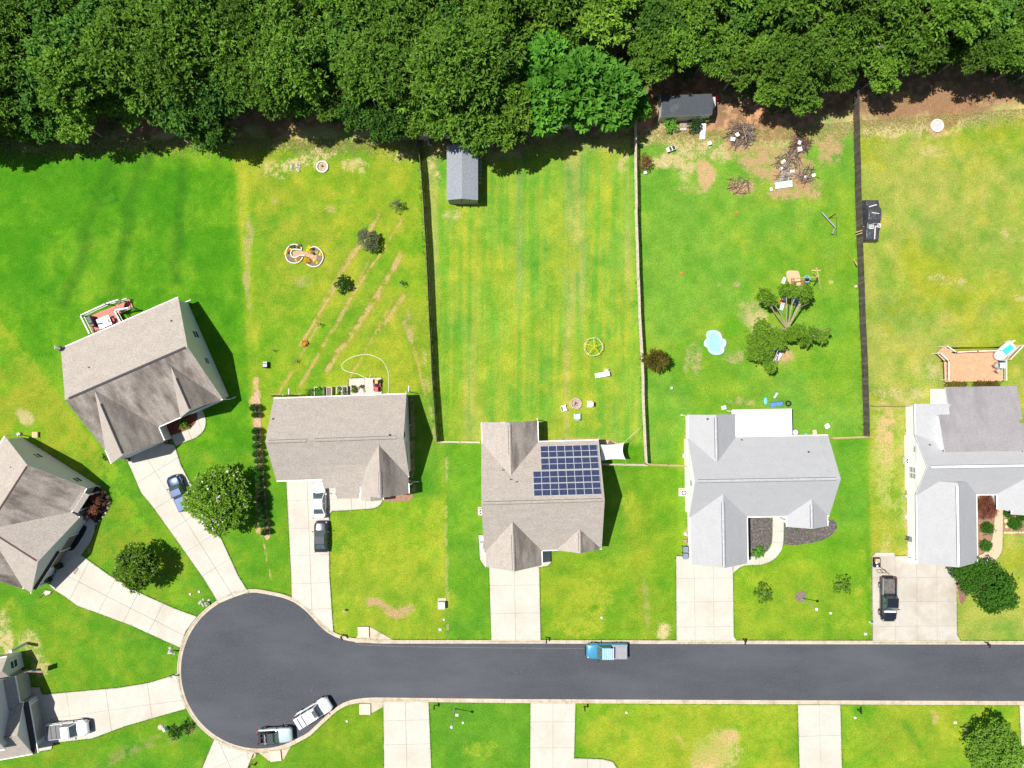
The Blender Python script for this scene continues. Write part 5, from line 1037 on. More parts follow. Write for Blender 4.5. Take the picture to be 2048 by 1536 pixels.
def vehicle(name, label, px_, py_, head, kind, L, W, Z, pm, trim=None, cover=None, zc=1.0, group=None, cat=None):
    """kind: sedan / pickup / suv / jeep. front is +x"""
    q = g(px_, py_, zc); o = thing(name, (0, 0, 0), label, cat or {'sedan': 'car', 'pickup': 'pickup truck', 'suv': 'suv', 'jeep': 'off-road car'}[kind], group)
    h = L / 2; w = W / 2; trim = trim or black_m
    big_ = kind != 'sedan'; zb = .42 if big_ else .24; zbelt = Z * .58 if big_ else Z * .63; zh = zbelt + .02 if big_ else zbelt - .07
    cab = {'sedan': (-.78 * h, -.42 * h, .10 * h, .46 * h), 'pickup': (-.20 * h, -.14 * h, .26 * h, .50 * h), 'suv': (-.97 * h, -.88 * h, .26 * h, .48 * h), 'jeep': (-.94 * h, -.86 * h, .08 * h, .28 * h)}[kind]
    rear = -.24 * h if kind == 'pickup' else -h
    st = [(h * .995, w * .72, zb + .1, zh - .32, zh - .28), (h * .965, w * .80, zb, zh - .17, zh - .12), (h * .915, w * .885, zb, zh - .10, zh - .03), (h * .83, w * .95, zb, zh - .05, zh + .03), (h * .62, w * .99, zb, zh, zh + .07), (cab[3], w, zb, zbelt, zbelt + .08), (0, w, zb, zbelt, zbelt + .06)]
    if kind == 'pickup': st += [(rear, w, zb, zbelt, zbelt + .03)]
    else:
        st += [(-.5 * h, w, zb, zbelt, zbelt + .05), (-.84 * h, w * .97, zb, zbelt, zbelt + .04), (-.955 * h, w * .88, zb, zbelt - .05, zbelt - .02), (-.995 * h, w * .78, zb + .1, zbelt - .2, zbelt - .18)]
    bd = loft(st).build('body', pm, o, smooth=True)
    bd.data.polygons.foreach_set('use_smooth', [True] * len(bd.data.polygons))
    es = bd.modifiers.new('es', 'EDGE_SPLIT'); es.split_angle = R(50)
    # cabin
    x0, x1, x2, x3 = cab; wt = w * (.74 if not big_ else .80); wb_ = w * .92; zt = Z
    B = [(x0, -wb_, zbelt - .03), (x3, -wb_ * .97, zbelt), (x3, wb_ * .97, zbelt), (x0, wb_, zbelt - .03)]; T = [(x1, -wt, zt - .04), (x2, -wt * .96, zt - .05), (x2, wt * .96, zt - .05), (x1, wt, zt - .04)]
    xm = (x1 + x2) / 2; T2 = [(x1 + .12, 0, zt), (xm, 0, zt + .03), (x2 - .1, 0, zt)]
    if kind != 'jeep':
        mb = MB().add(B + T, [(3, 2, 1, 0), (0, 1, 5, 4), (1, 2, 6, 5), (2, 3, 7, 6), (3, 0, 4, 7), (4, 5, 6, 7)])
        cb_ = mb.build('cabin', pm, o, bevel=.07)
        mb = MB().box((xm, 0, zt - .015), (x2 - x1 - .12, wt * 1.8, .05)); mb.build('roof_panel', pm, o, bevel=.02)
    def quad_on(a_, b_, c_, d_, ins, out, nm='window_pane', m_=auto_glass):
        a_, b_, c_, d_ = map(Vector, (a_, b_, c_, d_)); cen = (a_ + b_ + c_ + d_) / 4; nn = (b_ - a_).cross(d_ - a_).normalized(); 
        if nn.dot(cen - Vector((xm, 0, zbelt - .4))) < 0: nn = -nn
        f = lambda p_: cen + (p_ - cen) * ins + nn * out
        qs = [f(p_) for p_ in (a_, b_, c_, d_)]; qi = [p_ - nn * .05 for p_ in qs]
        return MB().add(qs + qi, [(0, 1, 2, 3), (7, 6, 5, 4), (0, 4, 5, 1), (1, 5, 6, 2), (2, 6, 7, 3), (3, 7, 4, 0)]).build(nm, m_, o)
    if kind != 'jeep':
        quad_on(B[1], B[2], T[2], T[1], .88, .02, 'windscreen'); quad_on(B[3], B[0], T[0], T[3], .80 if kind != 'suv' else .7, .02, 'rear_window')
        for s_, (b0, b1x, t1, t0) in ((-1, (B[0], B[1], T[1], T[0])), (1, (B[3], B[2], T[2], T[3]))):
            b0, b1x, t1, t0 = map(Vector, (b0, b1x, t1, t0)); nW = 2 if kind in ('sedan', 'pickup') else 3
            for k in range(nW):
                fa, fb = k / nW, (k + 1) / nW; quad_on(b0.lerp(b1x, fa), b0.lerp(b1x, fb), t0.lerp(t1, fb), t0.lerp(t1, fa), .86, .015, 'side_window')
    for s_ in (-1, 1):
        MB().box((x3 - .25, s_ * (w + .12), zbelt + .08), (.12, .22, .15)).build('mirror', trim if big_ else pm, o, bevel=.02)
        MB().box((h * .90, s_ * w * .72, zh - .13), (.2, .3, .1), rz=-s_ * .5, ry=.3).build('headlight', lamp_m, o, bevel=.02)
        MB().box((-h * .975, s_ * w * .80, zbelt - .16), (.12, .2, .26)).build('tail_light', tail_m, o)
    MB().add([(h * .93, -w * .9, zb), (h * 1.0, -w * .62, zb), (h * 1.02, 0, zb), (h * 1.0, w * .62, zb), (h * .93, w * .9, zb), (h * .93, -w * .9, zb + .25), (h * 1.0, -w * .62, zb + .25), (h * 1.02, 0, zb + .25), (h * 1.0, w * .62, zb + .25), (h * .93, w * .9, zb + .25)], [(4, 3, 2, 1, 0), (5, 6, 7, 8, 9), (0, 1, 6, 5), (1, 2, 7, 6), (2, 3, 8, 7), (3, 4, 9, 8), (4, 0, 5, 9)]).build('bumper', trim if big_ else pm, o)
    MB().box((-h * .99, 0, zb + .12), (.16, W * .74, .24)).build('bumper', trim if big_ else pm, o, bevel=.05)
    rw = .38 if big_ else .32
    for fx_ in (.62, -.60):
        for s_ in (-1, 1):
            wc = Vector((fx_ * h, s_ * (w - .10), rw)); wh = MB().cyl(wc - Vector((0, .12, 0)), wc + Vector((0, .12, 0)), rw, n=18).build('wheel', tyre_m, o, bevel=.02)
            MB().cyl(wc + Vector((0, s_ * .10, 0)), wc + Vector((0, s_ * .135, 0)), rw * .58, n=10).build('rim', rim_m, wh)
            if big_: MB().box((fx_ * h, s_ * (w - .01), rw * 2 + .03), (rw * 2.3, .1, .07)).build('wheel_arch', trim if kind == 'jeep' else pm, o)
    MB().box((0, 0, zb), (L * .86, W * .8, .2)).build('underbody', black_m, o)
    if kind == 'pickup':
        bz = zbelt + .05; xr = rear + .03; Lb = h * .97 + xr
        bed = MB()
        for s_ in (-1, 1): bed.box((xr - Lb / 2, s_ * (w - .06), (bz + zb) / 2), (Lb, .14, bz - zb))
        bed.box((-h * .955, 0, (bz + zb) / 2), (.1, W - .1, bz - zb)).box((xr - .05, 0, (bz + zb) / 2), (.06, W - .1, bz - zb)).build('bed', pm, o, bevel=.03)
        if cover: 
            n_ = cover[1]; Lc = (Lb - .1) / n_
            for k in range(n_): MB().box((xr - .06 - Lc * (k + .5), 0, bz + .02), (Lc - (.04 if n_ > 1 else 0), W - .12, .06)).build('bed_cover', cover[0], o, bevel=.02)
        else:
            MB().box((xr - Lb / 2, 0, zb + .32), (Lb - .1, W - .3, .05)).build('bed_floor', M('bed_liner', (.11, .10, .095), .7, var=.35, vs=3), o)
            for s_ in (-1, 1): MB().box((xr - Lb / 2, s_ * (w - .07), bz + .02), (Lb, .1, .04)).build('bed_rail', M('grey_rail_cap', (.25, .26, .26), .4), o)
    o.location = (q.x, q.y, 0.02 if False else 0.0); o.rotation_euler = (0, 0, R(head)); LOCALS.add(o.name); return o
ZR = .02; ZD = .09
v = vehicle('sedan', 'white sedan on the driveway with its nose under the tan roof edge', 637, 1001, 91, 'sedan', 4.75, 1.82, 1.42, paint_mat('white', (.62, .62, .61), 0)); v.location.z = ZD
v = vehicle('coupe', 'dark charcoal compact coupe parked behind the white sedan', 641, 1074, 90, 'sedan', 4.15, 1.82, 1.38, paint_mat('charcoal', (.035, .037, .048), .5)); v.location.z = ZD
v = vehicle('pickup_truck', 'navy blue pickup with closed bed partly under the crape myrtle', 357, 986, 113, 'pickup', 4.9, 1.85, 1.68, paint_mat('navy', (.010, .028, .085), .35), cover=(paint_mat('navy_cover', (.022, .05, .13), .3), 1)); v.location.z = ZD
v = vehicle('pickup_truck', 'white pickup with grey ribbed bed cover by the garage at lower left', 135, 1460, 7, 'pickup', 5.6, 2.0, 1.9, paint_mat('white2', (.62, .62, .63), 0), cover=(M('grey_bed_cover', (.13, .13, .135), .5), 3)); v.location.z = ZD
v = vehicle('suv', 'white suv with roof rails and sunroof parked at the cul-de-sac mouth', 626, 1426, 31.5, 'suv', 5.25, 2.02, 1.92, paint_mat('white3', (.60, .60, .62), 0)); v.location.z = ZR
MB().box((.55, 0, 1.955), (.5, .95, .03)).build('sunroof', M('sunroof_glass', (.10, .09, .1), .2), v)
for x in (-1.1, -1.75): MB().box((x, 0, 1.99), (.06, 1.5, .04)).build('roof_bar', dark_metal, v)
for s_ in (-1, 1): MB().box((-.8, s_ * .72, 1.99), (2.6, .05, .05)).build('roof_rail', M('silver_rail', (.6, .6, .6), .3, metal=.5), v)
for ch in v.children:
    if ch.name.split('.')[0] in ('sunroof', 'roof_bar', 'roof_rail'):
        pass
v = vehicle('open_jeep', 'silver open-top off-road car with dark roll cage beside the storm drain', 549, 1472, 4, 'jeep', 4.7, 1.95, 1.85, paint_mat('silver', (.42, .50, .52), .2)); v.location.z = ZR
jd = M('jeep_interior', (.03, .03, .033), .7)
MB().box((-1.02, 0, 1.12), (2.35, 1.62, .08)).build('tub_floor', jd, v)
hh_ = 2.35; fr = MB()
for s_ in (-1, 1):
    fr.tube([(.62, s_ * .82, 1.12), (.18, s_ * .72, 1.78), (-.8, s_ * .72, 1.82), (-2.0, s_ * .7, 1.76), (-2.15, s_ * .75, 1.1)], .04)
for x in (.18, -.75, -1.2, -2.0): fr.tube([(x, -.72, 1.79), (x, .72, 1.79)], .04)
fr.build('roll_cage', dark_metal, v)
MB().add([(.62, -.8, 1.13), (.62, .8, 1.13), (.2, .7, 1.76), (.2, -.7, 1.76), (.58, -.8, 1.12), (.58, .8, 1.12), (.16, .7, 1.75), (.16, -.7, 1.75)], [(0, 1, 2, 3), (7, 6, 5, 4), (0, 4, 5, 1), (1, 5, 6, 2), (2, 6, 7, 3), (3, 7, 4, 0)]).build('windscreen', M('green_glass', (.16, .24, .20), .15, spec=.7), v)
MB().box((-.32, 0, 1.77), (.75, 1.4, .03)).build('soft_top_panel', M('soft_top', (.035, .045, .05), .6), v)
for x in (-.45, -1.35):
    for s_ in (-1, 1): MB().box((x, s_ * .38, 1.25), (.5, .5, .2)).box((x - .27, s_ * .38, 1.45), (.12, .5, .5)).build('seat', jd, v, bevel=.04)
for k in range(5): MB().box((-1.0 + .03 * (k % 2), -.55 + k * .26, 1.82), (.12, .12, .05)).build('speaker_pod', M('pale_pod', (.5, .45, .5), .5), v)
v = vehicle('pickup_truck', 'light blue pickup with striped roof and grey bed cover on the street', 1214, 1303, 180, 'pickup', 5.5, 1.98, 1.88, paint_mat('sky_blue', (.045, .22, .36), .1), cover=(M('grey_tonneau', (.24, .245, .26), .6), 1)); v.location.z = ZR
for k in range(6): MB().box((.62 - k * .26, 0, 1.90), (.17, 1.5, .04)).build('roof_slat', M('pale_blue_slat', (.40, .55, .64), .4), v, bevel=.015)
MB().box((2.85, 0, .75), (.12, 1.1, .2)).build('winch_bumper', black_m, v)
v = vehicle('pickup_truck', 'black pickup with open bed on the right-hand driveway', 1778, 1199, -90.5, 'pickup', 5.9, 2.02, 1.92, paint_mat('black', (.014, .016, .024), .2)); v.location.z = ZD
MB().box((1.52, 0, 1.22), (.22, 1.6, .03)).build('cowl_strip', M('cowl_white', (.6, .62, .66), .3), v)
# bike rack folded behind the truck and small cart
q = g(1766, 1139, .5); o = thing('bicycle_rack', (q.x, q.y, ZD), 'thin metal hitch rack lying behind the black pickup', 'rack')
LOCALS.add(o.name); mb = MB().tube([(-1.0, .9, .3), (0, 0, .45), (.9, -.7, .4)], .03)
for s_ in (0, .55): mb.tube([(-.9 + s_, -.1 - .0, .35), (-.55 + s_, -.5, .35), (.05 + s_, -.45, .4), (-.3 + s_, -.05, .4)], .025, closed=True)
mb.build('frame', M('brown_metal', (.10, .06, .045), .5, metal=.3), o)
q = g(1750, 1123); o = thing('yard_cart', (q.x, q.y, ZD), 'small dark cart holding cardboard and bags on driveway corner', 'cart')
LOCALS.add(o.name); MB().box((0, 0, .12), (.82, 1.2, .06)).box((-.4, 0, .35), (.05, 1.2, .45)).box((.4, 0, .35), (.05, 1.2, .45)).box((0, .6, .35), (.82, .05, .45)).box((0, -.6, .35), (.82, .05, .45)).build('tub', black_m, o, bevel=.03)
MB().box((.05, .25, .4), (.55, .5, .3)).build('cardboard_box', M('cardboard', (.55, .30, .17), .8), o); MB().box((.05, -.18, .38), (.5, .3, .3)).build('cloth_bundle', M('navy_cloth', (.06, .07, .13), .8), o, bevel=.05)
for q_ in ((-.12, 0, .5), (0, -.48, .48)): MB().lathe([(.12, 0), (.16, .06), (.1, .14)], q_, 8).build('white_bag', M('white_bag', (.7, .7, .7), .5), o, smooth=True)
# tarp-covered truck: one draped surface over a cab-and-bed silhouette
q = g(1744, 440, .9); o = thing('covered_truck', (q.x, q.y, 0), 'truck hidden under a black tarp held down with planks, right of the dark fence', 'truck')
mb = MB(); nu, nv_ = 60, 32; prof = [(-2.75, .75), (-2.6, 1.1), (-1.4, 1.2), (-1.2, 1.28), (-.5, 1.35), (-.1, 1.7), (1.0, 1.8), (1.25, 1.7), (1.75, 1.2), (2.55, 1.1), (2.75, .6)]
vs_ = []; rn = random.Random(8)
import mathutils
for i in range(nu + 1):
    y = 2.85 - 5.7 * i / nu; zt = np.interp(y, [p_[0] for p_ in prof], [p_[1] for p_ in prof]); pinch = .10 * math.exp(-((y + .35) / .12) ** 2)
    for j in range(nv_ + 1):
        t_ = -1 + 2 * j / nv_; at_ = abs(t_); w_ = 1.0 - pinch - .05 * abs(y / 2.8) ** 4
        if at_ < .68: x = t_ / .68 * .82 * w_; z = zt - .03 * (at_ / .68) ** 2
        else: k = (at_ - .68) / .32; x = math.copysign(.82 * w_ + .26 * k + .03 * math.sin(y * 14 + t_ * 3) * k, t_); z = zt * (1 - k) ** .8 + .02
        nz = mathutils.noise.noise((x * 2.2, y * 2.2, 3)) * .06 + mathutils.noise.noise((x * 7, y * 5, 9)) * .035
        endd = min(1, (2.85 - abs(y)) / .12); vs_.append((x * (.985 + nz * .2), y, max(.02, (z + nz) * (endd if endd < 1 else 1))))
fs = [(i * (nv_ + 1) + j, i * (nv_ + 1) + j + 1, (i + 1) * (nv_ + 1) + j + 1, (i + 1) * (nv_ + 1) + j) for i in range(nu) for j in range(nv_)]
mb.v = [(a_[0] + q.x, a_[1] + q.y, a_[2]) for a_ in vs_]; mb.f = [f_[::-1] for f_ in fs][::1]; mb.m = [0] * len(fs)
tarp = M('black_tarp', (.045, .048, .055), .38, var=.35, vs=1.2, bump=.5, bs=8, spec=.6)
mb.build('tarp', tarp, o, smooth=True)
qv = Vector((q.x, q.y, 0))
def plank(a_, b_, w_, h_, lab, m_=None, nm='plank'):
    ob = MB().bar(qv + Vector(a_), qv + Vector(b_), w_, h_).build(nm, m_ or M('sun_bleached_plank', (.60, .52, .47), .8, island=.1)); tag(ob, lab, 'plank', 'planks holding down the black tarp'); return ob
plank((.22, -.25, 1.36), (.22, -2.6, 1.14), .12, .05, 'long pale upright plank on the lower half of the black tarp')
plank((-.62, 1.65, 1.31), (.45, 1.95, 1.24), .12, .05, 'pale plank across the upper end of the black tarp')
plank((-.5, .75, 1.84), (.45, .62, 1.86), .09, .05, 'whitish plank on the raised middle of the black tarp')
plank((-.85, 1.43, 1.2), (-.45, 1.53, 1.28), .16, .05, 'short white block at the upper left of the black tarp', white)
for i, (cx_, cy_, sw) in enumerate(((-.32, -1.0, 0), (.62, -.8, .25))):
    ob = MB(); U = Vector((math.cos(sw), -math.sin(sw), 0)); V_ = Vector((math.sin(sw), math.cos(sw), 0)); b0 = qv + Vector((cx_, cy_, 1.33))
    for k in (-.28, .28): ob.bar(b0 - U * .28 + V_ * k * .85, b0 + U * .28 + V_ * k * .85, .05, .04)
    for k in (-.28, -.09, .09, .28): ob.bar(b0 + U * k - V_ * .24, b0 + U * k + V_ * .24, .05, .04)
    tag(ob.build('crate_rack', white), ('left' if i == 0 else 'right') + ' white slatted rack tied on the black tarp', 'rack', 'white racks on the tarp')
ob = MB(); rp = M('pale_rope', (.6, .56, .5), .8)
ob.tube([qv + Vector(p_) for p_ in ((-1.0, -.8, .6), (-.6, -.72, 1.3), (.2, -.55, 1.42), (1.05, -.35, .9))], .018, 5).tube([qv + Vector(p_) for p_ in ((-1.0, -.8, .6), (-.5, -1.1, 1.28), (.0, -.8, 1.38), (1.05, -.95, .9))], .018, 5)
tag(ob.build('rope', rp), 'pale rope stretched across the black tarp', 'rope')

# ---------------------------------------------------------------- street furniture
def obj(mb, name, mat, label, cat, group=None, **k): return tag(mb.build(name, mat, **k), label, cat, group)
def mailbox(px_, py_, ang, label, pale=False):
    q = g(px_, py_); o = thing('mailbox', (q.x, q.y, 0), label, 'mailbox', 'mailboxes along the street'); o.rotation_euler.z = R(ang)
    pm = M('mailbox_black', (.02, .02, .02), .4) if not pale else M('mailbox_grey', (.45, .44, .42), .5)
    def loc(mb, n_, m_): 
        ob = mb.build(n_, m_); ob.parent = o; return ob
    loc(MB().box((0, 0, .55), (.1, .1, 1.1)).bar((0, 0, .75), (.3, 0, 1.02), .06, .06), 'post', pm if not pale else M('grey_post', (.4, .38, .35), .7))
    prof = [(-.09, 0), (.09, 0), (.09, .12), (.05, .19), (-.05, .19), (-.09, .12)]; mb = MB(); vs_ = [(x, a_, 1.08 + b_) for x in (-.12, .42) for a_, b_ in prof]
    mb.add(vs_, [(0, 1, 2, 3, 4, 5)[::-1], (6, 7, 8, 9, 10, 11)] + [(i, (i + 1) % 6, 6 + (i + 1) % 6, 6 + i) for i in range(6)]); loc(mb, 'box', pm)
    loc(MB().box((.2, -.11, 1.22), (.04, .02, .14)), 'red_flag', tail_m)
mailbox(686, 1269, -60, 'black scrolled mailbox left of the upper storm drain'); mailbox(1092, 1274, -90, 'mailbox at the mouth of the solar-panel house driveway'); mailbox(1485, 1277, -90, 'mailbox right of the grey-roofed house driveway'); mailbox(1968, 1283, -90, 'mailbox near the far right end of the kerb')
mailbox(870, 1410, 90, 'mailbox right of the first lower driveway'); mailbox(1168, 1412, 90, 'mailbox right of the second lower driveway'); mailbox(1714, 1418, 90, 'mailbox right of the third lower driveway')
mailbox(346, 1300, 10, 'pale mailbox beside stones at the left rim of the cul-de-sac', True); mailbox(346, 1349, 10, 'grey mailbox above the lower left driveway', True); mailbox(412, 1202, -60, 'pale mailbox by white rocks at the upper left rim', True); mailbox(503, 1528, 60, 'mailbox in a stone-edged bed at the bottom of the picture', False)
# lamp posts
def lamp(px_, py_, label, h_=4.6):
    q = g(px_, py_); o = thing('street_lamp', (q.x, q.y, 0), label, 'street lamp', 'lamp posts')
    MB().cyl(q, q + Vector((0, 0, h_ * .15)), .10, .06).cyl(q + Vector((0, 0, h_ * .15)), q + Vector((0, 0, h_)), .05, .04).build('pole', M('grey_pole', (.38, .4, .42), .5, metal=.3), o)
    MB().lathe([(.06, 0), (.16, .08), (.20, .25), (.14, .40), (.03, .48)], q + Vector((0, 0, h_)), 12).build('lamp_globe', M('lamp_globe', (.7, .72, .72), .3), o, smooth=True)
lamp(910, 1417, 'black-shadowed lamp post on the lawn between the lower driveways', 4.9)
lamp(1603, 1196, 'lamp post standing in a round mulch ring on the front lawn', 4.5)
mb = MB(); mb.prism([(g(1601, 1193).x + .78 * math.cos(a_) * random.uniform(.9, 1.05), g(1601, 1193).y + .78 * math.sin(a_) * random.uniform(.9, 1.05)) for a_ in np.arange(0, 6.28, .3)], 0, .05); mulch_g = M('grey_mulch', (.17, .13, .105), .95, var=.3, vs=5, fine=.3, fs=25, bump=.6)
obj(mb, 'mulch_ring', mulch_g, 'round grey mulch ring around the front lawn lamp post', 'mulch ring')
# storm drains
def drain(lid, apron, ang, label):
    q = g(*lid); o = thing('storm_drain', (q.x, q.y, 0), label, 'storm drain', 'storm drains'); P_ = P2(apron)
    MB().prism(P_, 0, .07).build('apron', kerbm, o); c_ = MB().box((q.x, q.y, .17), (1.5, 1.42, .22), R(ang)); c_.build('lid', M('drain_lid', (.50, .44, .34), .85, var=.08, vs=2), o, bevel=.02)
    MB().box((q.x, q.y, .06), (1.56, 1.46, .08), R(ang)).build('opening', black_m, o); return o
drain((727.5, 1263), [(716, 1254), (741, 1254), (789, 1281), (789, 1285), (712, 1285), (700, 1278), (712, 1277), (716, 1270)], 0, 'storm drain lid with a sloped wing beside the upper kerb')
drain((730.5, 1417), [(690, 1411), (720, 1399), (790, 1398), (765, 1414), (745, 1425), (741, 1427), (720, 1427), (719, 1406)], 0, 'storm drain lid beside the lower kerb at the cul-de-sac neck')
drain((552, 1510), [(512, 1500), (538, 1521), (568, 1518), (584, 1488), (560, 1494), (540, 1497)], 6, 'storm drain lid next to the silver off-road car')
# utility pieces on the lawns
plastic_w = M('white_plastic', (.68, .67, .65), .5); grn = M('utility_green', (.20, .30, .24), .6)
def util(px_, py_, kind, label):
    q = g(px_, py_)
    if kind == 'cap': obj(MB().lathe([(.16, 0), (.16, .1), (.12, .16), (.02, .18)], q, 12), 'drain_cap', plastic_w, label, 'utility cap', 'small utility caps on the lawns')
    elif kind == 'pedestal': 
        o = thing('utility_pedestal', (q.x, q.y, 0), label, 'utility post', 'small utility posts'); MB().box(q + Vector((0, 0, .35)), (.22, .22, .7)).build('housing', plastic_w, o, bevel=.03); MB().box(q + Vector((0, 0, .72)), (.26, .26, .05)).build('cap', grn, o)
    elif kind == 'lid': obj(MB().box(q + Vector((0, 0, .03)), (.42, .36, .07)), 'access_cover', M('meter_lid', (.45, .44, .42), .8), label, 'meter lid', 'meter lids', bevel=.02)
    elif kind == 'hydrant':
        o = thing('fire_hydrant', (q.x, q.y, 0), label, 'fire hydrant'); MB().lathe([(.15, 0), (.15, .06), (.1, .08), (.1, .5), (.13, .52), (.12, .62), (.04, .72)], q, 12).build('barrel', plastic_w, o, smooth=True); MB().cyl(q + Vector((-.2, 0, .4)), q + Vector((.2, 0, .4)), .06).build('nozzle', plastic_w, o)
util(690, 1219, 'pedestal', 'thin white utility post near the second driveway edge'); util(888, 1239, 'cap', 'upper of two white caps below the green utility box'); util(880, 1259, 'lid', 'round pale lid lowest below the green utility box')
util(694, 1442, 'cap', 'lone white cap on lawn right of the white suv'); util(1203, 1235, 'cap', 'white cap on the patchy lawn above the blue pickup'); util(1253, 1425, 'cap', 'white cap on the lawn below the blue pickup'); util(926, 1445, 'cap', 'cap beside a small bare spot under the lamp post shadow'); util(914, 1430, 'lid', 'small white lid by the lamp post shadow')
util(1661, 1226, 'cap', 'small round cap right of the mulch ring'); util(1739, 1243, 'pedestal', 'white leaning post by the kerb edge of the black pickup driveway'); util(1731, 1268, 'lid', 'white rectangular lid near the right-hand driveway'); util(1710, 1435, 'cap', 'cap under the mailbox of the third lower driveway'); util(1910, 1445, 'lid', 'grey rectangular lid on the lower right lawn'); util(1928, 1456, 'pedestal', 'white post beside the grey rectangular lid'); util(399, 1183, 'cap', 'pale cap on grass above the rim rocks'); util(381, 1188, 'cap', 'tiny cap left of the cul-de-sac upper rim'); util(1262, 808, 'cap', 'unused') if False else None
q = g(884, 1208); o = thing('transformer_box', (q.x, q.y, 0), 'pale green utility box on concrete pad on the front lawn', 'utility box')
MB().box(q + Vector((0, .15, .04)), (1.1, 1.3, .1)).build('pad', kerbm, o); MB().box(q + Vector((0, 0, .45)), (.92, .95, .75)).build('cabinet', M('pale_green_metal', (.46, .54, .50), .5), o, bevel=.03)
q = g(333, 1455); o = thing('utility_pedestal', (q.x, q.y, 0), 'pale green utility post beside the spiky shrub', 'utility post'); MB().box(q + Vector((0, 0, .4)), (.35, .5, .8), .5).build('housing', M('pale_green_metal', (.46, .54, .50), .5), o, bevel=.04)
q = g(322, 1454); obj(MB().lathe([(.42, 0), (.38, .12), (.2, .2)], q, 9), 'boulder', M('pink_stone', (.45, .35, .28), .9, var=.2), 'flat pinkish boulder beside the spiky shrub', 'boulder')
rock_m = M('white_rock', (.40, .37, .33), .85, var=.15, vs=6)
def rocks(pts, label, grp, r0=.18, mat=None):
    for i, (x, y) in enumerate(pts):
        q = g(x, y); r = r0 * random.uniform(.7, 1.3); ob = MB().lathe([(r, 0), (r * 1.05, r * .4), (r * .6, r * .85), (r * .1, r)], q, 7, sq=(1, random.uniform(.6, 1))).build('rock', mat or rock_m); tag(ob, label, 'rock', grp)
rocks([(402, 1203), (407, 1199), (411, 1207), (416, 1203), (400, 1206), (419, 1200), (414, 1211)], 'white rock in the cluster at the mailbox on the upper rim', 'rocks around the upper rim mailbox', .19)
rocks([(341, 1296), (344, 1305), (349, 1307), (340, 1303)], 'pale rock beside the mailbox on the left rim', 'rocks around the left rim mailbox', .19)
rocks([(503 + 8 * math.cos(a_), 1510 + 7 * math.sin(a_)) for a_ in np.arange(0, 6.28, .6)], 'stone edging the mailbox bed at the bottom', 'stones around the bottom mailbox bed', .16, M('edging_stone', (.5, .36, .24), .9))

# ---------------------------------------------------------------- mulch and beds
def sheet(name, pts, mat, z=.045, kind='structure', n=4):
    P_ = P2(smooth_line(pts, n, True)); ob = MB().prism(P_, -.02, z).build(name, mat); ob['kind'] = kind; return ob
mulch_r = M('red_mulch', (.20, .055, .035), .95, var=.3, vs=4, fine=.3, fs=25, bump=.6); mulch_d = M('dark_mulch', (.085, .075, .072), .95, var=.35, vs=3, fine=.35, fs=22, bump=.7, dark=((.30, .24, .19), 4, .66, (1, 1, 1))); mulch_k = M('black_mulch', (.030, .027, .025), .95, var=.3, vs=5, fine=.3, fs=25, bump=.5)
mulch_b = M('brown_mulch', (.26, .15, .095), .95, var=.25, vs=4, fine=.3, fs=22, bump=.6); soil_m = M('bed_soil', (.40, .26, .17), .95, var=.2, vs=3, fine=.25, fs=18, bump=.5)
sheet('mulch_bed', [(320, 850), (365, 822), (388, 814), (394, 828), (392, 842), (383, 854), (366, 862), (340, 871), (330, 868)], mulch_r, .04)
sheet('mulch_bed', [(1496, 1038), (1544, 1038), (1543, 1078), (1537, 1096), (1526, 1106), (1512, 1110), (1500, 1112), (1494, 1100)], mulch_d, .04, n=3)
sheet('mulch_bed', [(1568, 1048), (1658, 1040), (1668, 1040), (1674, 1052), (1669, 1064), (1650, 1078), (1620, 1086), (1568, 1088)], mulch_d, .04, n=3)
sheet('mulch_bed', [(150, 985), (185, 972), (208, 984), (218, 1005), (214, 1024), (198, 1042), (188, 1048), (178, 1034), (160, 1025)], mulch_k, .05)
sheet('mulch_bed', [(133, 1092), (155, 1052), (161, 1047), (170, 1050), (173, 1060), (148, 1099)], M('black_bed', (.012, .012, .012), .9), .11, n=3)
sheet('mulch_bed', [(1950, 995), (1992, 995), (1989, 1040), (1986, 1075), (1975, 1100), (1962, 1110), (1951, 1108)], mulch_b, .04, n=3)
sheet('mulch_bed', [(2007, 1016), (2070, 1016), (2070, 1064), (2007, 1065)], mulch_b, .04, n=2)
sheet('mulch_bed', [(1914, 1160), (1918, 1140), (1930, 1130), (1952, 1130), (1950, 1150), (1930, 1200), (1921, 1206)], M('red_brown_mulch', (.2, .1, .08), .95, var=.3, vs=4, bump=.5), .04)
sheet('mulch_bed', [(770, 985), (822, 984), (822, 1000), (795, 1003), (770, 1003)], mulch_b, .04, n=2)
sheet('mulch_bed', [(507, 793), (519, 793), (523, 880), (532, 1000), (541, 1068), (528, 1070), (516, 960), (510, 880)], soil_m, .03)
for x, y in ((192, 1047), (199, 1041), (206, 1034), (212, 1026), (216, 1016), (219, 1006), (215, 994), (210, 985)): rocks([(x, y)], 'edging rock around the rusty shrub bed', 'rocks edging the rusty shrub bed', .2, M('cream_rock', (.45, .38, .27), .9))
for x in range(2010, 2050, 6): rocks([(x, 1065)], 'pale edging stone along the square bed right of the walk', 'stones edging the square bed', .22, M('yellow_rock', (.5, .45, .25), .9))
rocks([(2011, 1032), (2012, 1042), (2013, 1053), (2022, 1058)], 'yellowish stone inside the square bed', 'stones inside the square bed', .25, MC['yellow_rock'])
rocks([(819, 851 + i * 18 + random.uniform(-4, 4)) for i in range(8)], 'pale stone in the shadow along the tan house side wall', 'stones along the side wall', .2, MC['cream_rock'])

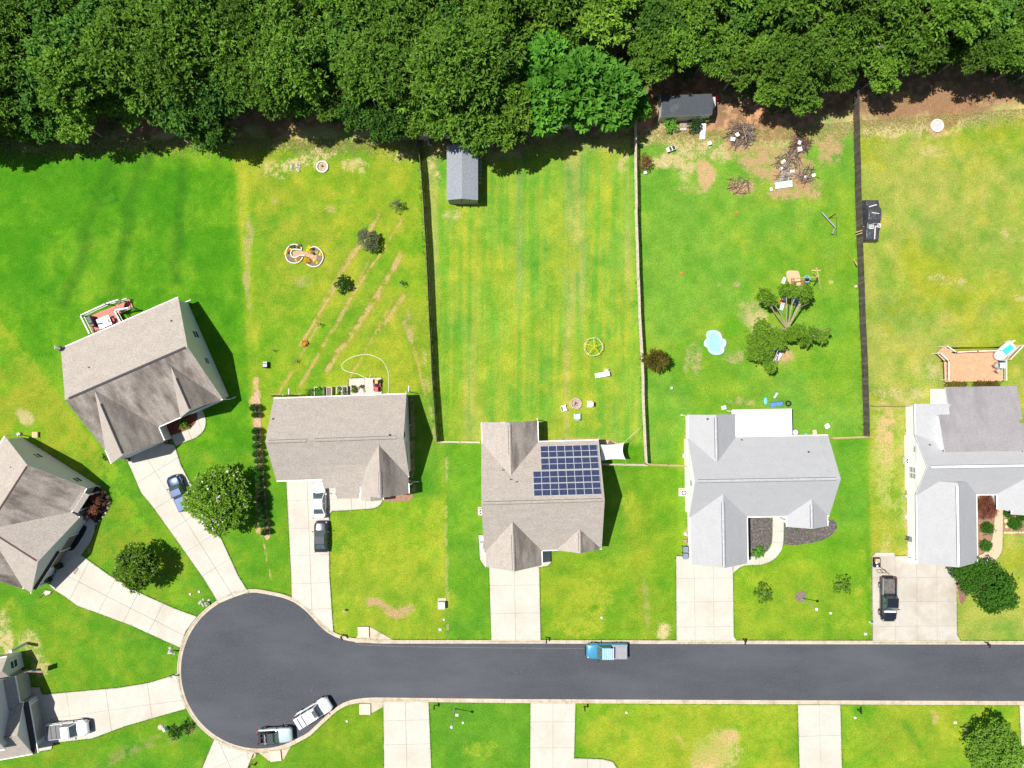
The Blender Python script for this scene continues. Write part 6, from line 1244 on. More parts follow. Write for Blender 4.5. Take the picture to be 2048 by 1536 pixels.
# S-shaped flower bed with white edging
o = thing('flower_bed', g(610, 510), 'S-shaped flower bed edged in white blocks on the rutted lawn', 'flower bed')
def z3(x, y): return (550 + x / 17.07, 470 + y / 17.07)
left = [(930, 480), (860, 385), (700, 325), (540, 360), (430, 470), (375, 620), (400, 800), (500, 920), (680, 970), (840, 920), (940, 810), (960, 740)]
inner = [(930, 520), (800, 510), (650, 490), (560, 560), (560, 690), (640, 770), (740, 770), (840, 710), (960, 700), (1080, 740)]
right = [(1230, 440), (1360, 410), (1480, 450), (1590, 560), (1650, 700), (1640, 850), (1540, 1010), (1420, 1080), (1260, 1080), (1130, 1020), (1050, 960)]
edg = M('white_edging', (.62, .55, .5), .8, var=.1, island=.1)
for ln in (left, inner, right):
    P_ = [g(*z3(*q_)) for q_ in resample([tuple(q_) for q_ in smooth_line(ln, 5)], 62)]
    for a_, b_ in zip(P_[:-1], P_[1:]): MB().bar(a_.lerp(b_, .03) + Vector((0, 0, .11)), a_.lerp(b_, .97) + Vector((0, 0, .11)), .13, .22).build('edging_block', edg, o)
MB().prism(P2([z3(*q_) for q_ in left + inner[::-1][2:]]), 0, .1).build('soil', mulch_g, o); MB().prism(P2([z3(*q_) for q_ in right + [(1100, 800), (1240, 900), (1330, 860), (1440, 800), (1450, 700), (1300, 650), (1250, 560)]]), 0, .09).build('soil', mulch_g, o)
MB().prism(P2([z3(*q_) for q_ in [(600, 560), (800, 540), (1000, 560), (1250, 660), (1440, 700), (1420, 820), (1250, 860), (1120, 740), (950, 690), (820, 700), (720, 760), (620, 740)]]), 0, .03).build('bare_soil', soil_m, o)
fl_y = M('yellow_petals', (.75, .62, .03), .6); fl_o = M('orange_petals', (.75, .30, .015), .6); fl_r = M('red_orange_petals', (.6, .12, .02), .6)
def blossom(px_, py_, r, mat, label, par=None, seed=0, dome=.7):
    rr_ = random.Random(seed); q = g(px_, py_); mb = MB()
    for k in range(int(70 * r / .3)):
        a_ = rr_.random() * 6.28; e_ = math.acos(rr_.random() ** .8); d = Vector((math.cos(a_) * math.sin(e_), math.sin(a_) * math.sin(e_), math.cos(e_) * dome)); c_ = q + Vector((0, 0, .12)) + d * r; s_ = .055
        t1 = Vector((rr_.uniform(-1, 1), rr_.uniform(-1, 1), rr_.uniform(-.5, .5))).normalized(); t2 = d.cross(t1).normalized(); mb.add([c_ + t1 * s_, c_ + t2 * s_, c_ - t1 * s_, c_ - t2 * s_, c_ + d * .03], [(0, 1, 4), (1, 2, 4), (2, 3, 4), (3, 0, 4)])
    mb.lathe([(r * .8, .02), (r * .85, r * .4), (r * .5, r * .75), (.02, r * .85)], q, 9, mi=1)
    grn_ = M('flower_foliage', (.05, .12, .02), .7)
    if par: return mb.build('flower_clump', [mat, grn_], par)
    ob = mb.build('flower_bush', [mat, grn_]); tag(ob, label, 'flowers'); return ob
for i, (x, y, r, m_) in enumerate(((1110, 880, .50, fl_o), (480, 530, .22, fl_r), (385, 620, .26, fl_y), (540, 490, .16, fl_y), (640, 410, .26, L_myr), (540, 400, .2, L_brn), (840, 390, .28, L_brn), (850, 850, .2, fl_r), (740, 860, .2, fl_y), (1190, 440, .26, fl_y), (1140, 540, .26, fl_y), (1220, 590, .16, fl_o), (1440, 610, .2, fl_y), (1570, 660, .26, fl_y), (1380, 890, .26, fl_y), (1450, 950, .2, fl_y), (490, 610, .2, L_myr), (1310, 480, .22, L_dk), (1340, 640, .18, L_dk))): blossom(*z3(x, y), r, m_, '', o, i)
blossom(610, 687, .52, fl_o, 'round orange mum bush on the lawn above the hose', None, 50)

# ---------------------------------------------------------------- raised beds, patio things, hose, mower
wht_t = M('bed_timber', (.6, .58, .54), .7)
for i, (x, y, w_, d_, fill, lab) in enumerate(((640, 784, 1.15, 1.3, L_bri, 'raised planter full of leafy greens, leftmost of four behind the tan house'), (661, 784, .62, 1.3, None, 'nearly empty raised planter, second from the left behind the tan house'), (681, 782, .62, 1.3, L_yel, 'raised planter with two lettuces, third from the left'), (692, 782, .62, 1.3, L_gry, 'raised planter with dry stalks next to the patio'))):
    q = g(x, y); o = thing('raised_bed', (q.x, q.y, 0), lab, 'planter', 'raised planters behind the tan house')
    for sx in (-1, 1): MB().box(q + Vector((sx * w_ / 2, 0, .35)), (.06, d_, .7)).build('side_board', wht_t, o)
    for sy in (-1, 1): MB().box(q + Vector((0, sy * d_ / 2, .35)), (w_ + .06, .06, .7)).build('side_board', wht_t, o)
    MB().box(q + Vector((0, 0, .3)), (w_ - .06, d_ - .06, .56)).build('soil', mulch_g if fill != L_bri else mulch_k, o)
    if fill:
        cs = [(random.uniform(-.3, .3) * w_ * .9, random.uniform(-.35, .35) * d_, .68) for _ in range(9 if fill == L_bri else 4)]
        if fill == L_yel: cs = [(.1, .4, .68), (0, -.4, .68), (-.05, -.45, .7)]
        ob = bpy.data.objects.new('crop', leaf_mesh('crop', cs, [.26] * len(cs) if fill == L_bri else [.2] * len(cs), 260, .18, fill, 130 + i, aspect=.6)); COL.objects.link(ob); ob.parent = o
pot_m = M('terracotta', (.32, .2, .1), .8)
for i, (x, y, r, lab) in enumerate(((708, 774, .17, 'small pot at the left end of the patio row'), (709, 780, .26, 'large yellow-green potted plant at the patio edge'), (724, 773, .17, 'small pot in the middle of the patio'))):
    q = g(x, y); o = thing('potted_plant', (q.x, q.y, .09), lab, 'potted plant', 'pots on the patio'); q.z = .09
    MB().lathe([(r * .7, 0), (r, r * 1.5), (r * .85, r * 1.5)], q, 10).build('pot', pot_m, o); ob = bpy.data.objects.new('foliage', leaf_mesh('pot_plant', [(0, 0, r * 1.9)], [r * 1.1], 700, .12, L_gry if i != 1 else L_yel, 140 + i)); COL.objects.link(ob); ob.parent = o
for x, y, w_, d_, a_, lab in ((715.5, 776, .5, .38, 0, 'square brown doormat-like block on the patio'), (728, 780, .26, .55, 20, 'narrow brown block lying slanted on the patio')):
    q = g(x, y, .14); obj(MB().box(q, (w_, d_, .1), R(a_)), 'block', M('brown_block', (.24, .17, .1), .8), lab, 'block', bevel=.02)
hose = [(776, 795), (777, 775), (777, 750), (774, 737), (765, 722), (750, 713), (735, 709), (715, 711), (695, 719), (684, 729), (685, 737), (697, 744), (715, 748), (730, 755), (738, 756), (742, 749)]
obj(MB().tube([g(x, y, .03 if not (698 < x < 764 and y > 754) else .12) for x, y in smooth_line(hose, 6)], .028, 6), 'garden_hose', M('hose_white', (.62, .68, .55), .5), 'pale garden hose looping from the patio over the lawn', 'hose')
q = g(777, 793); o = thing('hose_reel', (q.x, q.y, 0), 'small white hose stand at the rear wall of the tan house', 'hose stand')
MB().box(q + Vector((0, 0, .3)), (.5, .2, .5)).build('stand', plastic_w, o, bevel=.03); [MB().lathe([(.1, 0), (.1, .1)], q + Vector((s_ * .28, .1, 0)), 8).build('foot', plastic_w, o) for s_ in (-1, 1)]
q = g(754, 770, .3); q.z = .09; o = thing('riding_mower', (q.x, q.y, .09), 'red riding mower with orange seat parked on the patio', 'mower')
red_p = M('mower_red', (.5, .02, .03), .4, coat=.5); Q = Vector((q.x, q.y, .09))
loft([(.85, .22, .3, .62, .66), (.7, .27, .28, .7, .76), (.2, .28, .28, .74, .8), (.1, .26, .3, .6, .62)]).v
mb = MB(); mb.box(Q + Vector((0, -.55, .5)), (.55, .65, .42)); mb.build('hood', red_p, o, bevel=.1)
MB().box(Q + Vector((0, .15, .32)), (.6, .9, .1)).build('frame', black_m, o); MB().box(Q + Vector((.0, 0, .24)), (1.05, .6, .14)).build('mower_deck', M('deck_dark_red', (.25, .02, .03), .5), o, bevel=.04)
MB().box(Q + Vector((0, .4, .6)), (.42, .42, .12)).box(Q + Vector((0, .64, .78)), (.42, .1, .38)).build('seat', M('orange_seat', (.75, .35, .08), .6), o, bevel=.05)
MB().tube([Q + Vector((.14 * math.cos(a_), -.08 + .14 * math.sin(a_), .85)) for a_ in np.arange(0, 6.28, .6)], .02, closed=True).cyl(Q + Vector((0, -.1, .5)), Q + Vector((0, -.08, .85)), .02).build('steering_wheel', black_m, o)
for sx, sy, r in ((-.42, .5, .26), (.42, .5, .26), (-.36, -.6, .18), (.36, -.6, .18)):
    c_ = Q + Vector((sx, sy, r)); wh = MB().cyl(c_ - Vector((.09, 0, 0)), c_ + Vector((.09, 0, 0)), r, n=14).build('wheel', tyre_m, o); MB().cyl(c_ + Vector((math.copysign(.095, sx), 0, 0)), c_ + Vector((math.copysign(.1, sx), 0, 0)), r * .5, n=8).build('rim', plastic_w, wh)
q = g(533.5, 730); o = thing('charcoal_grill', (q.x, q.y, 0), 'small black box-shaped grill alone on the lawn near the arborvitae row', 'grill')
MB().box(q + Vector((0, 0, .35)), (.6, .85, .5)).build('tub', black_m, o, bevel=.05); MB().box(q + Vector((-.02, -.05, .64)), (.55, .45, .1)).build('lid', M('grey_lid', (.35, .38, .42), .5), o, bevel=.04); MB().box(q + Vector((-.02, .33, .62)), (.5, .14, .06)).build('tray', plastic_w, o)

# ---------------------------------------------------------------- middle yard: dome, lounger, fire pit, chairs
q = g(1186, 694); o = thing('climbing_dome', (q.x, q.y, 0), 'yellow and grey geometric climbing dome on the striped lawn', 'climbing dome')
Rr = 1.22; yl = M('dome_yellow', (.75, .6, .02), .45); gr_ = M('dome_grey', (.35, .37, .42), .45)
top = q + Vector((0, 0, 1.5)); mid = [q + Vector((Rr * math.cos(R(90 + 72 * k)), Rr * math.sin(R(90 + 72 * k)), .85)) for k in range(5)]; low = [q + Vector((Rr * 1.02 * math.cos(R(54 + 72 * k)), Rr * 1.02 * math.sin(R(54 + 72 * k)), .75)) for k in range(5)]; base = [q + Vector((1.25 * math.cos(R(36 * k)), 1.25 * math.sin(R(36 * k)), .03)) for k in range(10)]
for k in range(5):
    MB().tube([top, mid[k]], .03).build('yellow_bar', yl, o); MB().tube([mid[k], low[(k + 1) % 5]], .028).build('yellow_bar', yl, o); MB().tube([low[(k + 1) % 5], mid[(k + 1) % 5]], .028).build('pale_bar', M('dome_white', (.6, .6, .55), .5), o)
    for b_ in (2 * k, 2 * k + 1): 
        n_ = min(mid + low, key=lambda p_: (p_ - base[b_]).length); MB().tube([n_, base[b_]], .026).build('grey_bar', gr_, o)
MB().tube(base, .03, closed=True).build('base_ring', gr_, o)
# lounger and chair
q = g(1207, 749); o = thing('sun_lounger', (q.x, q.y, 0), 'white sun lounger pointing left on the striped lawn', 'sun lounger'); o.rotation_euler.z = R(9)
def lc(mb, n_, m_, par=o, **k): 
    ob = mb.build(n_, m_, **k); ob.parent = par; return ob
lc(MB().box((-.45, 0, .36), (1.45, .62, .07)), 'seat_pad', M('lounger_white', (.78, .78, .8), .6), bevel=.03); lc(MB().box((.5, 0, .5), (.62, .62, .06), ry=-.55), 'backrest', M('lounger_pink_grey', (.5, .42, .4), .6), bevel=.03)
for x in (-1.0, .1): 
    for y in (-.27, .27): lc(MB().box((x, y, .17), (.05, .05, .34)), 'leg', plastic_w)
q = g(1212.5, 743); ob = obj(MB().box(q + Vector((0, 0, .35)), (.5, .6, .06)).box(q + Vector((0, .3, .55)), (.5, .06, .45)).box(q + Vector((-.2, 0, .17)), (.05, .5, .34)).box(q + Vector((.2, 0, .17)), (.05, .5, .34)), 'patio_chair', M('beige_plastic', (.58, .52, .48), .6), 'beige chair standing against the upper side of the white lounger', 'chair', bevel=.02)
def firepit(x, y, r, mat, label, n_=14, ash=(.32, .25, .2), lid=None, hgt=.22):
    q = g(x, y); o = thing('fire_pit', (q.x, q.y, 0), label, 'fire pit')
    for k in range(n_):
        a_ = 6.283 * k / n_; c_ = q + Vector((r * math.cos(a_), r * math.sin(a_), hgt / 2 + random.uniform(-.02, .02))); MB().box(c_, (.2, 6.0 * r / n_, hgt), a_ + random.uniform(-.08, .08)).build('ring_stone', mat, o, bevel=.03)
    MB().lathe([(r - .05, 0), (r - .08, .05), (.05, .07)], q, 14).build('ash', M('ash_%d' % x, ash, .95, var=.3, vs=6, fine=.3), o)
    for k in range(4): MB().bar(q + Vector((random.uniform(-.3, .2), random.uniform(-.3, .3), .1)), q + Vector((random.uniform(-.1, .35), random.uniform(-.3, .3), .16)), .07, .07).build('charred_log', M('charred', (.04, .03, .028), .9), o)
    return o
firepit(1152, 807, .68, M('tan_ring_stone', (.45, .32, .24), .85, island=.2, var=.2), 'tan stone fire pit among three chairs in the middle yard')
firepit(645, 334, .72, M('white_ring_stone', (.62, .56, .52), .85, island=.12, var=.15), 'white stone fire ring on the straw patch near the wood', ash=(.35, .28, .18))
q = g(1873, 252); o = thing('fire_pit', (q.x, q.y, 0), 'round white fire ring on bare soil at the upper right', 'fire pit')
for k in range(16): a_ = 6.283 * k / 16; MB().box(q + Vector((.78 * math.cos(a_), .78 * math.sin(a_), .12)), (.18, .3, .24), a_).build('ring_stone', M('white_ring_stone', (.62, .56, .52), .85), o, bevel=.02)
MB().lathe([(.72, .02), (.7, .16), (.05, .2)], q, 18).build('ash', M('white_ash', (.42, .4, .38), .9, var=.15, vs=4), o)
rocks([(591 + random.uniform(-9, 9), 335 + random.uniform(-7, 7)) for _ in range(16)], 'small pale rock in the scattered heap left of the fire ring', 'rocks heaped left of the fire ring', .17)
def chair(x, y, ang, mat, label):
    q = g(x, y, .3); o = thing('adirondack_chair', (q.x, q.y, 0), label, 'chair', 'chairs around the fire pit'); o.rotation_euler.z = R(ang)
    def p_(mb, n_): ob = mb.build(n_, mat, bevel=.015); ob.parent = o
    p_(MB().box((.02, 0, .33), (.58, .56, .05), ry=.12), 'seat'); p_(MB().box((-.34, 0, .62), (.05, .58, .75), ry=-.3), 'backrest')
    for s_ in (-1, 1): p_(MB().box((.0, s_ * .35, .52), (.72, .13, .03)), 'armrest'); p_(MB().box((.3, s_ * .33, .26), (.07, .04, .52)), 'front_leg'); p_(MB().box((-.3, s_ * .3, .24), (.07, .04, .48), ry=-.2), 'rear_leg')
cw = M('cream_plastic', (.66, .62, .57), .6); cg = M('grey_blue_plastic', (.50, .55, .62), .6)
chair(1128, 816, 15, cw, 'cream chair left of the tan fire pit'); chair(1179, 808, 178, cw, 'cream chair right of the tan fire pit'); chair(1154, 833, 90, cg, 'grey-blue chair below the tan fire pit')
# shade sail
o = thing('shade_sail', g(1225, 905), 'white shade sail stretched between the solar-panel house and the fence', 'shade sail')
cor = [g(1197, 889, 2.7), g(1248, 885, 2.5), g(1251, 919, 2.3), g(1199, 922, 2.7)]; n_ = 12; mb = MB(); vs_ = []
for i in range(n_ + 1):
    for j in range(n_ + 1):
        u, v_ = i / n_, j / n_; p_ = cor[0].lerp(cor[1], u).lerp(cor[3].lerp(cor[2], u), v_); pin = Vector((0, 0, 0)); cy_ = (cor[0] + cor[1] + cor[2] + cor[3]) / 4
        k = .16 * (4 * v_ * (1 - v_)) * abs(2 * u - 1) ** 3 + .13 * (4 * u * (1 - u)) * abs(2 * v_ - 1) ** 3; p_ = p_.lerp(cy_, k); p_.z -= .25 * math.sin(math.pi * u) * math.sin(math.pi * v_); vs_.append(p_)
fs = [(i * (n_ + 1) + j, (i + 1) * (n_ + 1) + j, (i + 1) * (n_ + 1) + j + 1, i * (n_ + 1) + j + 1) for i in range(n_) for j in range(n_)]
top_ = [p_ + Vector((0, 0, .02)) for p_ in vs_]; mb.add(vs_, fs); mb.add(top_, [f_[::-1] for f_ in fs]); mb.build('cloth', M('sail_cloth', (.50, .52, .54), .7, var=.03), o, smooth=True)
MB().tube([cor[1], g(1280, 855, 1.9)], .02).build('rope', rp, o); MB().tube([cor[2], g(1252, 927, 1.8)], .02).build('rope', rp, o)
mb = MB(); q = g(1200, 890)
for i in range(8): mb.box(g(1200 + i * 5, 884 + (i > 4) * (i - 4) * 1.5) + Vector((0, 0, .02 + i * .003)), (.32, .5, .04), R(10 * (i - 3)))
obj(mb, 'landing', M('deck_brown', (.36, .24, .15), .8, island=.15), 'brown boards by the rear corner under the shade sail', 'boards')
q = g(1222, 887); obj(MB().box(q + Vector((0, 0, .3)), (.8, .45, .06), R(-25)).box(q + Vector((-.35, .1, .15)), (.05, .4, .3), R(-25)).box(q + Vector((.3, -.1, .15)), (.05, .4, .3), R(-25)), 'bench', M('bench_brown', (.12, .08, .06), .7), 'small dark bench above the shade sail', 'bench')
# air conditioners
def ac(x, y, label, pad=True):
    q = g(x, y); o = thing('air_conditioner', (q.x, q.y, 0), label, 'air conditioner', 'air conditioning units'); 
    if pad: MB().box(q + Vector((0, 0, .03)), (1.1, 1.1, .08)).build('pad', kerbm, o)
    MB().box(q + Vector((0, 0, .42)), (.85, .85, .7)).build('cabinet', M('ac_cream', (.62, .6, .56), .5), o, bevel=.04); MB().lathe([(.34, 0), (.34, .03), (.3, .03)], q + Vector((0, 0, .77)), 16).build('fan_shroud', dark_metal, o)
    for k in range(4): MB().box(q + Vector((.15 * math.cos(k * 1.57), .15 * math.sin(k * 1.57), .815)), (.3, .09, .015), k * 1.57 + .3).build('fan_blade', plastic_w, o)
ac(964, 1022, 'air conditioner against the left wall of the solar-panel house'); ac(1365, 984, 'air conditioner left of the pale grey-roofed house'); ac(1811, 921, 'pale unit against the white side wall at right', False)
def small_box(x, y, w_, d_, h_, m_, label, cat, name, ang=0, z=0):
    q = g(x, y); return obj(MB().box(q + Vector((0, 0, z + h_ / 2)), (w_, d_, h_), R(ang)), name, m_, label, cat, bevel=min(w_, d_, h_) * .12)
small_box(964, 1089, .5, .9, .9, M('bluegrey_metal', (.36, .42, .48), .4, metal=.2), 'blue-grey cabinet at the left wall of the solar-panel house', 'cabinet', 'cabinet')
small_box(1368, 911, .5, .5, .6, plastic_w, 'small grey unit at the wall above the pinkish fence', 'utility box', 'meter_box')
def bin_(x, y, m_, label, ang=0):
    q = g(x, y); o = thing('wheeled_bin', (q.x, q.y, 0), label, 'wheeled bin', 'wheeled bins'); o.rotation_euler.z = R(ang)
    def p_(mb, n_, mm=m_, **k): ob = mb.build(n_, mm, **k); ob.parent = o
    p_(MB().add([(-.25, -.28, .05), (.25, -.28, .05), (.25, .28, .05), (-.25, .28, .05), (-.3, -.36, 1), (.3, -.36, 1), (.3, .36, 1), (-.3, .36, 1)], [(3, 2, 1, 0), (4, 5, 6, 7), (0, 1, 5, 4), (1, 2, 6, 5), (2, 3, 7, 6), (3, 0, 4, 7)]), 'tub'); p_(MB().box((0, 0, 1.04), (.66, .76, .08)), 'lid', bevel=.03); p_(MB().cyl((-.3, .36, 1.0), (.3, .36, 1.0), .03), 'handle')
    for s_ in (-1, 1): p_(MB().cyl((s_ * .3, .3, .1), (s_ * .24, .3, .1), .1), 'wheel', tyre_m)
binm = M('bin_slate', (.15, .19, .23), .5)
bin_(1368, 1096, binm, 'upper of two slate bins beside the grey-roofed garage', 0); bin_(1368, 1109, binm, 'lower of two slate bins beside the grey-roofed garage', 0)
bin_(1815, 1076, M('bin_green', (.10, .13, .13), .5), 'dark green bin against the white side wall', 80)
q = g(1370, 1067); obj(MB().lathe([(.22, 0), (.25, .3), (.15, .5)], q, 10), 'white_pot', plastic_w, 'round white pot beside the left wall of the grey-roofed house', 'pot'); small_box(1369, 1081, .5, .4, .35, M('brown_crate', (.3, .18, .12), .8), 'brown crate above the slate bins', 'crate', 'crate')
q = g(1816, 1034); obj(MB().lathe([(.4, 0), (.42, .5), (.3, .85), (.05, .95)], q, 14), 'water_tank', white_sid, 'round white tank against the white side wall', 'tank'); small_box(1812, 991, .6, .35, .5, M('bench_grey', (.4, .42, .38), .6), 'small grey bench at the white side wall', 'bench', 'bench')
q = g(1819, 1119); obj(MB().box(q + Vector((0, 0, .5)), (1.1, .7, 1.0)), 'storage_box', white_sid, 'white storage box at the garage corner of the white-walled house', 'storage box', bevel=.06)
small_box(1769, 1108, 2.5, .4, .12, conc, 'pale low concrete block at the head of the right-hand driveway', 'block', 'parking_block')

# ---------------------------------------------------------------- play yard
# clover-shaped pool
o = thing('paddling_pool', g(1430, 685), 'light blue clover-shaped paddling pool on the play yard lawn', 'pool')
out = [(1417, 662), (1431, 661), (1440, 667), (1443, 676), (1451, 682), (1451, 690), (1447, 696), (1447, 704), (1440, 709), (1426, 709), (1418, 703), (1415, 696), (1408, 690), (1409, 683), (1414, 677), (1413, 668)]
P_ = [g(*q_) for q_ in smooth_line(out, 4, True)]; cen = sum(P_, Vector()) / len(P_); n_ = len(P_)
rimm = M('pool_rim', (.42, .66, .78), .4); MB().tube([p_.lerp(cen, .08) + Vector((0, 0, .16)) for p_ in P_], .17, 8, closed=True).build('inflated_rim', rimm, o, smooth=True); MB().tube([p_.lerp(cen, .22) + Vector((0, 0, .12)) for p_ in P_], .12, 8, closed=True).build('inner_ring', M('pool_inner', (.36, .60, .74), .4), o, smooth=True)
MB().add([tuple(p_.lerp(cen, .2) + Vector((0, 0, .1))) for p_ in P_], [tuple(range(n_))]).build('water', M('pool_water', (.25, .62, .74), .05, var=.06, vs=4, spec=.6, bump=.25, bs=6), o)
# wooden swing set with sandbox and tyre swing
o = thing('swing_set', g(1600, 558), 'wooden swing set frame with slatted ends and a log A-frame', 'swing set')
pine = M('swing_pine', (.42, .26, .13), .8, island=.15); logm = M('pale_log', (.52, .42, .17), .8)
MB().tube([g(1583, 557, 2.2), g(1636, 554, 2.2)], .07).build('top_beam', pine, o)
for dx in (0, 20):
    for s_ in (0, 5): MB().tube([g(1583 + dx + s_, 556, 2.1), g(1583 + dx + s_, 577, .1)], .05).build('ladder_rail', pine, o)
    for k in range(6): MB().bar(g(1582 + dx, 559 + k * 3, 1.95 - k * .32), g(1589 + dx, 559 + k * 3, 1.95 - k * .32), .1, .05).build('rung', M('swing_red', (.38, .15, .08), .8), o)
MB().tube([g(1633, 536, .1), g(1637, 554, 2.15), g(1641, 579, .1)], .09).build('log_leg', logm, o); MB().tube([g(1625, 545, .1), g(1636, 553, 2.1)], .06).build('log_leg', logm, o); MB().tube([g(1627, 572, .1), g(1636, 554, 2.1)], .05).build('brace', dark_metal, o)
MB().box(g(1632, 541, .1), (1.2, .12, .12)).build('foot_log', logm, o)
q = g(1583, 556); o = thing('sandbox', (q.x, q.y, 0), 'tan sandbox mat beside the swing set', 'sandbox'); P_ = P2(smooth_line([(1573, 543), (1593, 542), (1598, 547), (1600, 560), (1600, 575), (1580, 572), (1575, 560)], 3, True)); MB().prism(P_, 0, .12).build('base', M('sand_tan', (.52, .34, .2), .9, fine=.1), o)
q = g(1611, 559); o = thing('tire_swing', (q.x, q.y, 0), 'teal ring swing with black mesh hanging from the swing set', 'swing')
MB().tube([q + Vector((.42 * math.cos(a_), .42 * math.sin(a_), .5)) for a_ in np.arange(0, 6.28, .35)], .11, 8, closed=True).build('ring', M('teal_ring', (.12, .36, .34), .5), o, smooth=True); MB().lathe([(.36, 0), (.36, .04)], q + Vector((0, 0, .46)), 14).build('mesh_seat', black_m, o)
for a_ in (0, 2.1, 4.2): MB().tube([q + Vector((.42 * math.cos(a_), .42 * math.sin(a_), .55)), g(1611, 555.5, 2.15)], .012, 4).build('rope', rp, o)
def slab_toy(x, y, w_, d_, h_, m_, ang, label, cat, name='toy'): return small_box(x, y, w_, d_, h_, m_, label, cat, name, ang)
slab_toy(1567, 561, .4, .85, .18, M('toy_white', (.68, .68, .7), .5), -20, 'white oval toy left of the sandbox', 'toy')
q = g(1563, 603); o = thing('toy_playset', (q.x, q.y, 0), 'orange, white and pink toy table between the tree limbs', 'toy')
MB().box(q + Vector((-.2, .1, .25)), (.3, .7, .5)).build('orange_side', M('toy_orange', (.8, .3, .05), .5), o, bevel=.05); MB().box(q + Vector((.15, .25, .25)), (.5, .4, .5)).build('white_top', plastic_w, o, bevel=.05); MB().box(q + Vector((.1, -.25, .2)), (.6, .35, .4)).build('pink_tray', M('toy_pink', (.75, .4, .38), .5), o, bevel=.05)
slab_toy(1563, 614, .5, .9, .2, M('toy_light_blue', (.35, .55, .62), .5), -15, 'light blue toy sled below the orange toy table', 'toy', 'toy_sled'); slab_toy(1590, 600, .6, 1.3, .5, M('toy_dark_blue', (.10, .17, .24), .5), -18, 'dark blue plastic slide between the right tree limbs', 'toy', 'toy_slide')
q = g(1541, 615); obj(MB().lathe([(.02, 0), (.15, .08), (.18, .17), (.1, .28), (.01, .32)], q, 10), 'ball', M('toy_pink', (.75, .4, .38), .5), 'pinkish ball on bare soil under the forked tree', 'ball')
slab_toy(1551, 702, .9, .7, .4, M('toy_royal_blue', (.03, .12, .4), .5), 30, 'royal blue toy under the lower limbs of the forked tree', 'toy', 'toy_car'); slab_toy(1556, 713, .5, 1.3, .35, M('toy_lilac_white', (.66, .66, .75), .5), -30, 'white toy slide under the lower limbs of the forked tree', 'toy', 'toy_slide')
# basketball frame fallen
mb = MB().tube([g(1644, 425, .5), g(1671, 455, .6), g(1665, 467, .3)], .08); o = thing('goal_frame', g(1660, 450), 'grey folded metal goal frame lying on the play yard lawn', 'goal frame'); mb.build('main_tube', M('galvanised', (.45, .5, .55), .35, metal=.5), o)
MB().tube([g(1657, 436, .3), g(1673, 434, .3), g(1673, 470, .15), g(1661, 468, .15)], .035).build('lower_frame', dark_metal, o); MB().tube([g(1656, 437, .3), g(1672, 427, .2)], .035).build('strut', dark_metal, o)
# wheelbarrow-like lounger near patio, sled, board, tub
q = g(1553, 808); o = thing('toy_wagon', (q.x, q.y, 0), 'blue mesh lounger lying above the white patio cover', 'lounger'); bl = M('blue_mesh', (.08, .2, .48), .6)
for x, w_ in ((-.55, .8), (.3, .85)): MB().box(q + Vector((x, x * .12, .28)), (w_, .55, .06), R(8)).build('sling', bl, o)
MB().tube([q + Vector(p_) for p_ in ((-.98, .2, .26), (.75, .42, .26), (.8, -.12, .26), (-.95, -.38, .26))], .025, closed=True).build('frame', dark_metal, o); [MB().cyl(q + Vector((x, y, 0)), q + Vector((x, y, .26)), .02).build('leg', dark_metal, o) for x in (-.8, .6) for y in (-.25, .3)]
q = g(1576, 807); obj(MB().tube([q + Vector((.32 * math.cos(a_), .3 * math.sin(a_), .12)) for a_ in np.arange(0, 6.28, .4)], .11, 8, closed=True), 'old_tyre', tyre_m, 'black tyre beside the blue lounger', 'tyre', smooth=True)
q = g(1531, 802); obj(MB().lathe([(.25, 0), (.32, .12), (.26, .16)], q, 14, sq=(.8, 1.6)), 'toy_boat', M('toy_sky', (.12, .45, .65), .5), 'small oval turquoise toy above the white patio cover', 'toy', smooth=True)
slab_toy(1551, 791, .25, .8, .15, M('toy_grey_blue', (.5, .56, .6), .5), -35, 'pale narrow board above the blue lounger', 'board', 'board'); slab_toy(1447, 815, .6, .5, .3, plastic_w, 10, 'white plastic stool left of the patio cover', 'stool', 'stool'); slab_toy(1653, 852, .6, .6, .3, plastic_w, 30, 'white square lid on lawn right of the patio cover', 'lid', 'lid'); 
q = g(1343, 776); obj(MB().lathe([(.05, 0), (.18, .1), (.2, .2), (.1, .34), (.01, .38)], q, 10), 'ball', M('ball_grey', (.6, .62, .68), .4), 'pale round ball on lawn near the conifer fence', 'ball')
q = g(1587, 864); o = thing('gas_grill', (q.x, q.y, 0), 'white rounded grill at the corner of the patio cover', 'grill'); MB().lathe([(.3, .3), (.38, .6), (.38, .8), (.2, .98), (.02, 1.0)], q, 14).build('kettle', plastic_w, o, smooth=True); [MB().cyl(q + Vector((.25 * math.cos(a_), .25 * math.sin(a_), 0)), q + Vector((.2 * math.cos(a_), .2 * math.sin(a_), .4)), .02).build('leg', dark_metal, o) for a_ in (0, 2.1, 4.2)]
slab_toy(1628, 864, .5, .6, .3, M('beige_tub', (.55, .45, .3), .7), 10, 'beige tub against the rear wall right of the patio cover', 'tub', 'tub'); slab_toy(1610, 868, .3, .3, .3, M('teal_ring', (.12, .36, .34), .5), 0, 'small teal bucket at the rear wall', 'bucket', 'bucket')
for x, y, lb in ((1472, 426, 'red-orange toy on the upper play yard lawn'), (1364, 547, 'small orange leaf-like toy on the play yard lawn')): slab_toy(x, y, .4, .3, .12, M('toy_red', (.65, .1, .04), .6), 20, lb, 'toy')
q = g(1711, 573); obj(MB().lathe([(.12, 0), (.2, .1), (.12, .3), (.01, .34)], q, 10), 'ball', M('toy_pink', (.75, .4, .38), .5), 'pink ball at the foot of the dark fence', 'ball')
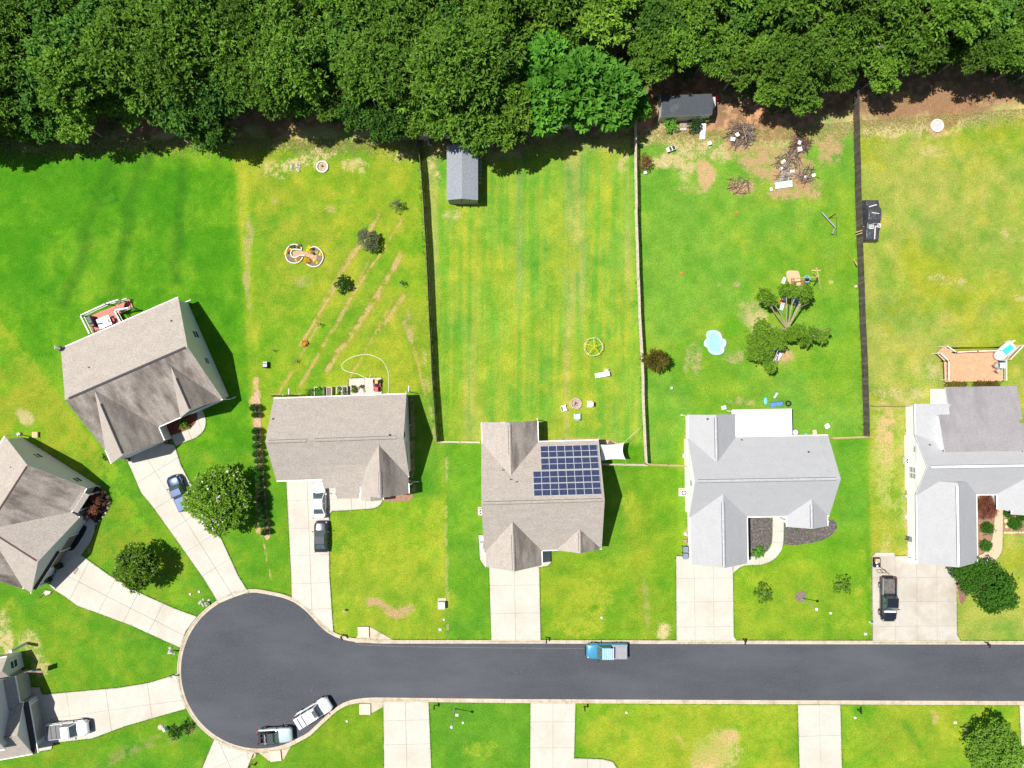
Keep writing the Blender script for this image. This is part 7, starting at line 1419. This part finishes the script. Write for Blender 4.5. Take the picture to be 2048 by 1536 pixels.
# charcoal shed surroundings
slab_toy(1405, 263, .72, 2.1, .12, M('door_white', (.74, .72, .68), .6), -3, 'white door panel lying on the ground below the shed', 'panel', 'panel'); slab_toy(1391, 261, .8, .7, .5, M('slate_plastic', (.15, .17, .22), .5), 20, 'dark plastic crate left of the white panel', 'crate', 'crate'); slab_toy(1418, 288, .5, .5, .45, plastic_w, 15, 'white cube bin below the white panel', 'bin', 'bin'); slab_toy(1290, 346, .4, .4, .3, M('pale_teal', (.55, .68, .7), .5), 20, 'pale teal bucket at the pale fence', 'bucket', 'bucket')
q = g(1341, 299); o = thing('toy_truck', (q.x, q.y, 0), 'white and black ride-on toy truck on the straw patch', 'ride-on toy'); o.rotation_euler.z = R(20)
for mb, n_, m_ in ((MB().box((0, 0, .25), (1.2, .6, .3)), 'body', plastic_w), (MB().box((-.1, 0, .42), (.3, .5, .1)), 'seat', dark_metal), (MB().box((.35, 0, .42), (.35, .5, .1)), 'bed', dark_metal)): ob = mb.build(n_, m_, bevel=.03); ob.parent = o
for x in (-.4, .4):
    for s_ in (-1, 1): ob = MB().cyl((x, s_ * .3, .16), (x, s_ * .38, .16), .16).build('wheel', tyre_m); ob.parent = o
obj(MB().box(g(1433, 197, .5), (.5, .5, .8)), 'gas_can', M('can_red', (.5, .03, .03), .5), 'red can beside the charcoal shed', 'can', bevel=.05)
slab_toy(1366, 258, .9, .5, .2, M('step_stone', (.4, .36, .32), .9), 0, 'stone step at the foot of the shed ramp', 'step', 'step')
slab_toy(1329, 328, .1, 1.1, .06, M('silvered', (.5, .42, .34), .8), 50, 'loose pale stick on the straw patch', 'stick', 'stick')
# brush piles of individual sticks
def pile(cx, cy, r, n_, label, mats, seed, zt=.6, ln=(.8, 2.2)):
    rr_ = random.Random(seed); q = g(cx, cy); o = thing('brush_pile', (q.x, q.y, 0), label, 'brush pile')
    for k in range(n_):
        a_ = rr_.random() * 6.28; d = r * math.sqrt(rr_.random()); c_ = q + Vector((d * math.cos(a_), d * math.sin(a_) * .8, .05 + (1 - d / r) * zt * rr_.random())); L_ = rr_.uniform(*ln) / 2; t_ = rr_.random() * 3.14; dz = rr_.uniform(-.15, .15); v_ = Vector((math.cos(t_) * L_, math.sin(t_) * L_, dz)); w_ = rr_.uniform(.025, .06)
        bend = Vector((rr_.uniform(-.15, .15), rr_.uniform(-.15, .15), rr_.uniform(0, .12)))
        MB().tube([c_ - v_, c_ + bend, c_ + v_], [w_, w_ * .8, w_ * .4], 5).build('branch', mats[k % len(mats)], o)
    return o
br1 = M('branch_grey', (.19, .15, .13), .9, var=.2); br2 = M('branch_brown', (.075, .05, .038), .9); br3 = M('branch_pale', (.27, .22, .18), .9)
pile(1482, 270, 1.9, 150, 'round pile of dark branches nearest the charcoal shed', [br1, br2, br3, br2], 1, .8); pile(1478, 371, 1.5, 60, 'low brown heap of twigs on bare soil', [br1, MC['branch_brown'], M('branch_rust', (.28, .15, .09), .9)], 2, .3, (.5, 1.5)); pile(1576, 322, 1.7, 80, 'loose spread of branches left of the burnt patch', [br1, br2, br3], 3, .4); pile(1600, 290, 1.3, 70, 'burnt narrow brush pile running down from the wood', [br2, br2, br1, M('burnt_red', (.16, .06, .05), .9)], 4, .5); pile(1612, 350, 1.2, 50, 'thin scattered brown twigs right of the white junk', [br2, br1], 5, .25); pile(1570, 350, 1.1, 40, 'heap of grey sticks and ash above the white pane', [br1, M('branch_ash', (.35, .33, .33), .9)], 6, .3)
for x, y, w_, d_, a_, m_, lb in ((1474, 270, .5, .5, 30, plastic_w, 'white sheet on the dark branch pile, upper'), (1465, 279, .6, .5, -10, plastic_w, 'white bag on the dark branch pile, lower'), (1598, 286, .4, .5, -20, plastic_w, 'white box on the burnt brush pile'), (1599, 299, .6, .6, 10, M('greyish_white', (.5, .5, .52), .7), 'grey-white sheet on the burnt brush pile'), (1567, 323, .7, .4, 40, M('cream_board', (.7, .58, .42), .7), 'cream board tilted on the loose branches'), (1585, 342, .6, .35, 5, M('cream_board', (.7, .58, .42), .7), 'cream board lying flat on the ash heap'), (1564, 336, .3, .3, 30, plastic_w, 'small white scrap between the cream boards'), (1568, 369, 2.3, .85, 8, M('pale_pane', (.58, .63, .68), .3), 'large whitish pane lying below the ash heap'), (1543, 378, .35, .45, 20, plastic_w, 'white jug left of the large pane'), (1628, 350, .5, .4, 20, plastic_w, 'white scrap right of the ash heap'), (1611, 353, .3, .3, 0, M('greyish_white', (.5, .5, .52), .7), 'tiny grey scrap beside the thin twigs')):
    q = g(x, y, .3); obj(MB().box((q.x, q.y, .45 if y < 300 else .2), (w_, d_, .1), R(a_), rx=.1), 'scrap', m_, lb, 'scrap', bevel=.02)
# aluminium ladder leaning at the corner of the dark fence
o = thing('ladder', g(851, 287), 'curved white metal ladder at the top corner of the dark fence', 'ladder'); MB().tube([g(848, 294, .1), g(849, 280, 1.6), g(853, 279, 1.9), g(857, 283, 1.6), g(857, 287, 1.5), g(864, 292, .3)], .03).build('rail', plastic_w, o)
for k in range(4): MB().tube([g(855 + k * 2.7, 284 + k * 1.6, 1.3 - k * .25), g(854 + k * 2.7, 292, .9 - k * .2)], .02).build('rung', plastic_w, o)

# ---------------------------------------------------------------- decks
def deck(name, label, poly, z, board_ang, mat, rails, rail_m, bw=.14):
    P_ = P2(poly, z); cx_ = sum(p_[0] for p_ in P_) / len(P_); cy_ = sum(p_[1] for p_ in P_) / len(P_); o = thing(name, (cx_, cy_, 0), label, 'deck')
    a_ = R(board_ang); U = (math.cos(a_), math.sin(a_)); V_ = (-U[1], U[0]); vals = [p_[0] * V_[0] + p_[1] * V_[1] for p_ in P_]; v0, v1 = min(vals), max(vals); k = v0
    while k < v1:
        q_ = clip(clip(P_, V_[0], V_[1], k + bw - .012), -V_[0], -V_[1], -k)
        if len(q_) >= 3: MB().prism(q_, z - .04, z + random.uniform(-.003, .003)).build('deck_board', mat, o)
        k += bw
    MB().prism([(cx_ + (p_[0] - cx_) * .985, cy_ + (p_[1] - cy_) * .985) for p_ in P_], z - .3, z - .05).build('joists', M('joist_wood', (.2, .13, .08), .8), o)
    for a__, b__ in rails:
        A_, B_ = g(*a__, z), g(*b__, z); L_ = (B_ - A_).length; up = Vector((0, 0, 1)); MB().bar(A_ + up * .95, B_ + up * .95, .14, .05).build('handrail', rail_m, o); MB().bar(A_ + up * .12, B_ + up * .12, .06, .05).build('lower_rail', rail_m, o)
        mb = MB(); n_ = int(L_ / .16)
        for i in range(1, n_): p_ = A_.lerp(B_, i / n_); mb.box(p_ + up * .53, (.035, .035, .82))
        mb.build('balusters', rail_m, o)
        for e_ in (A_, B_): MB().box((e_.x, e_.y, (z + 1.05) / 2), (.12, .12, z + 1.05)).build('rail_post', rail_m, o)
    return o
redw = M('red_deck_stain', (.52, .17, .13), .7, island=.08, fine=.05); pinkw = M('salmon_deck_stain', (.55, .285, .165), .75, island=.06, fine=.05)
deck('deck', 'red-stained rear deck with white railings on the upper left house', [(172, 634), (250, 604), (244, 626), (232, 626), (247, 652), (199, 672), (187, 665)], 1.0, 23.6, redw, [((169, 632), (219, 609)), ((219, 609), (244, 601)), ((169, 632), (187, 668)), ((236, 622), (250, 648)), ((236, 622), (264, 617))], white)
q = g(252, 611, .5); o = thing('deck_stairs', (q.x, q.y, 0), 'white-edged red stair leading down from the red deck', 'stairs'); dirn = (g(262, 606) - g(240, 615)).normalized()
for k in range(6):
    c_ = g(238 + k * 4.6, 616.5 - k * 1.7, .95 - k * .15); c_.z = .92 - k * .15; MB().box(c_, (.27, 1.15, .04), R(22)).build('tread', redw, o)
for s_ in (-1, 1):
    n2 = Vector((-dirn.y, dirn.x, 0)) * s_ * .62; a_ = g(236, 617, .9); b_ = g(263, 607, .1); MB().bar(a_ + n2 + Vector((0, 0, .9)), b_ + n2 + Vector((0, 0, .9)), .1, .05).build('handrail', white, o); MB().bar(a_ + n2 - Vector((0, 0, .05)), b_ + n2 - Vector((0, 0, .05)), .05, .2).build('stringer', white, o); MB().box(b_ + n2 + Vector((0, 0, .4)), (.1, .1, 1.0)).build('newel_post', white, o)
q = g(208, 644, 1.75); q.z = 1.0; o = thing('patio_table', (q.x, q.y, 1.0), 'white table cluttered with bottles on the red deck', 'table'); o.rotation_euler.z = R(23)
def lc2(mb, n_, m_, par, **k): ob = mb.build(n_, m_, **k); ob.parent = par; return ob
lc2(MB().box((0, 0, .72), (1.75, 1.35, .05)), 'tabletop', M('table_white', (.74, .76, .77), .4), o, bevel=.02); [lc2(MB().box((x, y, .35), (.06, .06, .7)), 'leg', plastic_w, o) for x in (-.8, .8) for y in (-.6, .6)]
def on_table(dx, dy, w_, d_, h_, m_, lab, cat, nm): 
    c_ = Vector((q.x, q.y, 1.75 + h_ / 2)) + Matrix.Rotation(R(23), 3, 'Z') @ Vector((dx, dy, 0)); obj(MB().box(c_, (w_, d_, h_), R(10)), nm, m_, lab, cat, bevel=min(w_, d_, h_) * .25)
on_table(-.55, .0, .62, .22, .12, M('navy_bag', (.03, .04, .22), .6), 'navy blue umbrella cover lying on the deck table', 'bag', 'bag'); on_table(.05, .4, .25, .18, .1, M('slate_box', (.2, .26, .3), .5), 'small slate box on the deck table', 'box', 'box'); on_table(.35, -.2, .6, .12, .06, M('brown_stick', (.25, .15, .12), .6), 'brown object lying on the deck table', 'utensil', 'utensil')
q2 = g(180, 640, 1.8); o = thing('gas_grill', (q2.x, q2.y, 1.0), 'dark covered grill in the corner of the red deck', 'grill'); o.rotation_euler.z = R(-65)
lc2(MB().box((0, 0, .5), (1.1, .6, 1.0)), 'cover', M('grill_cover', (.035, .04, .048), .5), o, bevel=.1); lc2(MB().box((.72, 0, .42), (.4, .45, .8)), 'side_burner', M('grill_cover', (.035, .04, .048), .5), o, bevel=.06)
for x, y, a_, lb in ((225, 640, 23, 'dark striped deck chair right of the white table'), (196, 662, 23, 'wooden chair half under the roof edge on the red deck')):
    q2 = g(x, y, 1.4); o = thing('deck_chair', (q2.x, q2.y, 1.0), lb, 'chair'); o.rotation_euler.z = R(a_); wm = M('chair_red_brown', (.25, .06, .05), .6)
    lc2(MB().box((0, 0, .42), (.5, .5, .05)), 'seat', wm, o)
    for k in range(4): lc2(MB().box((-.32, -.2 + k * .13, .7), (.04, .09, .55)), 'back_slat', M('slat_pale', (.5, .47, .42), .6) if k % 2 else wm, o)
    [lc2(MB().box((sx * .22, sy * .22, .21), (.05, .05, .42)), 'leg', wm, o) for sx in (-1, 1) for sy in (-1, 1)]
# salmon deck at the right house
cream_r = M('cream_rail', (.72, .60, .48), .6)
deck('deck', 'salmon-stained deck with angled corners behind the white-walled house', [(1885, 694), (1893, 695), (1905, 705), (1990, 702), (2002, 697), (2018, 683), (2037, 692), (2040, 695), (2012, 716), (2004, 722), (2003, 762), (1890, 764), (1888, 722), (1873, 706)], .8, .9, pinkw, [((1886, 693), (1904, 705)), ((1904, 705), (1946, 703)), ((1946, 703), (1990, 702)), ((1990, 702), (2019, 682)), ((2038, 691), (2011, 719)), ((2003, 721), (2003, 760)), ((1889, 722), (1889, 760)), ((1873, 707), (1889, 722))], cream_r)
q = g(2011, 700, 1.2); o = thing('spa_tub', (q.x, q.y, .8), 'white plunge tub with bright blue water on the deck corner', 'hot tub'); o.rotation_euler.z = R(41)
lc2(MB().box((-.05, 0, .38), (2.3, 1.35, .76)), 'shell', M('tub_white', (.78, .8, .82), .4), o, bevel=.18); lc2(MB().box((.1, 0, .775), (1.45, .85, .03)), 'water', M('tub_water', (.05, .5, .68), .06, spec=.6), o); lc2(MB().box((.1, .52, .79), (1.7, .14, .08)).box((.1, -.52, .79), (1.7, .14, .08)).box((.98, 0, .79), (.14, 1.15, .08)).box((-.75, 0, .79), (.14, 1.15, .08)), 'rim', M('tub_white', (.78, .8, .82), .4), o, bevel=.03); lc2(MB().lathe([(.65, 0), (.7, .5), (.6, .7)], (-1.1, 0, 0), 16), 'step', M('tub_grey', (.5, .54, .53), .5), o, smooth=True)
q = g(2005, 731, 1.5); o = thing('grill_cart', (q.x, q.y, .8), 'pale blue-topped cart at the right rail of the salmon deck', 'cart'); lc2(MB().box((.05, 0, .45), (.42, .75, .9)), 'cabinet', M('cart_blue', (.38, .58, .68), .5), o, bevel=.03); lc2(MB().box((-.3, 0, .86), (.3, .75, .05)), 'side_shelf', M('cart_grey', (.45, .45, .45), .5), o); lc2(MB().box((.05, .5, .4), (.4, .2, .8)), 'end_box', dark_metal, o)
for x, y, a_, lb in ((1991, 731, 40, 'upper folding chair on the salmon deck'), (1995, 741, 55, 'lower folding chair on the salmon deck')):
    q2 = g(x, y, 1.2); o = thing('folding_chair', (q2.x, q2.y, .8), lb, 'chair', 'folding chairs on the deck'); o.rotation_euler.z = R(a_); cm = M('taupe_fabric', (.38, .34, .32), .7)
    lc2(MB().box((0, 0, .42), (.55, .5, .04)), 'seat', cm, o); lc2(MB().box((0, .28, .68), (.55, .04, .5)), 'backrest', cm, o); [lc2(MB().tube([(s_ * .3, -.28, 0), (s_ * .3, .3, .45)], .02).tube([(s_ * .3, .28, 0), (s_ * .3, -.25, .62), (s_ * .3, .25, .64)], .02), 'leg_frame', dark_metal, o) for s_ in (-1, 1)]
def hedge_on(x0, x1, y, lab, lm, seed):
    cs, rs = [], []; r_ = np.random.default_rng(seed); k = x0
    while k < x1: q_ = g(k, y + r_.uniform(-1, 1)); cs.append((q_.x, q_.y, .75)); rs.append((.42, .38, .45)); k += 6
    o_ = bpy.data.objects.new('low_hedge', leaf_mesh('low_hedge', cs, rs, 240, .2, lm, seed, aspect=.25)); COL.objects.link(o_); tag(o_, lab, 'hedge')
hedge_on(1889, 1924, 769, 'left bronze hedge between the salmon deck and the mauve roof', L_brn, 201); hedge_on(1945, 1993, 768, 'right bronze hedge between the salmon deck and the mauve roof', L_brn, 202)
# satellite dish at the corner of the tan roof, upper left
q = g(122, 697, 3.1); o = thing('satellite_dish', (q.x, q.y, 3.0), 'satellite dish on the left roof corner of the upper left house', 'satellite dish'); lc2(MB().cyl((0, 0, -.25), (-.1, .05, .35), .03), 'mast', plastic_w, o); lc2(MB().lathe([(.02, 0), (.22, .04), (.36, .12)], (.05, 0, .35), 16), 'dish', M('dish_grey', (.2, .18, .18), .5), o, smooth=True)
lc2(MB().tube([(-.1, .05, .3), (-.6, .2, .3)], .025).tube([(-.6, .2, .3), (-.8, .4, .3)], .025).tube([(-.6, .2, .3), (-.75, -.1, .3)], .025), 'arm', plastic_w, o)
for x, y, lb in ((258, 918, 'round dark planter left of the garage door, upper left house'), (336, 883, 'round dark planter at the garage corner, upper left house')):
    q = g(x, y); o = thing('planter', (q.x, q.y, .09), lb, 'planter', 'dark planters at the garage'); lc2(MB().lathe([(.2, 0), (.32, .45), (.26, .45), (.24, .38)], (0, 0, 0), 12), 'pot', M('dark_pot', (.05, .035, .03), .6), o); lc2(MB().lathe([(.24, 0), (.2, .06)], (0, 0, .38), 10), 'soil', mulch_b, o)
for x, y, lb in ((123, 1131, 'black pot with lime plant, upper one by the left edge garage'), (101, 1157, 'black pot with lime plant, lower one by the left edge garage')):
    q = g(x, y); o = thing('planter', (q.x, q.y, .09), lb, 'planter', 'black pots at the left edge garage'); lc2(MB().box((0, 0, .28), (.62, .62, .56), R(20)), 'pot', black_m, o, bevel=.04); ob = bpy.data.objects.new('foliage', leaf_mesh('lime_plant', [(0, 0, .68)], [.26], 600, .16, L_bri, 210)); COL.objects.link(ob); ob.parent = o
q = g(113, 1147); o = thing('bicycle', (q.x, q.y, .09), 'small pale bicycle lying between the two black pots', 'bicycle'); o.rotation_euler.z = R(40)
for x in (-.42, .42): lc2(MB().tube([(x + .27 * math.cos(a_), .27 * math.sin(a_), .05) for a_ in np.arange(0, 6.28, .5)], .025, closed=True), 'wheel', plastic_w, o)
lc2(MB().tube([(-.42, 0, .07), (-.1, .2, .07), (.3, .22, .07), (.42, 0, .07)], .02).tube([(-.1, .2, .07), (0, -.1, .07), (.3, .22, .07)], .02), 'frame', M('bike_green', (.3, .45, .35), .4), o)
q = g(152.5, 1141); obj(MB().box(q + Vector((0, 0, .11)), (.9, .32, .06), R(62)), 'ramp_mat', M('mat_brown', (.25, .2, .17), .9), 'brown mat at the top of the driveway below the left edge house', 'mat')
q = g(73, 869); o = thing('wooden_crate', (q.x, q.y, 0), 'small pine crate on grass above the left edge house', 'crate')
for k in range(5): MB().box(q + Vector((-.3 + k * .15, 0, .35)), (.12, .75, .04), R(0)).build('slat', M('crate_pine', (.62, .42, .22), .8, island=.1), o)
MB().box(q + Vector((0, 0, .17)), (.7, .7, .32)).build('frame', M('crate_side', (.45, .3, .16), .8), o)
q = g(40, 868); obj(MB().box(q + Vector((0, 0, .2)), (.4, .3, .4), .6), 'vent_box', plastic_w, 'white box at the upper corner of the left edge house', 'box')
for x, y in ((300, 452), (338, 418), (358, 418)): pass
# chair by the small round yard light etc.
q = g(980, 880);
